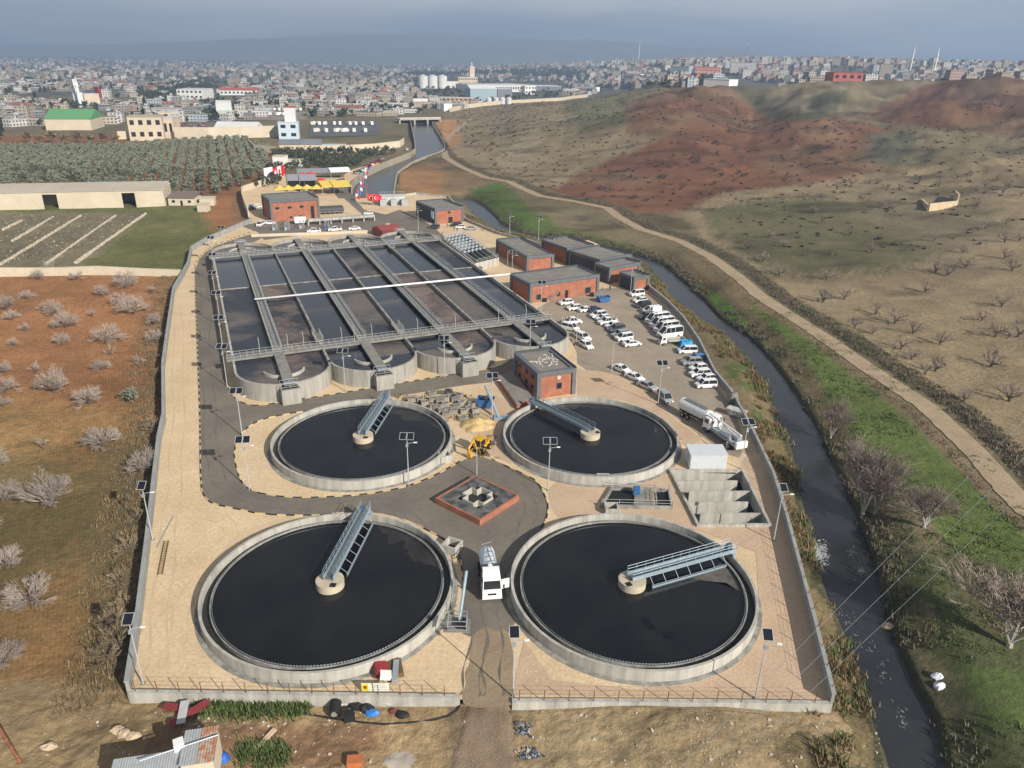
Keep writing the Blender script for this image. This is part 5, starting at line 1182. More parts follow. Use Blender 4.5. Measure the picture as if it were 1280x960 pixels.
# ------------------------------------------------------------------ loose things in the yard
CUBE = mat('cast_concrete_block', (.36, .33, .28), .9, c2=(.2, .19, .17), scale=.6, fine=.2)
def blockm():
    t_ = thing('concrete_block', 'x', 'concrete block', (0, 0, 0), 0, 'cast concrete blocks by the far left tank')
    mb = MB().ring((0, 0), .38, .62, 0, .95, 12); mb = MB(); mb.path([(-.62, -.55), (.62, -.55), (.62, .55), (-.62, .55)], .2, 0, 1.0, close=True); part(mb, 'block_wall', CUBE, t_)
    part(MB().box((0, 0, .78), (1.0, .9, .1)), 'block_fill', mat('block_fill', (.16, .15, .13), .9, var=.2), t_); return t_
proto = blockm(); first = True; k = 0
zz = lambda x, y: (480+x/4.923, 380+y/4.923)
BLK = [(473, 610), (538, 620), (490, 660), (558, 655), (490, 705), (570, 690), (430, 660), (375, 620), (440, 590), (375, 585), (400, 650), (355, 660), (300, 550), (400, 545), (300, 590), (305, 635), (220, 590), (170, 590), (250, 610), (415, 560), (460, 570), (350, 600), (330, 640), (385, 680), (450, 630), (520, 645)]
for (x, y) in BLK:
    g = G(*zz(x, y+12)); o = proto if first else copy_tree(proto); first = False
    place(o, (g.x, g.y, 0), R(random.uniform(-20, 25)), 'hollow cast concrete block in the jumble beside the far left tank', random.uniform(.85, 1.1))
def heap(cx, cy, rx, ry, h, m, name, label, cat, kind=None, seed=1, n=26, rag=.35):
    rng = np.random.RandomState(seed); mb = MB(); rows = []
    for j in range(n):
        row = []
        for i in range(n):
            u, v = i/(n-1)*2-1, j/(n-1)*2-1; r_ = math.hypot(u, v)
            wob = 1+rag*float(fbm(np.array([u*3+seed*9]), np.array([v*3]), 1, 3)[0]*2)
            z_ = h*max(0, 1-(r_*wob))**1.0*(1+.5*float(fbm(np.array([u*5+seed]), np.array([v*5]), 1, 3)[0]))
            row.append((cx+u*rx, cy+v*ry, tz(cx+u*rx, cy+v*ry)*0+z_-.06 if kind != 't' else tz(cx+u*rx, cy+v*ry)+z_-.12))
        rows.append(row)
    mb.grid(rows); o = single(mb, name, m, label, cat, smooth=True); return o
g = G(596, 531); heap(g.x, g.y, 3.4, 3.2, 1.6, mat('yellow_sand', (.56, .42, .2), .95, c2=(.45, .33, .16), scale=1, fine=.1, bump=.4, bscale=4), 'sand_heap', 'yellow sand heap between the concrete blocks and the digger', 'sand heap')
g = G(528, 502); heap(g.x, g.y, 3.6, 1.8, .8, mat('dark_rubble', (.2, .16, .12), .95, c2=(.08, .07, .06), scale=2, fine=.4, bump=.8, bscale=5), 'rubble_heap', 'low dark rubble heap at the rim of the far left tank', 'rubble heap', seed=4)
g = G(614, 546); heap(g.x, g.y, 1.6, .9, .3, mat('red_earth', (.32, .18, .1), .95, var=.2, fine=.2), 'soil_heap', 'small patch of reddish earth right of the sand heap', 'soil heap', seed=6)
# ladder and pole on the left gravel
a_, b_ = G(200, 718, .08), G(208, 676, .08); la = thing('ladder', 'wooden ladder lying on the gravel by the left boundary wall', 'ladder', (a_.x, a_.y, 0), 0, world=True)
d = (b_-a_).normalized(); n_ = Vector((-d.y, d.x, 0))*.28; LW = mat('old_wood', (.13, .09, .05), .9, var=.3)
for s in (-1, 1): part(MB().tube(a_+n_*s, b_+n_*s, .06, n=4), 'ladder_rail', LW, la)
for k in range(19): q = a_.lerp(b_, (k+.5)/19); part(MB().tube(q-n_, q+n_, .045, n=4), 'rung', LW, la)
a_, b_ = G(196, 684, .08), G(217, 645, .08); single(MB().tube(a_, b_, .07, n=6), 'loose_pipe', GALV, 'thin grey pipe lying on the gravel above the ladder', 'pipe')
# shed-like stack near the near left wall
g = G(485, 850); sh = thing('scrap_stack', 'stack of red and white sheet panels behind the near wall, left of the road', 'scrap stack', (g.x, g.y, 0), R(5))
part(MB().box((-.8, .9, .7), (1.4, 1.6, .9), .3, ry=.3), 'red_panel', REDP, sh); part(MB().box((-.2, -.2, .9), (1.2, 1.0, .5), .1, ry=.2), 'white_panel', WHITE, sh); part(MB().box((.8, .6, .6), (.6, 3.0, .5)), 'steel_beam', GALV, sh)
part(MB().box((.2, 1.2, .35), (2.6, 2.4, .5), .2), 'pallet', LW, sh)
g = G(470, 862); sg = thing('sign_board', 'yellow and white sign board hung on the near wall', 'sign board', (g.x, g.y, .4), R(2))
part(MB().box((0, -.35, .3), (2.9, .08, 1.1)), 'board', mat('board_white', (.75, .76, .68), .5), sg); part(MB().box((-1.05, -.4, .3), (.7, .03, 1.0)), 'yellow_panel', mat('board_yellow', (.7, .62, .05), .5), sg)
mb = MB()
for i in range(5): mb.box((.45, -.4, .62-.16*i), (1.6-.3*(i % 2), .02, .05))
part(mb, 'printed_lines', mat('print_grey', (.35, .4, .38), .6), sg); part(MB().box((-1.05, -.42, .35), (.35, .02, .4)), 'red_square', REDP, sg)

# ------------------------------------------------------------------ tents, flags and people at the entrance
YT = mat('yellow_canvas', (.66, .49, .10), .7, var=.08); GT = mat('grey_canvas', (.22, .23, .27), .7, var=.12); RT_ = mat('red_canvas', (.55, .05, .04), .6, var=.1); WT = mat('white_canvas', (.75, .77, .8), .6, var=.05)
def tent(px, py, w, d, h, ang, m, label, kind='peak', group='tents by the entrance', walls=None):
    g = G(px, py); t_ = thing('event_tent', label, 'tent', (g.x, g.y, 0), R(ang), group); hw, hd = w/2, d/2
    for x_ in (-hw, hw):
        for y_ in (-hd, hd): part(MB().tube((x_, y_, 0), (x_, y_, h), .05, n=5), 'leg', RAIL, t_)
    mb = MB(); e_ = h*.42
    if kind == 'peak':
        c_ = [(-hw, -hd, h), (hw, -hd, h), (hw, hd, h), (-hw, hd, h)]; mids = []
        for i in range(4):
            a, b = Vector(c_[i]), Vector(c_[(i+1) % 4]); A_ = Vector((0, 0, h+e_)); 
            m1, m2_ = a.lerp(A_, .5)-Vector((0, 0, e_*.17)), b.lerp(A_, .5)-Vector((0, 0, e_*.17)); mb.face([a, b, m2_, m1]); mb.face([m1, m2_, A_])
    else:
        mb.face([(-hw, -hd, h), (hw, -hd, h), (hw, 0, h+e_), (-hw, 0, h+e_)]); mb.face([(hw, hd, h), (-hw, hd, h), (-hw, 0, h+e_), (hw, 0, h+e_)]); mb.face([(-hw, hd, h), (-hw, -hd, h), (-hw, 0, h+e_)]); mb.face([(hw, -hd, h), (hw, hd, h), (hw, 0, h+e_)])
    mb.path([(-hw, -hd), (hw, -hd), (hw, hd), (-hw, hd)], .04, h-.35, h-.01, close=True)
    part(mb, 'canopy', m, t_)
    if walls: part(MB().path([(hw, -hd), (hw, hd), (-hw, hd), (-hw, -hd)], .05, .05, h-.4), 'side_cloth', walls, t_)
for k, (x, y) in enumerate(((545, 306), (598, 304), (655, 300), (712, 300), (770, 300))):
    tent(*z4(x, y+15), 5.2, 5.2, 3.6, 20, YT, ['first yellow pagoda tent from the left behind the wide brick building', 'second yellow pagoda tent from the left', 'yellow pagoda tent in the middle of the row of five', 'fourth yellow pagoda tent from the left', 'rightmost yellow pagoda tent of the row behind the brick building'][k])
tent(*z4(835, 300), 8.5, 15, 4.2, 28, YT, 'long yellow marquee, left of the pair by the entrance road', 'ridge')
tent(*z4(905, 300), 8.5, 15, 4.2, 28, YT, 'long yellow marquee, right of the pair by the entrance road', 'ridge')
tent(*z4(640, 285), 8, 7, 5.5, 20, GT, 'grey marquee behind the yellow pagoda tents, left one', 'ridge', walls=GT); tent(*z4(715, 285), 8, 7, 5.5, 20, GT, 'grey marquee behind the yellow pagoda tents, right one', 'ridge', walls=GT)
tent(*z4(690, 228), 4, 4, 3.4, 20, RT_, 'red tent left behind the grey marquees'); tent(*z4(738, 224), 4, 4, 3.4, 20, RT_, 'red tent right behind the grey marquees'); tent(*z4(798, 262), 4, 5, 3.4, 20, RT_, 'red tent beside the long yellow marquees')
tent(*z4(750, 208), 18, 9, 3.6, 20, GT, 'wide dark grey shade roof behind the red tents', 'ridge'); tent(*z4(905, 205), 11, 10, 3.8, 25, WT, 'white marquee beside the entrance gate', 'ridge')
# platform of pale paving between marquee and flags, dark tank bundle
mb = MB(); sheet(mb, GL([z4(870, 335), z4(935, 335), z4(1060, 445), z4(970, 450)]), .02); struct(mb, 'pale_pavement', SAND)
g = G(*z4(860, 430)); bt = thing('storage_tank_rack', 'dark horizontal storage tanks behind a rail next to the wide brick building', 'storage tanks', (g.x, g.y, 0), R(22))
for k in range(2): part(MB().tube((-6, 2.8*k, 1.7), (5, 2.8*k, 1.7), 1.3, n=14), 'tank', mat('dark_tank', (.07, .07, .075), .6, var=.3), bt)
mb = MB(); mb.tube((-7, -1.8, 1.2), (9, -1.8, 1.2), .06, n=4)
for k in range(9): mb.tube((-7+2*k, -1.8, 0), (-7+2*k, -1.8, 1.2), .06, n=4)
part(mb, 'rail', RAIL, bt)
# concrete channel frame north of the basins
p0, p1 = G(*z4(715, 500)), G(*z4(1120, 470)); ch_ = thing('inlet_channel', 'raised concrete inlet channel on posts above the top of the basins', 'channel', tuple(p0), 0, world=True)
part(MB().wall(p0, p1, 2.4, 1.6, 2.4), 'channel_trough', CONC, ch_)
for k in range(7): q = p0.lerp(p1, k/6); part(MB().box((q.x, q.y, .8), (.5, 1.8, 1.6), math.atan2((p1-p0).y, (p1-p0).x)), 'post', CONC, ch_)
p0, p1 = G(*z4(365, 572)), G(*z4(1180, 545)); mb = MB().wall(p0, p1, .4, -.1, 1.0); single(mb, 'low_wall', CREAM, 'low cream wall along the heads of the aeration basins', 'wall')
for k, (x, y) in enumerate(((500, 530), (575, 530), (665, 520), (820, 520))):
    g = G(*z4(x, y)); t_ = thing('gate_pump', 'grey pump frame among the machines behind the basins', 'pump', (g.x, g.y, 0), R(20), 'pump frames behind the basins')
    mb = MB(); mb.cable([(0, 0, 0), (0, 0, 2.6), (1.6, 1, 3.0), (1.6, 1, 0)], .16, 6); mb.cable([(1, -.8, 0), (1, -.8, 2.2), (0, 0, 2.6)], .12, 5); part(mb, 'pipe_frame', GALV, t_); part(MB().box((.4, .3, .5), (1.4, 1.2, 1.0)), 'pump_body', GALV if k < 3 else BLUE, t_)
g = G(*z4(668, 492)); bv = thing('box_van', 'white box trailer in front of the wide brick building', 'trailer', (g.x, g.y, 0), R(18)); part(MB().box((0, 0, 1.7), (4.4, 2.2, 2.2)), 'body', WHITE, bv); wheels(bv, (-1.2, 1.2), 2.0, .4)
g = G(*z4(370, 405)); bt2 = thing('blue_tractor', 'small blue tractor beside the curving wall', 'tractor', (g.x, g.y, 0), R(80)); part(MB().box((.8, 0, .9), (1.8, .8, .8)), 'bonnet', BLUE, bt2); part(MB().box((-.6, 0, 1.5), (1.2, 1.3, 1.6)), 'cab', BLUE, bt2)
for x_, r_ in ((-.6, .7), (1.3, .42)):
    for s in (-1, 1): part(MB().tube((x_, s*.6, r_), (x_, s*.95, r_), r_, n=12), 'wheel', BLACKR, bt2)
g = G(*z4(425, 385)); mb = MB()
rg = random.Random(5)
for k in range(14): mb.tube((g.x+rg.uniform(-2, 2), g.y+rg.uniform(-4, 4), .1), (g.x+rg.uniform(-2, 2), g.y+rg.uniform(-4, 4), .2+rg.uniform(0, 1.8)), .12, n=5)
single(mb, 'pipe_pile', WHITE, 'jumbled pile of white pipes left of the wide brick building', 'pipe pile')
# white gate block on the canal
p0, p1 = G(*z5(175, 375)), G(*z5(330, 372)); wb = thing('intake_block', 'white concrete intake block across the end of the open canal', 'intake', tuple(p0), 0, world=True); dd = (p1-p0).normalized(); nn = Vector((-dd.y, dd.x, 0))
part(MB().prism([p0, p1, p1+nn*7, p0+nn*7], -3, 3.6), 'block_wall', mat('whitewashed_concrete', (.58, .59, .57), .85, c2=(.45, .45, .43), scale=.5), wb)
mb = MB()
for k in range(10): q = p0.lerp(p1, k/9)+nn*6.6; mb.tube((q.x, q.y, 3.6), (q.x, q.y, 4.7), .06, n=4)
q0_, q1_ = p0+nn*6.6, p1+nn*6.6; mb.tube((q0_.x, q0_.y, 4.7), (q1_.x, q1_.y, 4.7), .05, n=4); part(mb, 'handrail', RAIL, wb)
for k in range(3): q = p0.lerp(p1, .1+.42*k)-nn*2; part(MB().box((q.x, q.y, 1.4), (2.6, 2.4, 2.8), math.atan2(dd.y, dd.x)), 'machine_box', GALV, wb)
# flags
FLG = mat('flag_red', (.62, .02, .025), .7, var=0)
def flag(px, py, hp, w, ht, label, m=FLG, crescent=True, ang=25):
    g = G(px, py); t_ = thing('flag_on_pole', label, 'flag', (g.x, g.y, 0), R(ang), 'flags by the entrance')
    part(MB().tube((0, 0, 0), (0, 0, hp), .06, n=5), 'pole', RAIL, t_)
    mb = MB(); rows = [[(w*i/8, .18*math.sin(i*1.1), hp-.1-ht*j/3-.06*i) for i in range(9)] for j in range(4)]; mb.grid(rows); fl = part(mb, 'cloth', m, t_)
    if crescent:
        for s in (-1, 1):
            mb = MB(); cx, cz, R1, R2 = w*.36, hp-.1-ht*.5-.18, ht*.25, ht*.2; pts = []
            for i in range(13): a = R(30+300*i/12); pts.append((cx+R1*math.cos(a), cz+R1*math.sin(a)))
            for i in range(13): a = R(325-290*i/12); pts.append((cx+ht*.06+R2*math.cos(a), cz+R2*math.sin(a)))
            n = len(pts)//2
            for i in range(n-1): a, b, c_, d_ = pts[i], pts[i+1], pts[-2-i], pts[-1-i]; mb.face([(q[0], s*.25, q[1]) for q in (a, b, c_, d_)])
            st_ = [(cx+ht*.3+(ht*.11 if i % 2 == 0 else ht*.045)*math.cos(R(36*i)), s*.25, cz+(ht*.11 if i % 2 == 0 else ht*.045)*math.sin(R(36*i))) for i in range(10)]; mb.face(st_)
            part(mb, 'crescent_and_star', WHITE, fl)
flag(*z5(95, 378), 5.2, 4.6, 3.0, 'large red flag with white crescent beside the intake block, left one'); flag(*z5(128, 382), 5.2, 4.2, 2.8, 'large red flag with white crescent touching the intake block')
for k in range(16):
    f = k/15; flag(447+14*f-3*(k % 2), 236-22*f+18*(1-f), 3.6, 1.1, 1.5, 'small banner in the row along the canal side road', (FLG, WT, mat('flag_blue', (.08, .15, .45), .7))[k % 3], False)
def banner(px, py, px2, py2, z0, z1, label, mats):
    a, b = G(px, py), G(px2, py2); t_ = thing('printed_banner', label, 'banner', tuple(a), 0, world=True)
    for k in range(len(mats)):
        p_, q_ = a.lerp(b, k/len(mats)+.01), a.lerp(b, (k+1)/len(mats)-.01); part(MB().wall(p_, q_, .08, z0, z1), 'cloth_panel', mats[k], t_)
        mb = MB(); m_ = p_.lerp(q_, .5); d_ = (q_-p_).normalized(); n_ = Vector((d_.y, -d_.x, 0))*.07
        if m_ is not None: mb.tube(m_+n_*.6+Vector((0, 0, (z0+z1)/2)), m_+n_*1.1+Vector((0, 0, (z0+z1)/2)), (z1-z0)*.22, n=12); part(mb, 'printed_disc', mats[(k+1) % len(mats)], t_)
banner(331, 222+4, 342, 222+2, 1.8, 6.5, 'white printed banner on the pale curving wall', [WT]); banner(343, 227, 357, 222, 1.8, 7.0, 'red and white banners on the pale curving wall, next to the white one', [FLG, WT, FLG])
bb = [G(*z5(423, 425)), G(*z5(500, 468))]; banner(*z5(418, 428), *z5(505, 495), 2.0, 5.0, 'white and red banner along the dark side of the canal side brick building', [WT, FLG, WT])
banner(*z6(327, 175), *z6(358, 192), 1.6, 5.4, 'white banner on the corner of the far brick building', [WT])
# people (tiny in the picture): one skinned body each
def person_mesh(pose):
    J = {'hip': (0, 0, .95), 'ches': (0, 0, 1.32), 'neck': (0, 0, 1.5), 'head': (0, .02, 1.66), 'htop': (0, .01, 1.76)}
    E = [('hip', 'ches'), ('ches', 'neck'), ('neck', 'head'), ('head', 'htop')]; rad = dict(hip=.15, ches=.17, neck=.06, head=.10, htop=.07)
    for s, k in ((-1, 'l'), (1, 'r')):
        st_ = .16*s if pose else .03
        for n_, p_, r_ in (('hp', (s*.10, 0, .9), .10), ('kn', (s*.11, st_, .5), .07), ('an', (s*.12, st_*1.2-.03, .09), .045), ('to', (s*.13, st_*1.2+.14, .04), .04), ('sh', (s*.19, 0, 1.42), .07), ('el', (s*.25, -st_*.6, 1.14), .05), ('ha', (s*.24, -st_+.12, .92), .04)):
            J[n_+k] = p_; rad[n_+k] = r_
        E += [('hip', 'hp'+k), ('hp'+k, 'kn'+k), ('kn'+k, 'an'+k), ('an'+k, 'to'+k), ('ches', 'sh'+k), ('sh'+k, 'el'+k), ('el'+k, 'ha'+k)]
    names = list(J); me = bpy.data.meshes.new('person'); me.from_pydata([J[n] for n in names], [(names.index(a), names.index(b)) for a, b in E], [])
    o = bpy.data.objects.new('person_tmp', me); COL.objects.link(o); m_ = o.modifiers.new('s', 'SKIN')
    for i, n in enumerate(names): me.skin_vertices[0].data[i].radius = (rad[n], rad[n]*.85)
    me.skin_vertices[0].data[0].use_root = True; o.modifiers.new('d', 'SUBSURF').levels = 1
    dg_ = bpy.context.evaluated_depsgraph_get(); ev_ = o.evaluated_get(dg_); nm = bpy.data.meshes.new_from_object(ev_); bpy.data.objects.remove(o); return nm
CL1 = mat('dark_clothes', (.03, .032, .04), .9, var=.2); CL2 = mat('blue_clothes', (.05, .07, .12), .9, var=.2); SKIN = mat('skin', (.45, .28, .2), .6, var=0)
def body_with_mats(cloth, pose):
    nm = person_mesh(pose); nm.materials.append(cloth); nm.materials.append(SKIN)
    for p in nm.polygons:
        z_ = p.center.z; p.material_index = 1 if (z_ > 1.52 or (abs(p.center.x) > .2 and z_ < .97)) else 0; p.use_smooth = True
    return nm
PM = [body_with_mats(CL1, 0), body_with_mats(CL2, 1), body_with_mats(CL1, 1)]
PPL = [(z5(361, 466), 'person in dark clothes below the dark brick building, left of a pair', 0), (z5(385, 472), 'person in dark clothes standing right of the pair below the dark brick building', 1), (z5(374, 462), 'person standing between two others near the dark brick building', 2), (z4(998, 352), 'person walking on the entrance road by the marquees', 1), (z4(1008, 346), 'second person walking on the entrance road by the marquees', 2), (z5(585, 515), 'person in black beside the door of the canal side brick building', 0), (z5(14, 352), 'person in dark clothes on the entrance road near the flags', 2), (z6(700, 412), 'person in black at the shaded corner of the parking lot', 0), (z5(556, 570), 'person standing by the corner of the pipe tanks', 0), (z5(647, 540), 'person standing below the black off-roader', 1), (z4(560, 500), 'person walking in front of the wide brick building', 1)]
for (p_, lb, k) in PPL:
    g = G(*p_); o = bpy.data.objects.new('person', PM[k]); COL.objects.link(o); o.location = (g.x, g.y, .02); o.rotation_euler = (0, 0, random.uniform(0, 6)); tag(o, lb, 'person', 'people on the site')
    h_ = bpy.data.objects.new('hair', (HAIRM if 'HAIRM' in globals() else None)) if False else None
    mb = MB(); 
    rows = [[(.112*math.cos(a)*math.cos(b_), .02-.01+.112*math.sin(a)*math.cos(b_), 1.69+.115*math.sin(b_)) for a in [2*math.pi*i/10 for i in range(10)]] for b_ in (.0, .5, 1.0, 1.5)]
    mb.grid(rows, close=True); part(mb, 'hair', BLACKR, o)
# a person near the far lot on the building roof
for k, dx in enumerate((-1.2, 1.2)):
    g = G(*z6(355+6*k, 95), 5.4); o = bpy.data.objects.new('person', PM[k]); COL.objects.link(o); o.location = (g.x+dx*.4, g.y, 5.05); tag(o, 'person in dark clothes on the roof of the far brick building, '+('left' if k == 0 else 'right')+' one', 'person', 'people on the site')
# ------------------------------------------------------------------ trees and shrubs
TWIG = mat('grey_bark_twigs', (.36, .31, .275), .9, var=.25, scale=2); TWIGD = mat('dark_bark', (.12, .095, .08), .95, var=.3, scale=3)
TWIGB = mat('brown_twigs', (.24, .19, .125), .95, var=.3, scale=2); TWIGP = mat('silver_bark', (.42, .40, .36), .9, var=.2, scale=2)
def bare_tree(seed, h=4.2, spread=1.0, limbs=7, levels=4, up=.35, twr=.018, m1=TWIGD, m2=TWIG, name='bare_tree', trunk_h=.7, tr=.17, kids=(3, 3, 3, 3), straight=False):
    rg = random.Random(seed); tk_ = MB(); cr_ = MB()
    t_ = thing(name, 'x', 'tree', (0, 0, 0), 0)
    tk_.tube((0, 0, -.2), (rg.uniform(-.1, .1), rg.uniform(-.1, .1), trunk_h), tr*1.2, tr, 6)
    L0 = h*.36
    def grow(p, d, l, r, lv):
        mid = p+d*l*.55; d2 = (d+Vector((rg.gauss(0, .2), rg.gauss(0, .2), rg.gauss(0, .12)))).normalized(); q = mid+d2*l*.5
        tgt = tk_ if lv == 0 else cr_; n = 4 if lv < 2 else 3
        tgt.tube(p, mid, r, r*.8, n, cap=False); tgt.tube(mid, q, r*.8, r*.55, n, cap=False)
        if lv >= levels: return
        for k in range(kids[min(lv, len(kids)-1)]):
            dd = (d2*.9+(q-Vector((0, 0, trunk_h*.8))).normalized()*.35+Vector((rg.gauss(0, .5), rg.gauss(0, .5), rg.gauss(up*.4, .36)))).normalized()
            grow(p.lerp(q, rg.uniform(.35, 1)), dd, l*rg.uniform(.6, .82), max(twr, r*.5), lv+1)
    for i in range(limbs):
        a = 2*math.pi*i/limbs+rg.uniform(-.3, .3); e_ = rg.uniform(.25, 1.2) if not straight else rg.uniform(1.0, 1.45)
        d = Vector((math.cos(a)*math.cos(e_)*spread, math.sin(a)*math.cos(e_)*spread, math.sin(e_))).normalized()
        grow(Vector((0, 0, trunk_h*rg.uniform(.6, 1))), d, L0*rg.uniform(.85, 1.1), tr*.5, 0)
    part(tk_, 'trunk', m1, t_); part(cr_, 'crown', m2, t_); return t_
def leafy(seed, r, h, n, q, m, trunk=.5, name='olive_tree', tm=TWIGD, cat='tree'):
    rg = random.Random(seed); t_ = thing(name, 'x', cat, (0, 0, 0), 0)
    part(MB().tube((0, 0, -.2), (0, 0, trunk+.3), .14, .1, 5), 'trunk', tm, t_)
    part(leafmb(rg, r, h, n, q, trunk), 'crown', m, t_); return t_
def leafmb(rg, r, h, n, q, z0, mb=None, cx=0, cy=0, cz=0, lobes=5):
    mb = mb or MB(); L = [(rg.uniform(-.5, .5)*r, rg.uniform(-.5, .5)*r, z0+h*rg.uniform(.3, .75), r*rg.uniform(.45, .75)) for _ in range(lobes)]
    for i in range(n):
        lx, ly, lz, lr = L[i % lobes]; u = Vector((rg.gauss(0, 1), rg.gauss(0, 1), rg.gauss(0, .9))).normalized()*lr*rg.uniform(.6, 1.05)
        c = Vector((cx+lx+u.x, cy+ly+u.y, cz+max(z0*.6, lz+u.z*h/(2*r)))); a = Vector((rg.gauss(0, 1), rg.gauss(0, 1), rg.gauss(0, 1))).normalized(); b = a.orthogonal().normalized(); s = q*rg.uniform(.6, 1.3)
        mb.face([c+a*s, c+b*s*.7, c-a*s, c-b*s*.7])
    return mb
OLIVE = mat('olive_leaves', (.20, .215, .155), .8, c2=(.11, .125, .085), scale=.5, patch=1.3, fine=.2); OLIVES = mat('olive_leaves_far', (.19, .205, .15), .85, c2=(.10, .115, .08), scale=.3, patch=1.3)
DGRN = mat('dark_evergreen', (.035, .05, .028), .9, c2=(.018, .026, .016), scale=.1, patch=1.2)
BT = [bare_tree(s, h=3.7, spread=1.05, limbs=10, kids=(4, 4, 4, 2), levels=4, twr=.013, tr=.15) for s in (1, 2, 3, 4)]
SM = [bare_tree(s, h=2.6, spread=.8, limbs=5, levels=3, kids=(3, 3, 3), twr=.02, name='young_tree') for s in (5, 6)]
BUSH = [bare_tree(s, h=2.6, spread=1.2, limbs=10, trunk_h=.1, tr=.08, levels=3, kids=(4, 4, 3), twr=.02, m1=TWIGD, m2=TWIGB, name='bare_shrub') for s in (7, 8)]
HILLT = [bare_tree(s, h=4.4, spread=1.2, limbs=6, levels=3, kids=(3, 3, 3), twr=.028, tr=.26, m1=TWIGD, m2=mat('hill_twigs', (.24, .195, .175), .95, var=.2)) for s in (9, 10, 11)]
TALL = [bare_tree(s, h=8.5, spread=.75, limbs=9, levels=5, kids=(3, 3, 3, 3, 2), twr=.025, tr=.22, m1=TWIGP, m2=mat('poplar_twigs', (.27, .22, .19), .95, var=.2), trunk_h=.5, straight=True) for s in (12, 13)]
used = set()
def plant(protos, p, label, s=1.0, rz=None, group='', sz=None, k=None):
    pr = protos[(k if k is not None else random.randrange(len(protos)))]
    if pr.name in used: o = copy_tree(pr)
    else: used.add(pr.name); o = pr
    place(o, (p[0], p[1], p[2]), random.uniform(0, 6.28) if rz is None else rz, label, s, group)
    if sz: o.scale = (s, s, s*sz)
    o['category'] = 'shrub' if 'shrub' in pr.name else 'tree'
    return o
zl = lambda x, y: (x/4.3636, 320+y/4.3636); zm_ = lambda x, y: (x/4.3636, 540+y/4.3636); zn = lambda x, y: (x/4.3636, 740+y/4.3636)
ORCH = [(zl(265, 90), 90), (zl(210, 130), 85), (zl(420, 130), 85), (zl(685, 172), 150), (zl(555, 218), 95), (zl(145, 235), 80), (zl(650, 265), 110), (zl(735, 320), 165), (zl(40, 295), 125), (zl(70, 350), 85), (zl(290, 325), 125), (zl(365, 395), 150), (zl(335, 480), 100), (zl(585, 475), 180), (zl(75, 490), 65), (zl(840, 378), 105), (zl(840, 462), 105), (zl(555, 625), 110), (zl(30, 640), 95), (zl(30, 745), 140), (zl(15, 825), 95), (zl(300, 745), 200), (zl(490, 810), 170), (zm_(565, 82), 205), (zm_(780, 222), 200), (zm_(300, 412), 310), (zm_(20, 382), 170), (zm_(40, 742), 190), (zm_(175, 940), 260), (zn(30, 400), 200), (zm_(-60, 200), 200), (zm_(-120, 560), 240)]
oc = {(True): 'wide'}
for i, ((x, y), w) in enumerate(ORCH):
    p = TG(x, y); dist = (p-Vector((0, 0, H))).length; W_ = w/4.3636*dist/F
    side = 'far' if y < 400 else ('middle' if y < 560 else 'near'); col = 'by the left edge' if x < 40 else ('by the boundary wall' if x > 170 else 'in the open')
    plant(BT, p, '%s bare tree in the %s part of the red orchard, %s' % ('broad' if w > 140 else 'modest', side, col), W_/6.1, group='bare orchard trees left of the wall')
for (x, y) in (zl(830, 205), zl(235, 298), zl(505, 335), zl(140, 412), zl(600, 540), zl(765, 600), zl(200, 640), zm_(240, 95)):
    plant(SM, TG(x, y), 'small young bare tree with a whitish stem between the orchard trees', 1.0, group='young trees in the red orchard')
ol = leafy(21, 1.7, 2.2, 260, .2, OLIVE); place(ol, TG(*zl(735, 800)), 0, 'single green olive bush in the red orchard near the boundary wall', 1.2); used.add(ol.name)
for (x, y, s) in ((192, 538, 1.5), (150, 805, 1.5), (135, 825, 1.3), (160, 690, 1.2), (150, 730, 1.1), (172, 650, .9), (158, 760, 1.0), (205, 450, .9), (198, 470, 1.), (210, 410, .8), (140, 780, 1.2)):
    plant(BUSH, TG(x, y), 'brown tangled bare shrub at the foot of the left boundary wall', s, group='shrubs along the left wall')
# trees by the river
for (x, y, s, k, lb) in ((1078, 645, 1.45, 0, 'tall pale stemmed bare tree leaning over the river bend'), (1093, 643, 1.3, 1, 'tall bare tree right beside the one over the river bend'), (1155, 660, .95, 1, 'round bare tree at the edge of the green striped field'), (1262, 808, 1.35, 0, 'large bare tree at the right edge above the bright grass'), (1038, 548, .95, 0, 'slim pale bare tree on the far river bank')):
    o = plant(TALL, TG(x, y), lb, s, group='bare trees along the river', k=k)
    if x in (1155, 1262): o.scale = (s*1.2, s*1.2, s*.9)
z8 = lambda x, y: (800+x/2.667, 200+y/2.667)
HT = [(580, 180), (605, 210), (700, 250), (770, 310), (980, 270), (360, 300), (465, 385), (610, 475), (680, 465), (620, 400), (715, 560), (785, 515), (850, 545), (775, 580), (910, 580), (1000, 615), (985, 705), (870, 630), (905, 665), (950, 715), (1080, 805), (1230, 805), (1140, 535), (1205, 490), (1185, 590), (1215, 330), (1240, 370), (1265, 270), (1215, 275), (1150, 230), (1075, 310), (1085, 360), (1025, 385), (985, 375), (950, 440), (1120, 105), (1125, 155), (1220, 215), (995, 90), (930, 75), (865, 100), (820, 105), (800, 160), (840, 165), (705, 85), (655, 95), (560, 90), (500, 75), (790, 80), (765, 80), (1170, 690), (1260, 590), (1060, 60), (1100, 55), (1190, 70), (1230, 90), (1270, 120), (1210, 110), (1150, 90), (430, 260), (410, 340), (480, 290)]
for (x, y) in HT:
    q = z8(x, y); p = TG(*q); row = 'on the sloping tan field' if y > 330 else ('on the dark green field' if x < 900 and y > 200 else 'on the upper edge of the tan field')
    side = 'near the dirt track' if (x < 800 and y > 350) else ('toward the right edge' if x > 1050 else 'around the middle')
    plant(HILLT, p, 'bare spreading tree %s, %s' % (row, side), random.uniform(.8, 1.25), group='bare trees on the hillside fields')
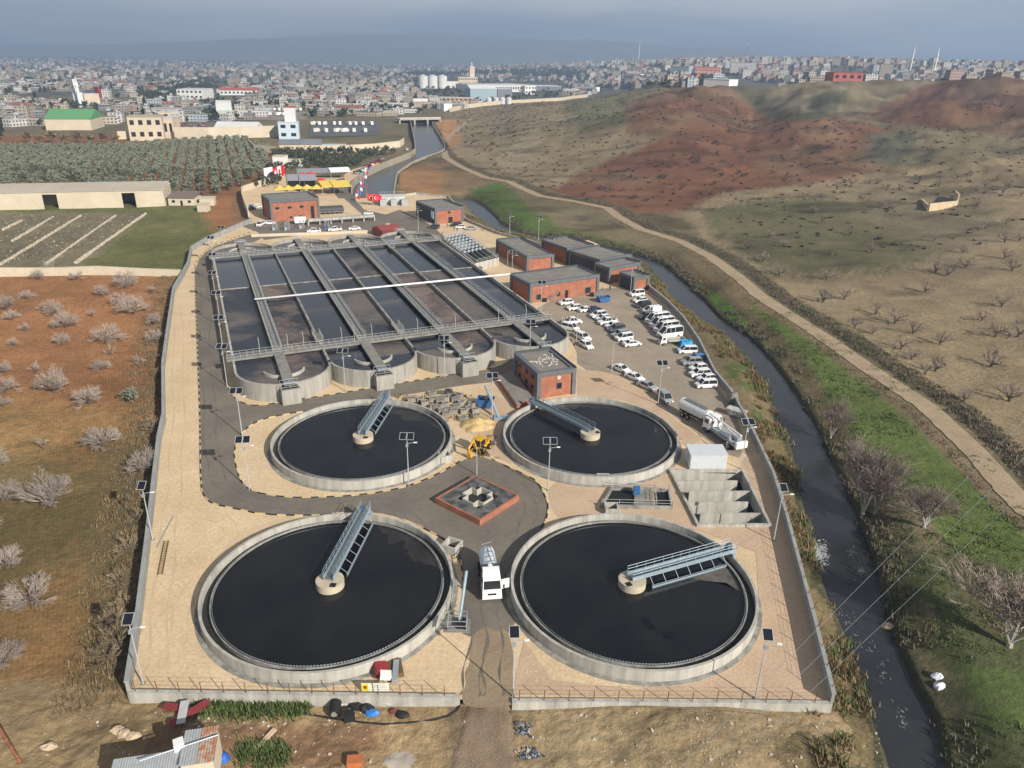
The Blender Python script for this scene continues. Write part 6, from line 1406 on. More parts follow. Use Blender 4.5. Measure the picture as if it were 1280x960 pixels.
# scattered trees by region, sampled on the ground
def sample(poly, n, rmax=2500, seed=1, ymin=60):
    rng = np.random.RandomState(seed); P = []
    X0 = [G(x, max(y, 99), 0) for x, y in poly]; ax = [p.x for p in X0]; ay = [p.y for p in X0]
    for _ in range(60):
        x = rng.uniform(min(ax)-40, max(ax)+40, 4000); y = rng.uniform(max(ymin, min(ay)-200), min(rmax, max(ay)+60), 4000); z = terrain(x, y); px, py = project(x, y, z)
        k = inside(px, py, poly); P += list(zip(x[k], y[k], z[k]))
        if len(P) >= n: break
    return P[:n]
SCR = [bare_tree(s, h=2.4, spread=1.2, limbs=7, trunk_h=.3, tr=.14, levels=2, kids=(4, 4), twr=.05, m1=TWIGD, m2=mat('far_twigs', (.13, .105, .09), .95, var=.2), name='hill_shrub') for s in (31, 32)]
for o_ in SCR: o_.children[0].name = 'stems'
HG = 'small dark trees dotted over the hills'
for poly, n, lb, sd in (([(575, 150), (760, 118), (800, 120), (785, 165), (830, 188), (700, 232), (607, 218), (560, 190)], 80, 'small dark tree on the pale tan hill above the canal', 2),
                    ([(700, 240), (760, 215), (830, 190), (960, 150), (1030, 150), (1100, 168), (1100, 200), (1040, 220), (900, 238), (840, 260), (760, 262)], 75, 'small dark tree on the large red brown hill', 3),
                    ([(1090, 150), (1180, 105), (1280, 100), (1280, 165), (1180, 160)], 30, 'small dark tree on the right hand brown hilltop', 4),
                    ([(780, 165), (790, 130), (870, 107), (920, 112), (960, 140), (850, 165)], 20, 'small dark tree on the brown rise behind the tan hill', 5),
                    ([(960, 105), (1180, 103), (1150, 118), (1000, 135)], 45, 'small dark tree on the pale terraces below the town', 6)):
    for p in sample(poly, n, 1300, sd): plant(SCR, p, lb, random.uniform(.9, 1.6), group=HG)
P = sample([(560, 130), (760, 118), (870, 108), (960, 146), (1100, 150), (1280, 110), (1280, 300), (1000, 330), (860, 262), (700, 240), (600, 215)], 3200, 1400, 51)
tufts_later = P
# olive rows
OLV = [leafy(s, 1.9, 2.9, 70, .42, OLIVE, trunk=.6) for s in (41, 42, 43)]
pts = []
rr_d = Vector((-.36, .93, 0)).normalized(); rp = Vector((rr_d.y, -rr_d.x, 0)); o0 = Vector((-150, 330, 0)); rng = random.Random(4)
for i in range(-70, 30):
    for j in range(-10, 110):
        q = o0+rp*(i*6.2)+rr_d*(j*4.6)+Vector((rng.uniform(-.5, .5), rng.uniform(-.5, .5), 0)); pts.append(q)
qx = np.array([p.x for p in pts]); qy = np.array([p.y for p in pts]); qz = terrain(qx, qy); ppx, ppy = project(qx, qy, qz)
OP = [(-260, 185), (150, 183), (300, 172), (335, 185), (338, 208), (298, 236), (262, 246), (215, 246), (214, 236), (-260, 246)]
k = np.where(inside(ppx, ppy, OP))[0]; k = sorted(k, key=lambda i: qy[i]+(0 if 0 < ppx[i] < 350 else 400))
OG = 'olive trees in rows behind the long warehouse'
for i in k[:290]: plant(OLV, (qx[i], qy[i], qz[i]), 'grey green olive tree in the rows behind the long warehouse', random.uniform(1.05, 1.5), group=OG)
mb = MB(); rg = random.Random(9)
for i in k[290:]: leafmb(rg, 2.7, 3.2, 36, .7, .6, mb, qx[i], qy[i], qz[i], 3)
o = mb.build('olive_grove', OLIVES); tag(o, 'distant rows of grey green olive trees', 'olive grove', kind='stuff')
# yellow brown trees left behind the grove
for (x, y, s) in ((35, 176, 2.), (50, 178, 1.8), (66, 176, 2.2), (82, 178, 1.9), (98, 176, 2.0), (115, 178, 1.8), (130, 176, 1.7), (145, 177, 1.5)):
    pass
# scrub along river, track and walls: uncountable growth
DRYG = mat('dry_reeds', (.29, .21, .11), .95, c2=(.14, .10, .055), scale=.25, patch=1.3); GRNG = mat('green_weeds', (.13, .17, .055), .9, c2=(.07, .10, .035), scale=.3, patch=1.3); GREYG = mat('grey_scrub', (.20, .175, .125), .95, c2=(.11, .10, .065), scale=.2, patch=1.3)
def tufts(pts, name, label, m, hh=.9, nb=12, wd=.12, seed=1, flop=.5):
    rg = random.Random(seed); mb = MB()
    for (x, y, z) in pts:
        s = rg.uniform(.5, 1.3)
        for i in range(nb):
            a = rg.uniform(0, 6.28); l = hh*s*rg.uniform(.5, 1.1); d = Vector((math.cos(a)*flop, math.sin(a)*flop, 1)).normalized()*l; sd = Vector((-math.sin(a), math.cos(a), 0))*wd*s
            b = Vector((x+rg.gauss(0, .35)*s, y+rg.gauss(0, .35)*s, z-.05)); mb.face([b-sd, b+sd, b+d])
    o = mb.build(name, m); tag(o, label, 'vegetation', kind='stuff')
def near_river(e0, e1, side, n, y0=30, y1=330, seed=1, power=1.):
    rng = np.random.RandomState(seed); P = []
    for _ in range(40):
        i = rng.uniform(0, len(RC)-1.001, 3000); a = i.astype(int); f = i-a
        C = np.array([(p.x, p.y) for p in RC]); p = C[a]*(1-f)[:, None]+C[a+1]*f[:, None]; d = C[a+1]-C[a]; d /= np.linalg.norm(d, axis=1)[:, None]
        w = np.interp(i, range(len(RWD)), RWD); e_ = w+e0+(e1-e0)*rng.rand(3000)**power; nx, ny = d[:, 1], -d[:, 0]
        x = p[:, 0]+nx*e_*side; y = p[:, 1]+ny*e_*side; lens = np.linalg.norm(C[a+1]-C[a], axis=1); kk = (y > y0) & (y < y1) & ~inside(x, y, PLANT) & (rng.rand(3000) < lens/70)
        kk &= fbm(x, y, 8, 3) > -.06
        z = terrain(x, y); dd, _, _ = segdist(x, y, RC); P += list(zip(x[kk], y[kk], z[kk]))
        if len(P) > n: break
    return P[:n]
P = near_river(.2, 8, -1, 3400, seed=2)
tufts([p for i, p in enumerate(P) if i % 3 != 0], 'dry_reed_growth', 'dry brown reeds and scrub on the bank under the river side wall', DRYG, 1.0, 12, .10)
tufts([p for i, p in enumerate(P) if i % 3 == 0], 'green_bank_weeds', 'green weeds on the bank under the river side wall', GRNG, .9, 12, .10, 2)
tufts(near_river(.2, 4, 1, 1000, seed=5), 'grey_bank_scrub', 'dark scrub on the far river bank', GREYG, .8, 12, .10, 3)
tufts(near_river(.5, 26, 1, 2400, y1=200, seed=6), 'river_meadow_weeds', 'green weeds in the meadow right of the river', GRNG, .5, 10, .09, 4)
def along(pts, e0, e1, n, seed, y0=40, y1=500):
    rng = random.Random(seed); P = []; tot = [0]
    for a, b in zip(pts[:-1], pts[1:]): tot.append(tot[-1]+(b-a).length)
    while len(P) < n:
        s = rng.uniform(0, tot[-1]); i = max(k for k in range(len(pts)-1) if tot[k] <= s); f = (s-tot[i])/(tot[i+1]-tot[i]+1e-9); p = pts[i].lerp(pts[i+1], f); d = (pts[i+1]-pts[i]).normalized()
        e_ = rng.uniform(e0, e1); P.append((p.x+d.y*e_, p.y-d.x*e_))
    A = np.array(P); z = terrain(A[:, 0], A[:, 1]); k = (A[:, 1] > y0) & (A[:, 1] < y1); return list(zip(A[k, 0], A[k, 1], z[k]))
tufts(along(ROAD[:20], 3.6, 9, 2400, 7), 'track_side_scrub', 'grey brown scrub along the cut bank beside the dirt track', GREYG, .6, 10, .12, 5)
tufts(along(ROAD[:20], -5.2, -3.0, 1300, 8), 'track_verge_grass', 'ragged verge along the river side of the dirt track', DRYG, .4, 9, .08, 6)
WL = [PLANT[0]]+[PLANT[i] for i in range(len(PLANT)-1, len(PLANT)-9, -1)]
tufts(along(WL, -7.5, -.3, 1700, 9, 55), 'wall_foot_weeds', 'dry weeds at the foot of the left boundary wall', DRYG, .7, 10, .07, 7)
tufts(along(WL, -5, -.5, 350, 10, 55), 'wall_foot_scrub', 'dark scrub at the foot of the left boundary wall', GREYG, .9, 12, .07, 8)
tufts([tuple(TG(random.uniform(242, 385), random.gauss(886, 6)))for _ in range(230)]+[tuple(TG(random.uniform(300, 360), random.gauss(945, 7))) for _ in range(120)], 'green_weed_patch', 'green weeds below the near left wall', GRNG, .8, 14, .09, 9)
tufts([p for i, p in enumerate(tufts_later) if i % 2], 'hill_scrub', 'low dark scrub speckled over the hills', mat('hill_scrub_dark', (.07, .06, .045), .95, var=.3), 1.5, 9, .45, 11, 1.2)
tufts([p for i, p in enumerate(tufts_later) if not i % 2], 'hill_weeds', 'dull green tufts speckled over the hills', mat('dull_weeds', (.115, .095, .06), .95, c2=(.06, .05, .035), scale=.1), 1.3, 9, .45, 12, 1.2)
tufts([tuple(G(random.uniform(490, 596), random.uniform(494, 530), 0)) for _ in range(150)], 'block_yard_weeds', 'dry weeds among the cast concrete blocks', DRYG, .6, 10, .1, 13)
# rubble stones on the near slope
rg = random.Random(12); mb = MB()
for _ in range(900):
    x, y = rg.uniform(-42, 46), rg.uniform(34, 58.5); 
    if -9 < x < 3 and rg.random() < .8: continue
    z = tz(x, y) if _ < 0 else 0
    mb.v and None
    P_ = (x, y)
    s = rg.choice((.06, .08, .1, .12, .2)); mb.box((x, y, 0), (s*rg.uniform(1, 2), s, s*.8), rg.uniform(0, 3), 0, rg.uniform(-.4, .4))
A = np.array(mb.v).reshape(-1, 8, 3); zc = terrain(A[:, :, 0].mean(1), A[:, :, 1].mean(1)); A[:, :, 2] += zc[:, None]+.03; mb.v = [tuple(v) for v in A.reshape(-1, 3)]
o = mb.build('loose_stones', mat('pale_stones', (.50, .45, .36), .9, var=.3, scale=.6)); tag(o, 'pale loose stones over the slope in front of the wall', 'stones', kind='stuff')
# river details
FOAM = mat('white_foam', (.62, .64, .66), .7, c2=(.2, .21, .22), scale=2.2, patch=.5, fine=.4)
mb = MB(); rg = random.Random(2)
c = G(1004, 682, WZ)
for k in range(900):
    t_ = rg.random(); p = G(1002+32*t_+rg.gauss(0, 2), 680+14*t_+rg.gauss(0, 2+6*t_), WZ+.02); r_ = rg.uniform(.04, .2)*(1.2-t_*.6); mb.face([(p.x+r_*math.cos(a)*rg.uniform(.6, 1.3), p.y+r_*math.sin(a)*rg.uniform(.6, 1.3), WZ+.02+.0001*k) for a in [i*1.05 for i in range(6)]])
o = mb.build('outflow_foam', FOAM); tag(o, 'white foam where the outflow pours into the river', 'foam', kind='stuff')
mb = MB()
for k in range(120):
    px, py = rg.choice([(1062, 778), (1072, 800), (1090, 812), (1103, 830), (1106, 845), (1125, 890), (1130, 905), (1050, 770), (1075, 715), (1065, 690)]); p = G(px+rg.gauss(0, 4), py+rg.gauss(0, 5), WZ+.02); l = rg.uniform(.1, .5); a = rg.uniform(1.2, 2.4)
    mb.face([(p.x, p.y, WZ+.015), (p.x+.07, p.y+.02, WZ+.015), (p.x+l*math.cos(a), p.y+l*math.sin(a), WZ+.015)])
o = mb.build('ripple_foam', FOAM); tag(o, 'small white ripples on the dark river', 'foam', kind='stuff')
def rock(px, py, s, label, m, name='boulder', z=None, cat='rock'):
    p = TG(px, py); rg = random.Random(int(px)); mb = MB(); n = 9; rows = []
    for j in range(5):
        b = -.3+1.8*j/4; rows.append([((1+.25*rg.uniform(-1, 1))*math.cos(2*math.pi*i/n)*math.cos(b)*s, (1+.25*rg.uniform(-1, 1))*math.sin(2*math.pi*i/n)*math.cos(b)*s*.7, (math.sin(b)+.2*rg.uniform(-1, 1))*s*.6) for i in range(n)])
    mb.grid(rows, close=True); mb.face(rows[-1]); mb.v = [(v[0]+p.x, v[1]+p.y, v[2]+max(p.z, WZ if py > 700 and px > 1000 else p.z)) for v in mb.v]; return single(mb, name, m, label, cat)
STONE = mat('pale_boulder', (.50, .40, .28), .9, var=.2, scale=2, bump=.4)
rock(1109, 789, .9, 'pale boulder standing in the river near its right bank', STONE); rock(648/1, 905, .5, 'dark rounded lump of rubbish right of the dirt road', mat('ash', (.12, .12, .12), .9, var=.4))
WB = mat('white_bag', (.62, .63, .72), .6, var=.15, scale=4)
rock(1172, 846, .75, 'upper white plastic bag on the mud spit by the river', WB, 'rubbish_bag', cat='bag'); rock(1174, 858, .8, 'lower white plastic bag on the mud spit by the river', WB, 'rubbish_bag', cat='bag')
for k, (x, y) in enumerate(((147, 914), (156, 918), (166, 921), (62, 934))): rock(x, y, .8, 'pale boulder in the dirt at the lower left, number %s of the group' % ('one', 'two', 'three', 'four')[k] if False else ['pale boulder left of two others in the lower left dirt', 'pale boulder between two others in the lower left dirt', 'long pale boulder right of two others in the lower left dirt', 'lone pale boulder near the rusty post'][k], STONE)

# ------------------------------------------------------------------ foreground things
GZ = lambda x, y, dz=0: (lambda p: Vector((p.x, p.y, p.z+dz)))(TG(x, y))
p = GZ(245, 950); sh = thing('corrugated_shed', 'shed with a rusty and grey corrugated roof at the bottom edge, lower left', 'shed', (p.x, p.y, p.z), R(12))
GCOR = mat('grey_corrugated', (.42, .44, .46), .5, .3, var=.12, scale=2); RCOR = mat('rusty_corrugated', (.36, .16, .08), .8, c2=(.4, .36, .33), scale=1.6, patch=.35)
def corr(mb, x0, x1, y0, y1, z0, z1, n=None):
    n = n or int((x1-x0)/.12); rows = [[(x0+(x1-x0)*i/n, y, z+(.04 if i % 2 else 0)) for i in range(n+1)] for y, z in ((y0, z0), (y1, z1))]; mb.grid(rows)
mb = MB(); corr(mb, -.6, .9, -3.2, .6, 3.0, 3.3); part(mb, 'grey_roof_sheet', GCOR, sh); mb = MB(); corr(mb, .9, 2.5, -3.2, .6, 3.02, 3.34); part(mb, 'rusty_roof_sheet', RCOR, sh)
mb = MB(); corr(mb, -6.5, -.6, -3.2, -1.2, 2.6, 2.9); part(mb, 'low_roof_sheet', GCOR, sh)
part(MB().box((1.0, -1.4, 1.4), (2.8, 3.4, 2.9)), 'wall', CREAM, sh); part(MB().box((-3.6, -2.3, 1.2), (5.6, 1.6, 2.6)), 'side_wall', CREAM, sh)
part(MB().box((-.9, -.9, 3.1), (.9, .9, 1.1), .3), 'white_box', WHITE, sh); part(MB().tube((-4, -2.2, 3.35), (2.6, -.6, 3.45), .07, n=5), 'pole', GALV, sh)
o = rock(276, 948, .9, 'blue tarpaulin heap against the rusty roofed shed', mat('blue_tarp_dark', (.03, .12, .45), .5), 'tarpaulin_heap', cat='tarpaulin')
a_ = G(28, 955, -1); b_ = G(-12, 893, 3.5); single(MB().tube((a_.x, a_.y, -1.5), b_, .19, .14, 8), 'rusty_post', RUST, 'leaning rusty steel post at the lower left corner', 'post')
p = GZ(217, 896); sc_ = thing('roof_panels', 'dark red and pale roof panels dumped against the near left wall', 'panels', tuple(p), 0)
part(MB().box((-.5, 1.0, .3), (2.0, .9, .08), -.1), 'red_panel', mat('maroon_panel', (.22, .04, .045), .5, var=.15), sc_); part(MB().box((1.6, .2, .35), (.9, 4.2, .08), -.7, ry=.1), 'red_panel', mat('maroon_panel', (.2, .04, .04)), sc_); part(MB().box((1.0, .1, .6), (.85, 3.0, .1), .25), 'pale_panel', mat('pale_panel', (.48, .49, .5), .5, var=.08), sc_)
a_, b_ = GZ(320, 938, .15), GZ(344, 914, .15); single(MB().wall(a_, b_, .45, a_.z-.1, a_.z+.12), 'timber_plank', mat('pale_timber', (.55, .42, .3), .9, var=.15), 'pale plank lying in the dirt at the bottom left', 'plank')
p = GZ(444, 955); single(MB().box((p.x, p.y, p.z+.4), (1.5, 1.0, .6), .1), 'orange_box', mat('orange_plastic', (.48, .15, .06), .5, var=.1), 'orange box at the bottom edge left of the dirt road', 'box')
# pile of scrap by the wall
rg = random.Random(8)
p = GZ(445, 890); pp = thing('pipe_stack', 'stack of long pale and grey pipes along the near left wall', 'pipes', tuple(p), 0)
for k in range(14):
    x0 = rg.uniform(-4, 1.5); part(MB().tube((x0, 1.2+rg.uniform(-.8, .9), .2+.05*(k % 5)), (x0+rg.uniform(2.5, 4.5), 1.2+rg.uniform(-.8, .9), .25+.05*(k % 5)), .07, n=6), 'pipe', [GALV, PIPEW, RAIL][k % 3], pp)
p = GZ(418, 893); hr = thing('hose_roll', 'big roll of black corrugated hose beside the pipe stack', 'hose roll', tuple(p), 0); part(MB().tube((0, .9, .75), (.15, -.5, .6), .62, .55, n=18), 'rolled_hose', BLACKR, hr); part(MB().tube((.15, -.52, .6), (.16, -.55, .6), .35, n=14), 'hose_core', CONCW, hr)
p = GZ(437, 899); single(MB().box((p.x, p.y, p.z+.45), (1.1, .9, .9), .3), 'black_bin', BLACKR, 'black tipped bin below the hose roll', 'bin')
for (x, y, s, lb, m, nm) in ((448, 882, 1.0, 'black rubbish sacks left of the white pipes', BLACKR, 'rubbish_sack'), (458, 886, .9, 'black rubbish sacks touching the blue sheet', BLACKR, 'rubbish_sack'), (465, 892, .75, 'bright blue crumpled sheet in the scrap pile', mat('blue_sheet', (.04, .2, .6), .5), 'blue_sheet'), (492, 890, .6, 'dark red crumpled sacks in the scrap pile', mat('dull_red_sack', (.2, .06, .07), .8, var=.3), 'red_sack'), (503, 894, .7, 'black lump at the right end of the scrap pile', BLACKR, 'rubber_lump')):
    rock(x, y, s, lb, m, nm, cat='scrap')
hp = [GZ(x, y, .08) for x, y in ((380, 893), (405, 897), (430, 901), (455, 904), (480, 906), (510, 904), (540, 901), (560, 896), (572, 888), (577, 877))]; single(MB().cable(hp, .09, 6), 'black_hose', BLACKR, 'long black hose curving below the scrap pile to the wall end', 'hose')
heap(G(500, 935).x, G(500, 935).y-.6, 3.2, 2.6, .22, mat('pale_spoil', (.42, .36, .31), .95, var=.12, fine=.15), 'spoil_heap', 'pale round spoil patch left of the dirt road at the bottom edge', 'spoil heap', kind='t', seed=3)
for (x, y, n_, lb, nm) in ((656, 914, 40, 'small rubbish heap just right of the dirt road', 'rubbish_heap'), (663, 945, 90, 'wider rubbish heap at the bottom edge right of the dirt road', 'rubbish_heap')):
    p = GZ(x, y); t_ = thing(nm, lb, 'rubbish', tuple(p), 0, 'rubbish heaps by the dirt road'); rg = random.Random(n_)
    for m_, nm2 in ((mat('rag_dark', (.07, .07, .08), .9), 'dark_scraps'), (mat('rag_pale', (.45, .43, .4), .9), 'pale_scraps'), (mat('rag_blue', (.12, .17, .25), .9), 'blue_scraps')):
        mb = MB()
        for _ in range(n_//3): mb.box((rg.gauss(0, .5), rg.gauss(0, .55), rg.uniform(.02, .2)), (rg.uniform(.08, .35), rg.uniform(.08, .25), rg.uniform(.04, .15)), rg.uniform(0, 3), 0, rg.uniform(-.6, .6))
        part(mb, nm2, m_, t_)
# power lines
for k, ((x0, y0), (x1, y1)) in enumerate((((1011, 797), (1236, 570)), ((1022, 822), (1260, 592)), ((1034, 845), (1285, 610)))):
    z_ = 17-1.2*k; a_, b_ = G(x0, y0, z_), G(x1, y1, z_); d = b_-a_; single(MB().tube(a_-d*1.6, b_+d*1.5, .013, n=4), 'overhead_wire', GALV, ['upper left of three overhead wires crossing the river', 'middle one of three overhead wires crossing the river', 'lower right of three overhead wires crossing the river'][k], 'wire', 'overhead wires', loc=tuple(a_))
for (x, y, hh_, lb) in ((647, 275, 9, 'pylon pole on the green bank behind the tall hall'),):
    pass
# ruin, beds, warehouse
RUIN = mat('ruin_stone', (.55, .44, .30), .95, var=.2, scale=.8, bump=.4)
r0, r1, r2, r3 = TG(1160, 264), TG(1196, 256), TG(1192, 248), TG(1152, 250); ru = thing('ruined_house', 'small roofless stone ruin alone on the tan field', 'ruin', tuple(r0), 0, world=True)
mb = MB(); mb.path([(r0.x, r0.y), (r1.x, r1.y)], .7, r0.z-1, [r0.z+3.2, r1.z+1.8]); part(mb, 'long_wall', RUIN, ru)
mb = MB(); mb.path([(r1.x, r1.y), (r2.x, r2.y)], .7, r0.z-1, [r1.z+4.6, r2.z+3.4]); part(mb, 'gable_wall', RUIN, ru)
mb = MB(); mb.path([(r0.x, r0.y), (r3.x, r3.y)], .7, r0.z-1, [r0.z+2.4, r3.z+.6]); part(mb, 'side_wall', RUIN, ru)
rg = random.Random(5)
for k, ((x0, y0), (x1, y1)) in enumerate((((2, 331), (102, 270)), ((58, 331), (145, 270)), ((96, 329), (183, 267)), ((16, 302), (67, 271)), ((-20, 300), (30, 275)))):
    a_, b_ = TG(x0, y0), TG(x1, y1); mb = MB(); n = int((b_-a_).length/1.2)
    for i in range(n):
        q = a_.lerp(b_, i/n); 
        if rg.random() < (.12 if k != 2 else 0): continue
        mb.box((q.x, q.y, a_.z+.3+rg.uniform(-.1, .12)), (1.35, rg.uniform(.7, 1.2) if k == 2 else .6, .7), math.atan2((b_-a_).y, (b_-a_).x)+rg.uniform(-.1, .1))
    single(mb, 'ruined_bed_wall', CREAM, ['second tumbled bed wall from the right in the ruined field', 'thin bed wall between two tumbled ones in the ruined field', 'widest tumbled bed wall at the right side of the ruined field', 'short bed wall near the yellow scrap in the ruined field', 'bed wall at the left edge of the ruined field'][k], 'wall')
mb = MB()
for _ in range(1800):
    x, y = rg.uniform(-260, -120), rg.uniform(215, 330); mb.box((x, y, 0), (rg.uniform(.3, 2.2), rg.uniform(.15, .4), .25), R(128)+rg.uniform(-.15, .15))
A = np.array(mb.v).reshape(-1, 8, 3); cx_, cy_ = A[:, :, 0].mean(1), A[:, :, 1].mean(1); zc = terrain(cx_, cy_); px_a, py_a = project(cx_, cy_, zc); kk = inside(px_a, py_a, [(-80, 268), (180, 268), (96, 330), (-80, 330)]); A[:, :, 2] += zc[:, None]+.05
mb2 = MB(); mb2.v = [tuple(v) for v in A[kk].reshape(-1, 3)]; mb2.f = mb.f[:int(kk.sum())*6]; mb2.m = [rg.choice((0, 1, 1, 2, 1, 2)) for _ in range(int(kk.sum())) for __ in range(6)]
o = mb2.build('bed_rubble', [CREAM, mat('dark_bed_scrub', (.09, .08, .065), .95, var=.3), mat('grey_rubble', (.25, .23, .2), .95, var=.3)]); tag(o, 'rows of rubble and dry stalks between the bed walls', 'rubble', kind='stuff')
# warehouse
wa, wb_ = G(-60, 264, -.8), G(208, 257.5, -.8); dd = (wb_-wa).normalized(); ww = (wb_-wa).length; wh = thing('long_warehouse', 'long cream warehouse with two wide openings in front of the olive rows', 'warehouse', tuple(wa), math.atan2(dd.y, dd.x))
def wseg(f0, f1): part(MB().box((ww*(f0+f1)/2, .2, 3.2), (ww*(f1-f0), .4, 7.2)), 'front_wall', CREAM, wh)
fx = lambda px: (px+60)/268
wseg(0, fx(52)); wseg(fx(70), fx(152)); wseg(fx(169), 1)
part(MB().box((ww/2, .2, 6.4), (ww, .39, .8)), 'lintel', CREAM, wh); dpt = 17
part(MB().box((ww/2, dpt, 3.6), (ww, .4, 8)), 'back_wall', CREAM, wh); part(MB().box((ww-.2, dpt/2, 3.4), (.4, dpt, 7.6)), 'end_wall', CREAM, wh); part(MB().box((fx(61)*ww, dpt*.6, 3), (14, .3, 6)), 'inner_wall', CREAM, wh)
WRF = mat('pale_roof_slabs', (.50, .45, .37), .9, c2=(.42, .37, .3), scale=.1, fine=.1, patch=1.2)
for k in range(4):
    x0, x1 = ww*k/4, ww*(k+1)/4-.15; part(MB().hexa([(x0, -.3, 6.9), (x1, -.3, 6.9), (x1, dpt+.3, 8.2), (x0, dpt+.3, 8.2)], [(x0, -.3, 7.1), (x1, -.3, 7.1), (x1, dpt+.3, 8.4), (x0, dpt+.3, 8.4)]), 'roof_slab', WRF, wh)
def smallhouse(px0, px1, py, h, d, label, roofm, name='field_house', roof='pent', wallm=CREAM, wins=True, dz=0):
    a, b = TG(px0, py), TG(px1, py); dd = (b-a); dd.z = 0; w = dd.length; t_ = thing(name, label, 'house', (a.x, a.y, a.z+dz), math.atan2(dd.y, dd.x))
    part(MB().box((w/2, d/2, h/2-.4), (w, d, h+.8)), 'wall', wallm, t_)
    if roof == 'pent': mb = MB().hexa([(-.4, -.5, h), (w+.4, -.5, h), (w+.4, d+.4, h+1.6), (-.4, d+.4, h+1.6)], [(-.4, -.5, h+.2), (w+.4, -.5, h+.2), (w+.4, d+.4, h+1.8), (-.4, d+.4, h+1.8)])
    else: mb = MB().box((w/2, d/2, h+.1), (w+.5, d+.5, .25))
    part(mb, 'roof', roofm, t_)
    if wins:
        for f in (.2, .8): part(MB().box((w*f, -.02, h*.55), (1.3, .06, 1.1)), 'window', DARK, t_)
        part(MB().box((w*.5, -.02, h*.35), (1.0, .06, h*.65)), 'door', DARK, t_)
    return t_
smallhouse(211, 244, 257, 3.4, 8, 'small cream house with a brown roof at the right end of the warehouse', mat('brown_roof', (.17, .14, .12), .9, var=.2))
smallhouse(247, 259, 265, 3.2, 4, 'tiny cream block hut right of the brown roofed house', CREAM, 'block_hut', 'flat', wins=False); smallhouse(250, 268, 257, 3.0, 5, 'broken cream hut behind the block hut', CREAM, 'block_hut', 'flat', wins=False)
smallhouse(342, 356, 213, 8, 7, 'two storey white house behind the curving wall', CREAM, 'white_house', 'flat', WHITE); smallhouse(357, 378, 208, 3.5, 8, 'low white annex beside the two storey white house', CREAM, 'white_house', 'flat', WHITE)
# canal walls, bridge, parked cars
CANW = mat('canal_concrete', (.38, .34, .27), .9, c2=(.27, .245, .20), scale=.1, fine=.1, patch=1.2)
mb = MB().path([(p.x, p.y) for p in smooth_line(CL, 1)], .6, -5, 1.6); o = single(mb, 'canal_wall', CANW, 'tall pale concrete wall on the left side of the curving canal', 'wall', loc=tuple(CL[4]))
mb = MB().path([(p.x, p.y) for p in smooth_line(CR, 1)], .6, -5, .3); o = single(mb, 'canal_wall', CANW, 'pale concrete wall on the right side of the curving canal', 'wall', loc=tuple(CR[4]))
b0, b1 = G(500, 152, 1), G(551, 151, 1); br = thing('road_bridge', 'low concrete road bridge over the upper end of the canal', 'bridge', tuple(b0), 0, world=True); dd = (b1-b0).normalized(); nn = Vector((-dd.y, dd.x, 0))
part(MB().prism([b0, b1, b1+nn*16, b0+nn*16], 2.2, 3.6), 'deck', CONC, br); part(MB().wall(b0, b1, .5, 3.6, 4.8), 'parapet', CREAM, br)
for f in (.0, .36, .68, 1): q = b0.lerp(b1, f)+nn*.6; part(MB().box((q.x, q.y, -1), (1.6, 1.6, 6.4)), 'pier', CONC, br)
part(MB().prism([b0+nn*6-dd*0, b1+nn*6, b1+nn*6.4, b0+nn*6.4], -5, 2.2), 'painted_shade_slab', DARK, br)  # near-black slab below the deck stands in for the shade under the bridge
for k in range(13):
    f = k/12; put_car(446+31*f, 217.5-18*f, 62+random.uniform(-5, 5), random.choice(('hatch', 'sedan', 'mpv')), random.choice(('white', 'white', 'silver', 'black', 'red')), 'car in the line parked on the road left of the canal wall', 'cars parked beside the canal wall', 'car')
put_car(476, 187, 170, 'sedan', 'white', 'white saloon alone on the yard road above the canal curve', 'cars parked beside the canal wall')
put_car(509, 187.5, 100, 'hatch', 'white', 'white hatchback at the end of the canal side road', 'cars parked beside the canal wall')
# ------------------------------------------------------------------ the town
def town_wall(name, c, win=(.05, .055, .065)):
    m = bpy.data.materials.new(name); m.use_nodes = True; t = m.node_tree; b = t.nodes['Principled BSDF']; b.inputs['Roughness'].default_value = .85
    tc = N(t, 'ShaderNodeTexCoord'); s = N(t, 'ShaderNodeSeparateXYZ'); t.links.new(tc.outputs['Object'], s.inputs[0])
    def m_(op, a, b_=None, c_=None):
        n = N(t, 'ShaderNodeMath', operation=op)
        for i, q in enumerate((a, b_, c_)):
            if q is None: continue
            if isinstance(q, (int, float)): n.inputs[i].default_value = q
            else: t.links.new(q, n.inputs[i])
        return n.outputs[0]
    fz = m_('FRACT', m_('DIVIDE', s.outputs[2], 3.0)); fx = m_('FRACT', m_('DIVIDE', m_('ADD', s.outputs[0], s.outputs[1]), 3.3))
    a = m_('MULTIPLY', m_('MULTIPLY', m_('GREATER_THAN', fz, .32), m_('LESS_THAN', fz, .78)), m_('MULTIPLY', m_('GREATER_THAN', fx, .28), m_('LESS_THAN', fx, .74)))
    mx = N(t, 'ShaderNodeMix', data_type='RGBA'); t.links.new(a, mx.inputs[0]); mx.inputs[6].default_value = (*c, 1); mx.inputs[7].default_value = (*win, 1); t.links.new(mx.outputs[2], b.inputs['Base Color']); return m
TW = [('white', town_wall('town_white', (.50, .49, .47))), ('cream', town_wall('town_cream', (.40, .35, .28))), ('grey', town_wall('town_grey', (.23, .23, .225))), ('beige', town_wall('town_beige', (.32, .28, .235))), ('pale pink', town_wall('town_pink', (.38, .27, .23))), ('pale blue', town_wall('town_blue', (.36, .42, .47)))]
TR_ = [mat('town_roof_grey', (.2, .2, .195), .9, var=.2, scale=.05), mat('town_roof_red', (.28, .11, .07), .9, var=.2, scale=.05), mat('town_roof_pale', (.48, .47, .45), .8, var=.15, scale=.05), mat('town_roof_dark', (.12, .12, .125), .9, var=.2, scale=.05)]
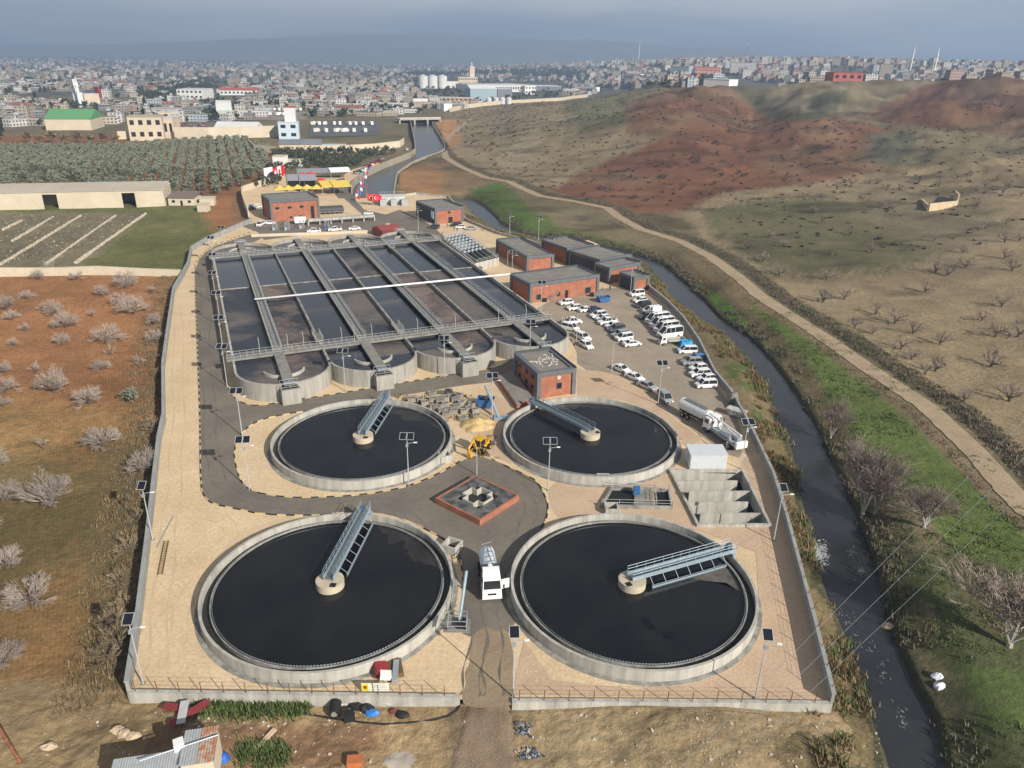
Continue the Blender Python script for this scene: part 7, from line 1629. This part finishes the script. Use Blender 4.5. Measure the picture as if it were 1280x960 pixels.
TPOLY_L = [(-500, 62), (640, 70), (880, 74), (880, 108), (760, 112), (735, 120), (620, 128), (545, 140), (505, 143), (390, 149), (380, 137), (345, 137), (320, 150), (-500, 172)]
TPOLY_R = [(690, 72), (1280, 70), (1900, 80), (1900, 125), (1280, 112), (1100, 110), (930, 112), (840, 114), (760, 112)]
rng = np.random.RandomState(11)
def townpts(poly, n, r0, r1, a0, a1, nearfirst=False):
    out = []
    while len(out) < n:
        r = np.sqrt(rng.uniform(r0*r0, r1*r1, 6000)) if nearfirst else np.exp(rng.uniform(math.log(r0), math.log(r1), 6000)); a = rng.uniform(a0, a1, 6000); x = r*a/np.sqrt(1+a*a); y = r/np.sqrt(1+a*a); z = terrain(x, y); px, py = project(x, y, z); k = inside(px, py, poly)
        dens = fbm(x, y, 220, 3) > -.2; k &= dens; out += [(x[i], y[i], z[i], px[i], py[i]) for i in np.where(k)[0]]
    return out[:n]
B = []
for (x, y, z, px, py) in townpts(TPOLY_R, 3000, 1080, 4200, .05, 1.0): 
    st = int(rng.choice([2, 3, 3, 4, 4, 5, 5, 6])); B.append((x, y, z, rng.uniform(9, 20), rng.uniform(9, 15), st*3.0, rng.choice(6, p=[.30, .24, .16, .18, .07, .05]), rng.choice(4, p=[.58, .12, .18, .12]), px, py, 'r'))
for (x, y, z, px, py) in townpts(TPOLY_L, 4600, 800, 6500, -1.0, .3):
    near = y < 1700
    if near and rng.rand() < .5: B.append((x, y, z, rng.uniform(12, 38), rng.uniform(10, 20), rng.uniform(3.5, 7), rng.choice(6, p=[.35, .2, .2, .15, .03, .07]), rng.choice(4, p=[.35, .05, .45, .15]), px, py, 'l'))
    else: B.append((x, y, z, rng.uniform(7, 15), rng.uniform(7, 12), int(rng.choice([1, 1, 2, 2, 3, 4]))*3.0, rng.choice(6, p=[.25, .22, .22, .2, .07, .04]), rng.choice(4, p=[.55, .08, .2, .17]), px, py, 'l'))
RES = []   # keep-out discs of landmarks in the picture: (px, py, halfwidth, halfheight)
KEEP = [(108, 128, 20, 8), (86, 158, 30, 7), (190, 165, 32, 14), (365, 155, 20, 20), (285, 135, 16, 10), (240, 118, 26, 9), (425, 180, 85, 14), (430, 160, 60, 14), (545, 108, 26, 14), (625, 116, 80, 14), (268, 140, 12, 40), (895, 102, 22, 8), (1060, 94, 26, 9)]
B = [b for b in B if not any(abs(b[8]-kx) < kw and abs(b[9]-ky) < kh for kx, ky, kw, kh in KEEP)]
B = [b for b in B if (b[5]+4)/math.hypot(b[0], b[1])*F > 1.2]
B.sort(key=lambda b: -(b[3]*b[5])/(b[0]**2+b[1]**2)*(1 if 0 < b[8] < 1280 else .05))
def bld(mb, x, y, z, w, d, h, rz, wi, ri, pitched):
    mb.box((x, y, z+h/2-1), (w, d, h+2), rz, wi)
    c, s = math.cos(rz), math.sin(rz); T = lambda a, b, q: (x+a*c-b*s, y+a*s+b*c, z+q); e_ = .4
    if pitched:
        A_ = [T(-w/2-e_, -d/2-e_, h), T(w/2+e_, -d/2-e_, h), T(w/2+e_, d/2+e_, h), T(-w/2-e_, d/2+e_, h)]; r1, r2 = T(-w/2*.8, 0, h+2.2), T(w/2*.8, 0, h+2.2)
        for f in ((A_[0], A_[1], r2, r1), (A_[2], A_[3], r1, r2), (A_[1], A_[2], r2), (A_[3], A_[0], r1)): mb.face(f, ri)
    else:
        mb.box((x, y, z+h+.16), (w+.3, d+.3, .3), rz, ri); q = T(w*.2, 0, h+1.2); mb.box(q, (3, 3, 2.2), rz, wi)
mats_all = [m for _, m in TW]+TR_
seen_lb = {}
for b in B[:290]:
    x, y, z, w, d, h, wi, ri, px, py, sd = b; rz = R(float(rng.choice([8, 20, -12, 95])))+.1*rng.randn(); t_ = None
    kind = 'low workshop' if h < 8.5 and w > 15 else ('apartment block' if h >= 12 else 'house'); rc = ('grey flat', 'red', 'pale', 'dark')[ri]
    where = ('on the town slope at right' if px > 900 else 'on the skyline right of the factory' if px > 700 else 'in the far town behind the canal' if px > 430 else 'in the town at left')
    mb = MB(); bld(mb, 0, 0, 0, w, d, h, 0, wi, 6+ri, ri == 1)
    o = mb.build('town_house' if kind == 'house' else kind.replace(' ', '_'), mats_all); o.location = (x, y, z); o.rotation_euler = (0, 0, rz)
    tag(o, '%s %s with %s roof %s' % (TW[wi][0], kind, rc, where), kind, 'buildings of the far town')
mb = MB()
for b in B[290:]:
    x, y, z, w, d, h, wi, ri, px, py, sd = b; bld(mb, x, y, z, w, d, h, float(rng.uniform(-.4, .5)), wi, 6+ri, ri == 1)
o = mb.build('town_buildings', mats_all); tag(o, 'the mass of small pale houses of the far town', 'town', kind='stuff')
# trees between the houses and dark woods
mb = MB(); rg = random.Random(31)
def clumps(mb, P, r, n, q):
    for (x, y, z) in P: leafmb(rg, r*rg.uniform(.6, 1.3), r*1.6, n, q, .8, mb, x, y, z, 3)
TP = [(p[0], p[1], p[2]) for p in townpts(TPOLY_L, 3400, 800, 5000, -1.0, .3)+townpts(TPOLY_R, 1900, 1080, 3600, .05, 1.0)]
clumps(mb, TP, 4.0, 12, 2.3); o = mb.build('town_trees', DGRN); tag(o, 'dark trees scattered between the houses of the town', 'trees', kind='stuff')
mb = MB(); P = sample([(485, 84), (600, 80), (870, 84), (875, 95), (700, 98), (640, 93), (485, 95)], 1300, 4000, 21, 900); clumps(mb, P, 6, 14, 3.4)
P = sample([(170, 112), (262, 100), (262, 122), (235, 112), (180, 138)], 260, 3000, 22, 700); clumps(mb, P, 5, 16, 2.6)
o = mb.build('dark_wood', DGRN); tag(o, 'dark belt of conifer wood across the middle of the town', 'wood', kind='stuff')
mb = MB(); P = sample([(905, 106), (935, 110), (972, 142), (1010, 142), (960, 150), (930, 135)], 240, 1400, 23, 400)+sample([(985, 128), (1050, 120), (1050, 130), (990, 142)], 120, 1400, 25, 400)
clumps(mb, P, 1.9, 22, .9); o = mb.build('valley_thicket', DGRN); tag(o, 'dark thicket filling the valley between the brown hills', 'thicket', kind='stuff')
mb = MB(); P = sample([(340, 192), (500, 190), (470, 202), (430, 215), (360, 212), (345, 235), (315, 238), (345, 208)], 220, 900, 26, 300); clumps(mb, P, 2.6, 26, .8)
o = mb.build('garden_thicket', mat('garden_green', (.06, .07, .04), .9, c2=(.03, .035, .022), scale=.2)); tag(o, 'dark garden trees between the white house and the canal', 'thicket', kind='stuff')
YB = mat('yellow_brown_leaves', (.24, .18, .08), .9, c2=(.12, .09, .05), scale=.3)
yb = leafy(61, 4, 6.5, 160, .8, YB, trunk=1.5, name='autumn_tree'); fst = True
for (x, y, s) in ((35, 178, 1.), (50, 180, .9), (66, 178, 1.1), (82, 180, 1.), (98, 178, 1.0), (115, 180, .9), (130, 178, .9), (145, 179, .8)):
    o = yb if fst else copy_tree(yb); fst = False; place(o, TG(x, y), x, 'yellowish leafed tree in the line left of the cream warehouse block', s, 'autumn trees at the left edge of the town')
cy = leafy(62, 2.2, 16, 240, 1.0, DGRN, trunk=1, name='cypress'); fst = True
for (x, y, s) in ((3, 175, 1.2), (180, 150, .8), (182, 138, .9), (128, 120, .8), (45, 128, .8)):
    o = cy if fst else copy_tree(cy); fst = False; place(o, TG(x, y), x, 'tall dark cypress at %s' % {3: 'the left edge of the picture behind the olive rows', 180: 'the left end of the workshop street', 182: 'the near side of the conifer clump', 128: 'the white tower', 45: 'the far left among the houses'}[x], s, 'cypresses in the town')
# landmarks
def lm(name, label, cat, px0, px1, pyb, hpx, dep, wallm, roofm, roof='flat', rows=0, extra=None, grp=None):
    a, b = TG(px0, pyb), TG(px1, pyb); b.z = a.z; c0 = (a+b)/2; dist = math.hypot(c0.x, c0.y); d_ = b-a; d_.z = 0
    # keep the front square to the line of sight of the valley
    if d_.length > 2.2*(px1-px0)*dist/F or d_.length < .4*(px1-px0)*dist/F:
        r_ = Vector((c0.y, -c0.x, 0)).normalized(); l = (px1-px0)*dist/F; a = c0-r_*l/2; b = c0+r_*l/2; d_ = b-a
    w = d_.length; h = hpx*dist/F; t_ = thing(name, label, cat, (a.x, a.y, c0.z), math.atan2(d_.y, d_.x), grp)
    part(MB().box((w/2, dep/2, h/2-1), (w, dep, h+2)), 'wall', wallm, t_)
    if roof == 'flat': mb = MB().box((w/2, dep/2, h+.2), (w+.6, dep+.6, .4))
    elif roof == 'arch':
        mb = MB(); mb.grid([[(x_, -.3+(dep+.6)*i/8, h+dep*.16*math.sin(math.pi*i/8)) for i in range(9)] for x_ in (-.3, w+.3)]); mb.face([(-.3, -.3+(dep+.6)*i/8, h+dep*.16*math.sin(math.pi*i/8)) for i in range(9)]); mb.face([(w+.3, -.3+(dep+.6)*i/8, h+dep*.16*math.sin(math.pi*i/8)) for i in range(9)][::-1])
    else:
        mb = MB(); rg_ = h+dep*.18; A_ = [(-.4, -.4, h), (w+.4, -.4, h), (w+.4, dep+.4, h), (-.4, dep+.4, h)]
        for f in ((A_[0], A_[1], (w+.4, dep/2, rg_), (-.4, dep/2, rg_)), (A_[2], A_[3], (-.4, dep/2, rg_), (w+.4, dep/2, rg_)), (A_[1], A_[2], (w+.4, dep/2, rg_)), (A_[3], A_[0], (-.4, dep/2, rg_))): mb.face(f)
    part(mb, 'roof', roofm, t_)
    for r_ in range(rows):
        n = max(2, int(w/6))
        for i in range(n): part(MB().box((w*(i+.5)/n, -.03, h*(r_+.55)/rows), (w/n*.5, .1, h/rows*.4)), 'window', DARK, t_)
    return t_, w, h
PW = mat('factory_white', (.62, .63, .63), .7, var=.08, scale=.1); PR = mat('factory_pale_roof', (.55, .57, .6), .6, var=.1, scale=.05); PC = mat('factory_cream', (.56, .48, .37), .85, var=.1, scale=.1); PB = mat('blue_roof', (.16, .25, .36), .6, var=.1, scale=.05); PGn = mat('green_roof', (.11, .30, .13), .6, var=.1); PRd = mat('red_tiles', (.34, .09, .07), .8, var=.15); DGy = mat('slate_sheet', (.17, .19, .22), .7, var=.1, scale=.1)
lm('factory_block', 'cream four storey block at the far end of the olive rows', 'factory', 163, 206, 176, 24, 24, PC, mat('tan_roof', (.42, .36, .27), .9), rows=2); lm('factory_block', 'cream lower block attached right of the four storey cream block', 'factory', 206, 219, 174, 22, 20, PC, PR, rows=1)
lm('green_roofed_shed', 'large shed with a bright green roof in the left town', 'shed', 58, 115, 163, 11, 40, PC, PGn, 'gable')
t_, w, h = lm('white_tower', 'white tower block with a stepped top in the left town', 'tower', 94, 106, 133, 13, 14, PW, PR); part(MB().box((w/2, 7, h*1.5), (w*.45, 7, h)), 'upper_tower', PW, t_)
lm('white_hall', 'grey white hall beside the white tower', 'hall', 107, 126, 132, 11, 20, PC, PR); lm('red_end_block', 'red end block of the hall beside the white tower', 'hall', 126, 128.5, 131, 17, 10, REDP, REDP)
t_, w, h = lm('silo_building', 'white and pale blue silo building with a red topped tower behind the long yards', 'silo building', 349, 374, 174, 18, 14, mat('pale_blue_wall', (.50, .60, .68), .7, var=.05), PR, rows=2)
part(MB().box((w*.62, 8, h*1.35), (w*.55, 8, h*1.1)), 'tower', PW, t_); part(MB().box((w*.62, 8, h*1.92), (w*.6, 9, h*.06)), 'red_cap', PRd, t_)
lm('long_shed', 'grey roofed long shed inside the pale compound wall', 'shed', 350, 402, 191, 9, 16, PC, DGy, 'gable'); lm('low_shed', 'low white shed with a flat roof right of the grey roofed shed', 'shed', 403, 432, 189, 6, 10, PC, PR)
mb = MB(); q = [TG(x, y) for x, y in ((402, 191), (440, 190), (470, 188), (500, 184), (505, 180))]; mb.path([(p.x, p.y) for p in q], .5, -2, 4.0); single(mb, 'compound_wall', CREAM, 'long pale compound wall above the canal curve', 'wall')
mb = MB(); q = [TG(x, y) for x, y in ((311, 182), (318, 189), (350, 192))]; mb.path([(p.x, p.y) for p in q], .5, -2, 3.6); single(mb, 'compound_wall', CREAM, 'pale wall wrapping the left end of the grey roofed shed', 'wall')
mb = MB(); q = [TG(x, y) for x, y in ((148, 175), (163, 175))]; mb.path([(p.x, p.y) for p in q], .5, -1, 5); single(mb, 'compound_wall', CREAM, 'short cream wall at the left end of the four storey cream block', 'wall')
mb = MB(); q = [TG(x, y) for x, y in ((219, 175), (262, 175), (350, 172))]; mb.path([(p.x, p.y) for p in q], .5, -1, 8); single(mb, 'compound_wall', CREAM, 'tall cream wall along the far edge of the olive rows', 'wall')
lm('white_hall', 'white roofed hall behind the tall cream wall', 'hall', 268, 320, 166, 5, 26, PC, PW, 'gable'); lm('green_gabled_hall', 'white hall with a pale curved roof beside the long straight street', 'hall', 272, 291, 149, 9, 55, mat('pale_green_wall', (.4, .52, .42), .7), PW, 'arch')
lm('white_factory', 'white stepped factory left of the long straight street', 'factory', 222, 254, 124, 10, 50, PW, PR, rows=2); lm('red_roof_hall', 'long white hall with a red tiled roof right of the straight street', 'hall', 275, 325, 119, 5, 20, PW, PRd, 'gable', 1)
lm('shop_hall', 'pale hall with awnings left of the straight street', 'hall', 195, 230, 149, 7, 22, PC, PR, rows=1); lm('shop_hall', 'red and white roofed shop hall among the left workshops', 'hall', 188, 215, 138, 5, 22, PC, PRd, 'gable'); lm('shop_hall', 'white low hall with rounded roof among the left workshops', 'hall', 215, 240, 132, 5, 22, PW, PR, 'arch')
# straight street
a0, a1, a2, a3 = TG(257, 152), TG(275, 152), TG(268, 112), TG(259, 112)
mb = MB().face([(p.x, p.y, p.z+.5) for p in (a0, a1, a2, a3)]); struct(mb, 'town_street', DGy)
q = [TG(x, y) for x, y in ((385, 172), (470, 170), (478, 158), (470, 152), (390, 153))]; mb = MB().face([(p.x, p.y, p.z+.4) for p in q]); struct(mb, 'truck_yard', mat('yard_asphalt', (.11, .115, .125), .9, var=.15, scale=.05))
q = [TG(x, y) for x, y in ((219, 166), (266, 167), (262, 154), (225, 155))]; mb = MB().face([(p.x, p.y, p.z+.4) for p in q]); struct(mb, 'scrap_yard', mat('yard_red', (.16, .12, .12), .9, var=.3, scale=.05))
q = [TG(x, y) for x, y in ((292, 151), (385, 150), (380, 134), (292, 136))]; mb = MB().face([(p.x, p.y, p.z+.4) for p in q]); struct(mb, 'goods_yard', mat('yard_tan', (.24, .21, .18), .9, var=.2, scale=.05))
rg = random.Random(77)
def lorry():
    t_ = thing('parked_lorry', 'x', 'lorry', (0, 0, 0), 0, 'lorries in the truck yards')
    part(MB().box((-1, 0, 2.2), (7, 2.5, 2.9)), 'load_box', WHITE, t_); part(MB().box((3.6, 0, 1.6), (1.9, 2.4, 2.3)), 'cab', PW, t_); part(MB().box((.5, 0, .6), (9, 2.2, .7)), 'chassis', BLACKR, t_); return t_
l0 = lorry(); fst = True
for (x0, x1, y, n_, wh_) in ((388, 470, 157, 9, 'at the far side of the dark truck yard'), (395, 465, 166, 6, 'in the middle of the dark truck yard'), (300, 378, 139, 10, 'in the goods yard right of the straight street'), (300, 375, 145, 7, 'at the near side of the goods yard')):
    for k in range(n_):
        o = l0 if fst else copy_tree(l0); fst = False; p = TG(x0+(x1-x0)*(k+rg.random()*.6)/n_, y); place(o, (p.x, p.y, p.z+.4), R(rg.uniform(60, 130)), 'white box lorry '+wh_)
for k in range(26):
    f = rg.random(); p = a0.lerp(a3, f).lerp(a1.lerp(a2, f), rg.choice((.2, .8))); c_ = rg.choice(('white', 'silver', 'red', 'black')); key = ('hatch', c_)
    if key not in _proto: _proto[key] = o = car(c_, 'x', 'hatch', 'g')
    else: o = copy_tree(_proto[key])
    place(o, (p.x, p.y, p.z+.6), R(100), {'white': 'white', 'silver': 'silver', 'red': 'red', 'black': 'black'}[c_]+' car along the long straight street in the left town'); o['group'] = 'cars on the straight street'
for k in range(30):
    p = TG(rg.uniform(221, 264), rg.uniform(156, 165)); c_ = rg.choice(('red', 'red', 'blue', 'silver')); key = ('mpv', c_)
    if key not in _proto: _proto[key] = o = car(c_, 'x', 'mpv', 'g', name='scrap_car')
    else: o = copy_tree(_proto[key])
    place(o, (p.x, p.y, p.z+.6), R(rg.uniform(0, 180)), c_+' vehicle in the crowded yard behind the tall cream wall'); o['group'] = 'vehicles in the crowded yard'; o['category'] = 'van'
# factory complex beyond the canal
def silo(x, label):
    p = TG(x, 110.5); d = math.hypot(p.x, p.y); r_ = 5.6*d/F; h = 13*d/F; t_ = thing('storage_silo', label, 'silo', tuple(p), 0, 'white storage silos')
    part(MB().tube((0, 0, -2), (0, 0, h), r_, n=24), 'drum', PW, t_); part(MB().tube((0, 0, h), (0, 0, h+r_*.35), r_*1.02, r_*.15, n=24), 'roof', PR, t_)
for x, lb in ((529, 'leftmost of the three white silos'), (541, 'middle one of the three white silos'), (553, 'rightmost of the three white silos')): silo(x, lb)
lm('factory_hall', 'cream two storey factory hall below the white silos', 'factory', 547, 590, 131, 8, 22, mat('orange_cream', (.50, .33, .22), .85), PR, rows=2); lm('factory_hall', 'blue glazed factory hall in the middle of the factory group', 'factory', 588, 621, 126, 13, 30, mat('blue_panels', (.28, .38, .44), .6, var=.1), PW, 'gable')
lm('factory_hall', 'long white roofed factory hall behind the blue glazed one', 'factory', 600, 670, 115, 7, 90, PW, PW, 'flat', 1); lm('factory_hall', 'wide white roofed factory hall at the right of the factory group', 'factory', 640, 702, 113, 5, 70, DGy, PW)
lm('white_office', 'small white block with dark windows in front of the factory halls', 'office', 656, 668, 118, 9, 12, WHITE, PR, rows=2); lm('factory_hall', 'grey shed with green canopy right of the blue glazed hall', 'factory', 622, 640, 123, 10, 30, DGy, PR)
t_, w, h = lm('factory_tower', 'pale factory tower block rising over the factory halls', 'tower', 573, 597, 107, 9, 20, PC, PR, rows=2); part(MB().box((w*.8, 10, h*1.6), (w*.25, 6, h*1.4)), 'tower_shaft', PC, t_); part(MB().tube((w*.8, 10, h*2.2), (w*.8, 10, h*2.8), 2.2, .8, n=10), 'tower_top', PW, t_)
lm('white_block', 'white annex right of the three silos', 'block', 559, 573, 110, 7, 16, PW, PR); lm('white_block', 'row of low white sheds left of the factory hall', 'block', 506, 535, 133, 8, 10, PW, PR); lm('white_block', 'low white sheds between canal bridge and factory wall', 'block', 555, 565, 139, 8, 8, WHITE, PR)
q = [TG(x, y) for x, y in ((562, 140), (585, 135), (620, 131), (700, 126), (735, 121))]; mb = MB().path([(p.x, p.y) for p in q], .6, -6, [p.z+5 for p in q]); single(mb, 'factory_wall', PC, 'long white wall along the foot of the factory group', 'wall')
for k, x in enumerate((611, 620, 628, 636)): 
    p = TG(x, 130); r_ = 3.2*math.hypot(p.x, p.y)/F; t_ = thing('process_tank', 'one of the small pale process tanks in front of the blue glazed hall', 'tank', tuple(p), 0, 'small process tanks'); part(MB().tube((0, 0, 0), (0, 0, r_*2), r_, n=16), 'drum', PR, t_); part(MB().tube((0, 0, r_*2), (0, 0, r_*2.4), r_, r_*.2, n=16), 'cap', PW, t_)
for k, (x0, x1, y, h_, lb) in enumerate(((704, 722, 117, 5, 'white low house left of the row right of the factory'), (722, 745, 115, 6, 'white long house at the end of the factory wall'), (780, 800, 101, 8, 'white apartment row on the hill edge'))): lm('white_block', lb, 'block', x0, x1, y, h_, 14, WHITE, PR, rows=1)
lm('school_building', 'large red and white building with a red roof above the brown hill', 'school', 1*868, 900, 96, 9, 20, mat('salmon_wall', (.52, .24, .19), .8, var=.1), PRd, 'gable', 2); lm('white_warehouse', 'bright white warehouse on the ridge above the dark valley', 'warehouse', 879, 911, 107, 7, 22, WHITE, PW)
lm('red_block', 'wide dull red block on the ridge in the middle of the right town', 'block', 1041, 1078, 101, 8, 30, mat('dull_red_wall', (.42, .13, .11), .85, var=.1), PRd, rows=1); lm('blue_white_block', 'blue and white apartment block left of the red and white school', 'block', 838, 860, 97, 12, 16, TW[5][1], PR); lm('white_warehouse', 'long white roofed warehouse on the ridge at the right edge', 'warehouse', 1225, 1262, 98, 4, 24, WHITE, PW)
lm('apartment_row', 'tall grey white apartment row right of the school', 'block', 912, 944, 94, 13, 18, TW[0][1], TR_[0]); lm('apartment_row', 'cream tall block left of the red block', 'block', 1098, 1114, 98, 14, 16, TW[1][1], TR_[0])
# minarets and masts
def spire(px, pyb, pyt, label, kind):
    p = TG(px, pyb); d = math.hypot(p.x, p.y); h = (pyb-pyt)*d/F; t_ = thing('minaret' if kind == 'm' else 'radio_mast', label, 'minaret' if kind == 'm' else 'mast', tuple(p), 0)
    if kind == 'm':
        part(MB().tube((0, 0, -2), (0, 0, h*.8), 1.9, 1.6, n=12), 'shaft', WHITE, t_); part(MB().tube((0, 0, h*.66), (0, 0, h*.7), 2.6, n=12), 'balcony', PW, t_); part(MB().tube((0, 0, h*.8), (0, 0, h), 1.7, .1, n=12), 'cone', PR, t_)
    else:
        part(MB().tube((0, 0, -2), (0, 0, h), 1.1, .5, n=5), 'lattice', DGy, t_); part(MB().box((0, 0, h*.8), (3, 3, 2)), 'antenna', PW, t_)
for a in ((798, 78, 56, 'white minaret above the centre of the skyline', 'm'), (1166, 96, 67, 'tall white minaret in the right town', 'm'), (1137, 90, 64, 'shorter white minaret left of the tall one', 'm'), (101, 134, 104, 'white pointed minaret in front of the white tower', 'm'),
          (719, 84, 56, 'radio mast over the skyline left of centre minaret', 'r'), (604, 88, 63, 'radio mast behind the conifer wood', 'r'), (1151, 72, 48, 'radio mast on the right skyline', 'r'), (955, 68, 48, 'right one of the twin masts on the skyline', 'r'), (946, 68, 49, 'left one of the twin masts on the skyline', 'r'), (931, 80, 54, 'white mast left of the twin masts', 'r')): spire(*a)
p = TG(1152, 93); t_ = thing('mosque', 'small white domed mosque beside the tall minaret', 'mosque', tuple(p), 0); part(MB().box((0, 0, 3), (22, 18, 9)), 'hall', PW, t_); mb = MB(); mb.grid([[(8*math.cos(a)*math.cos(b), 8*math.sin(a)*math.cos(b), 7.5+7*math.sin(b)) for a in [math.pi*2*i/16 for i in range(16)]] for b in (0, .4, .8, 1.2, 1.5)], close=True); part(mb, 'dome', PR, t_, True)

# ------------------------------------------------------------------ distant mountains and the air
def ridge(name, r0, prof, depth, m, seed):
    mb = MB(); rows = []
    n = 160
    for j in range(9):
        row = []
        for i in range(n+1):
            u = -1.6+3.2*i/n; hgt_ = np.interp(640+u*900, [p[0] for p in prof], [p[1] for p in prof]); f = math.sin(math.pi*min(1, j/8)*.5) if j <= 8 else 0
            rr = r0+depth*j/8; x_ = u*rr; y_ = rr; nz = float(fbm(np.array([u*9+seed]), np.array([j*.35]), 1, 5)[0]); row.append((x_, y_, -5+hgt_*f*(1+.35*nz)))
        rows.append(row)
    mb.grid(rows); o = mb.build(name, m, None, True); o['kind'] = 'structure'
MT = mat('mountain_slope', (.14, .14, .12), .95, var=.3, scale=.002)
ridge('mountains', 7600, [(-900, 130), (0, 90), (200, 140), (380, 260), (560, 320), (700, 280), (860, 210), (1000, 170), (1300, 120), (2200, 100)], 2400, MT, 3)
mb = MB(); mb.box((0, 4800, 240), (24000, 11400, 500)); o = mb.build('haze', None if False else mat('unused', (.5, .5, .5), var=0)); o.data.materials.clear()
hz = bpy.data.materials.new('haze_air'); hz.use_nodes = True; t = hz.node_tree; t.nodes.clear(); ou = N(t, 'ShaderNodeOutputMaterial'); pv = N(t, 'ShaderNodeVolumePrincipled'); t.links.new(pv.outputs[0], ou.inputs['Volume'])
pv.inputs['Color'].default_value = (.50, .68, 1.0, 1); pv.inputs['Density'].default_value = 2.2e-4; pv.inputs['Anisotropy'].default_value = .15
o.data.materials.append(hz); tag(o, 'thin bluish winter haze over the valley', 'haze', kind='stuff')
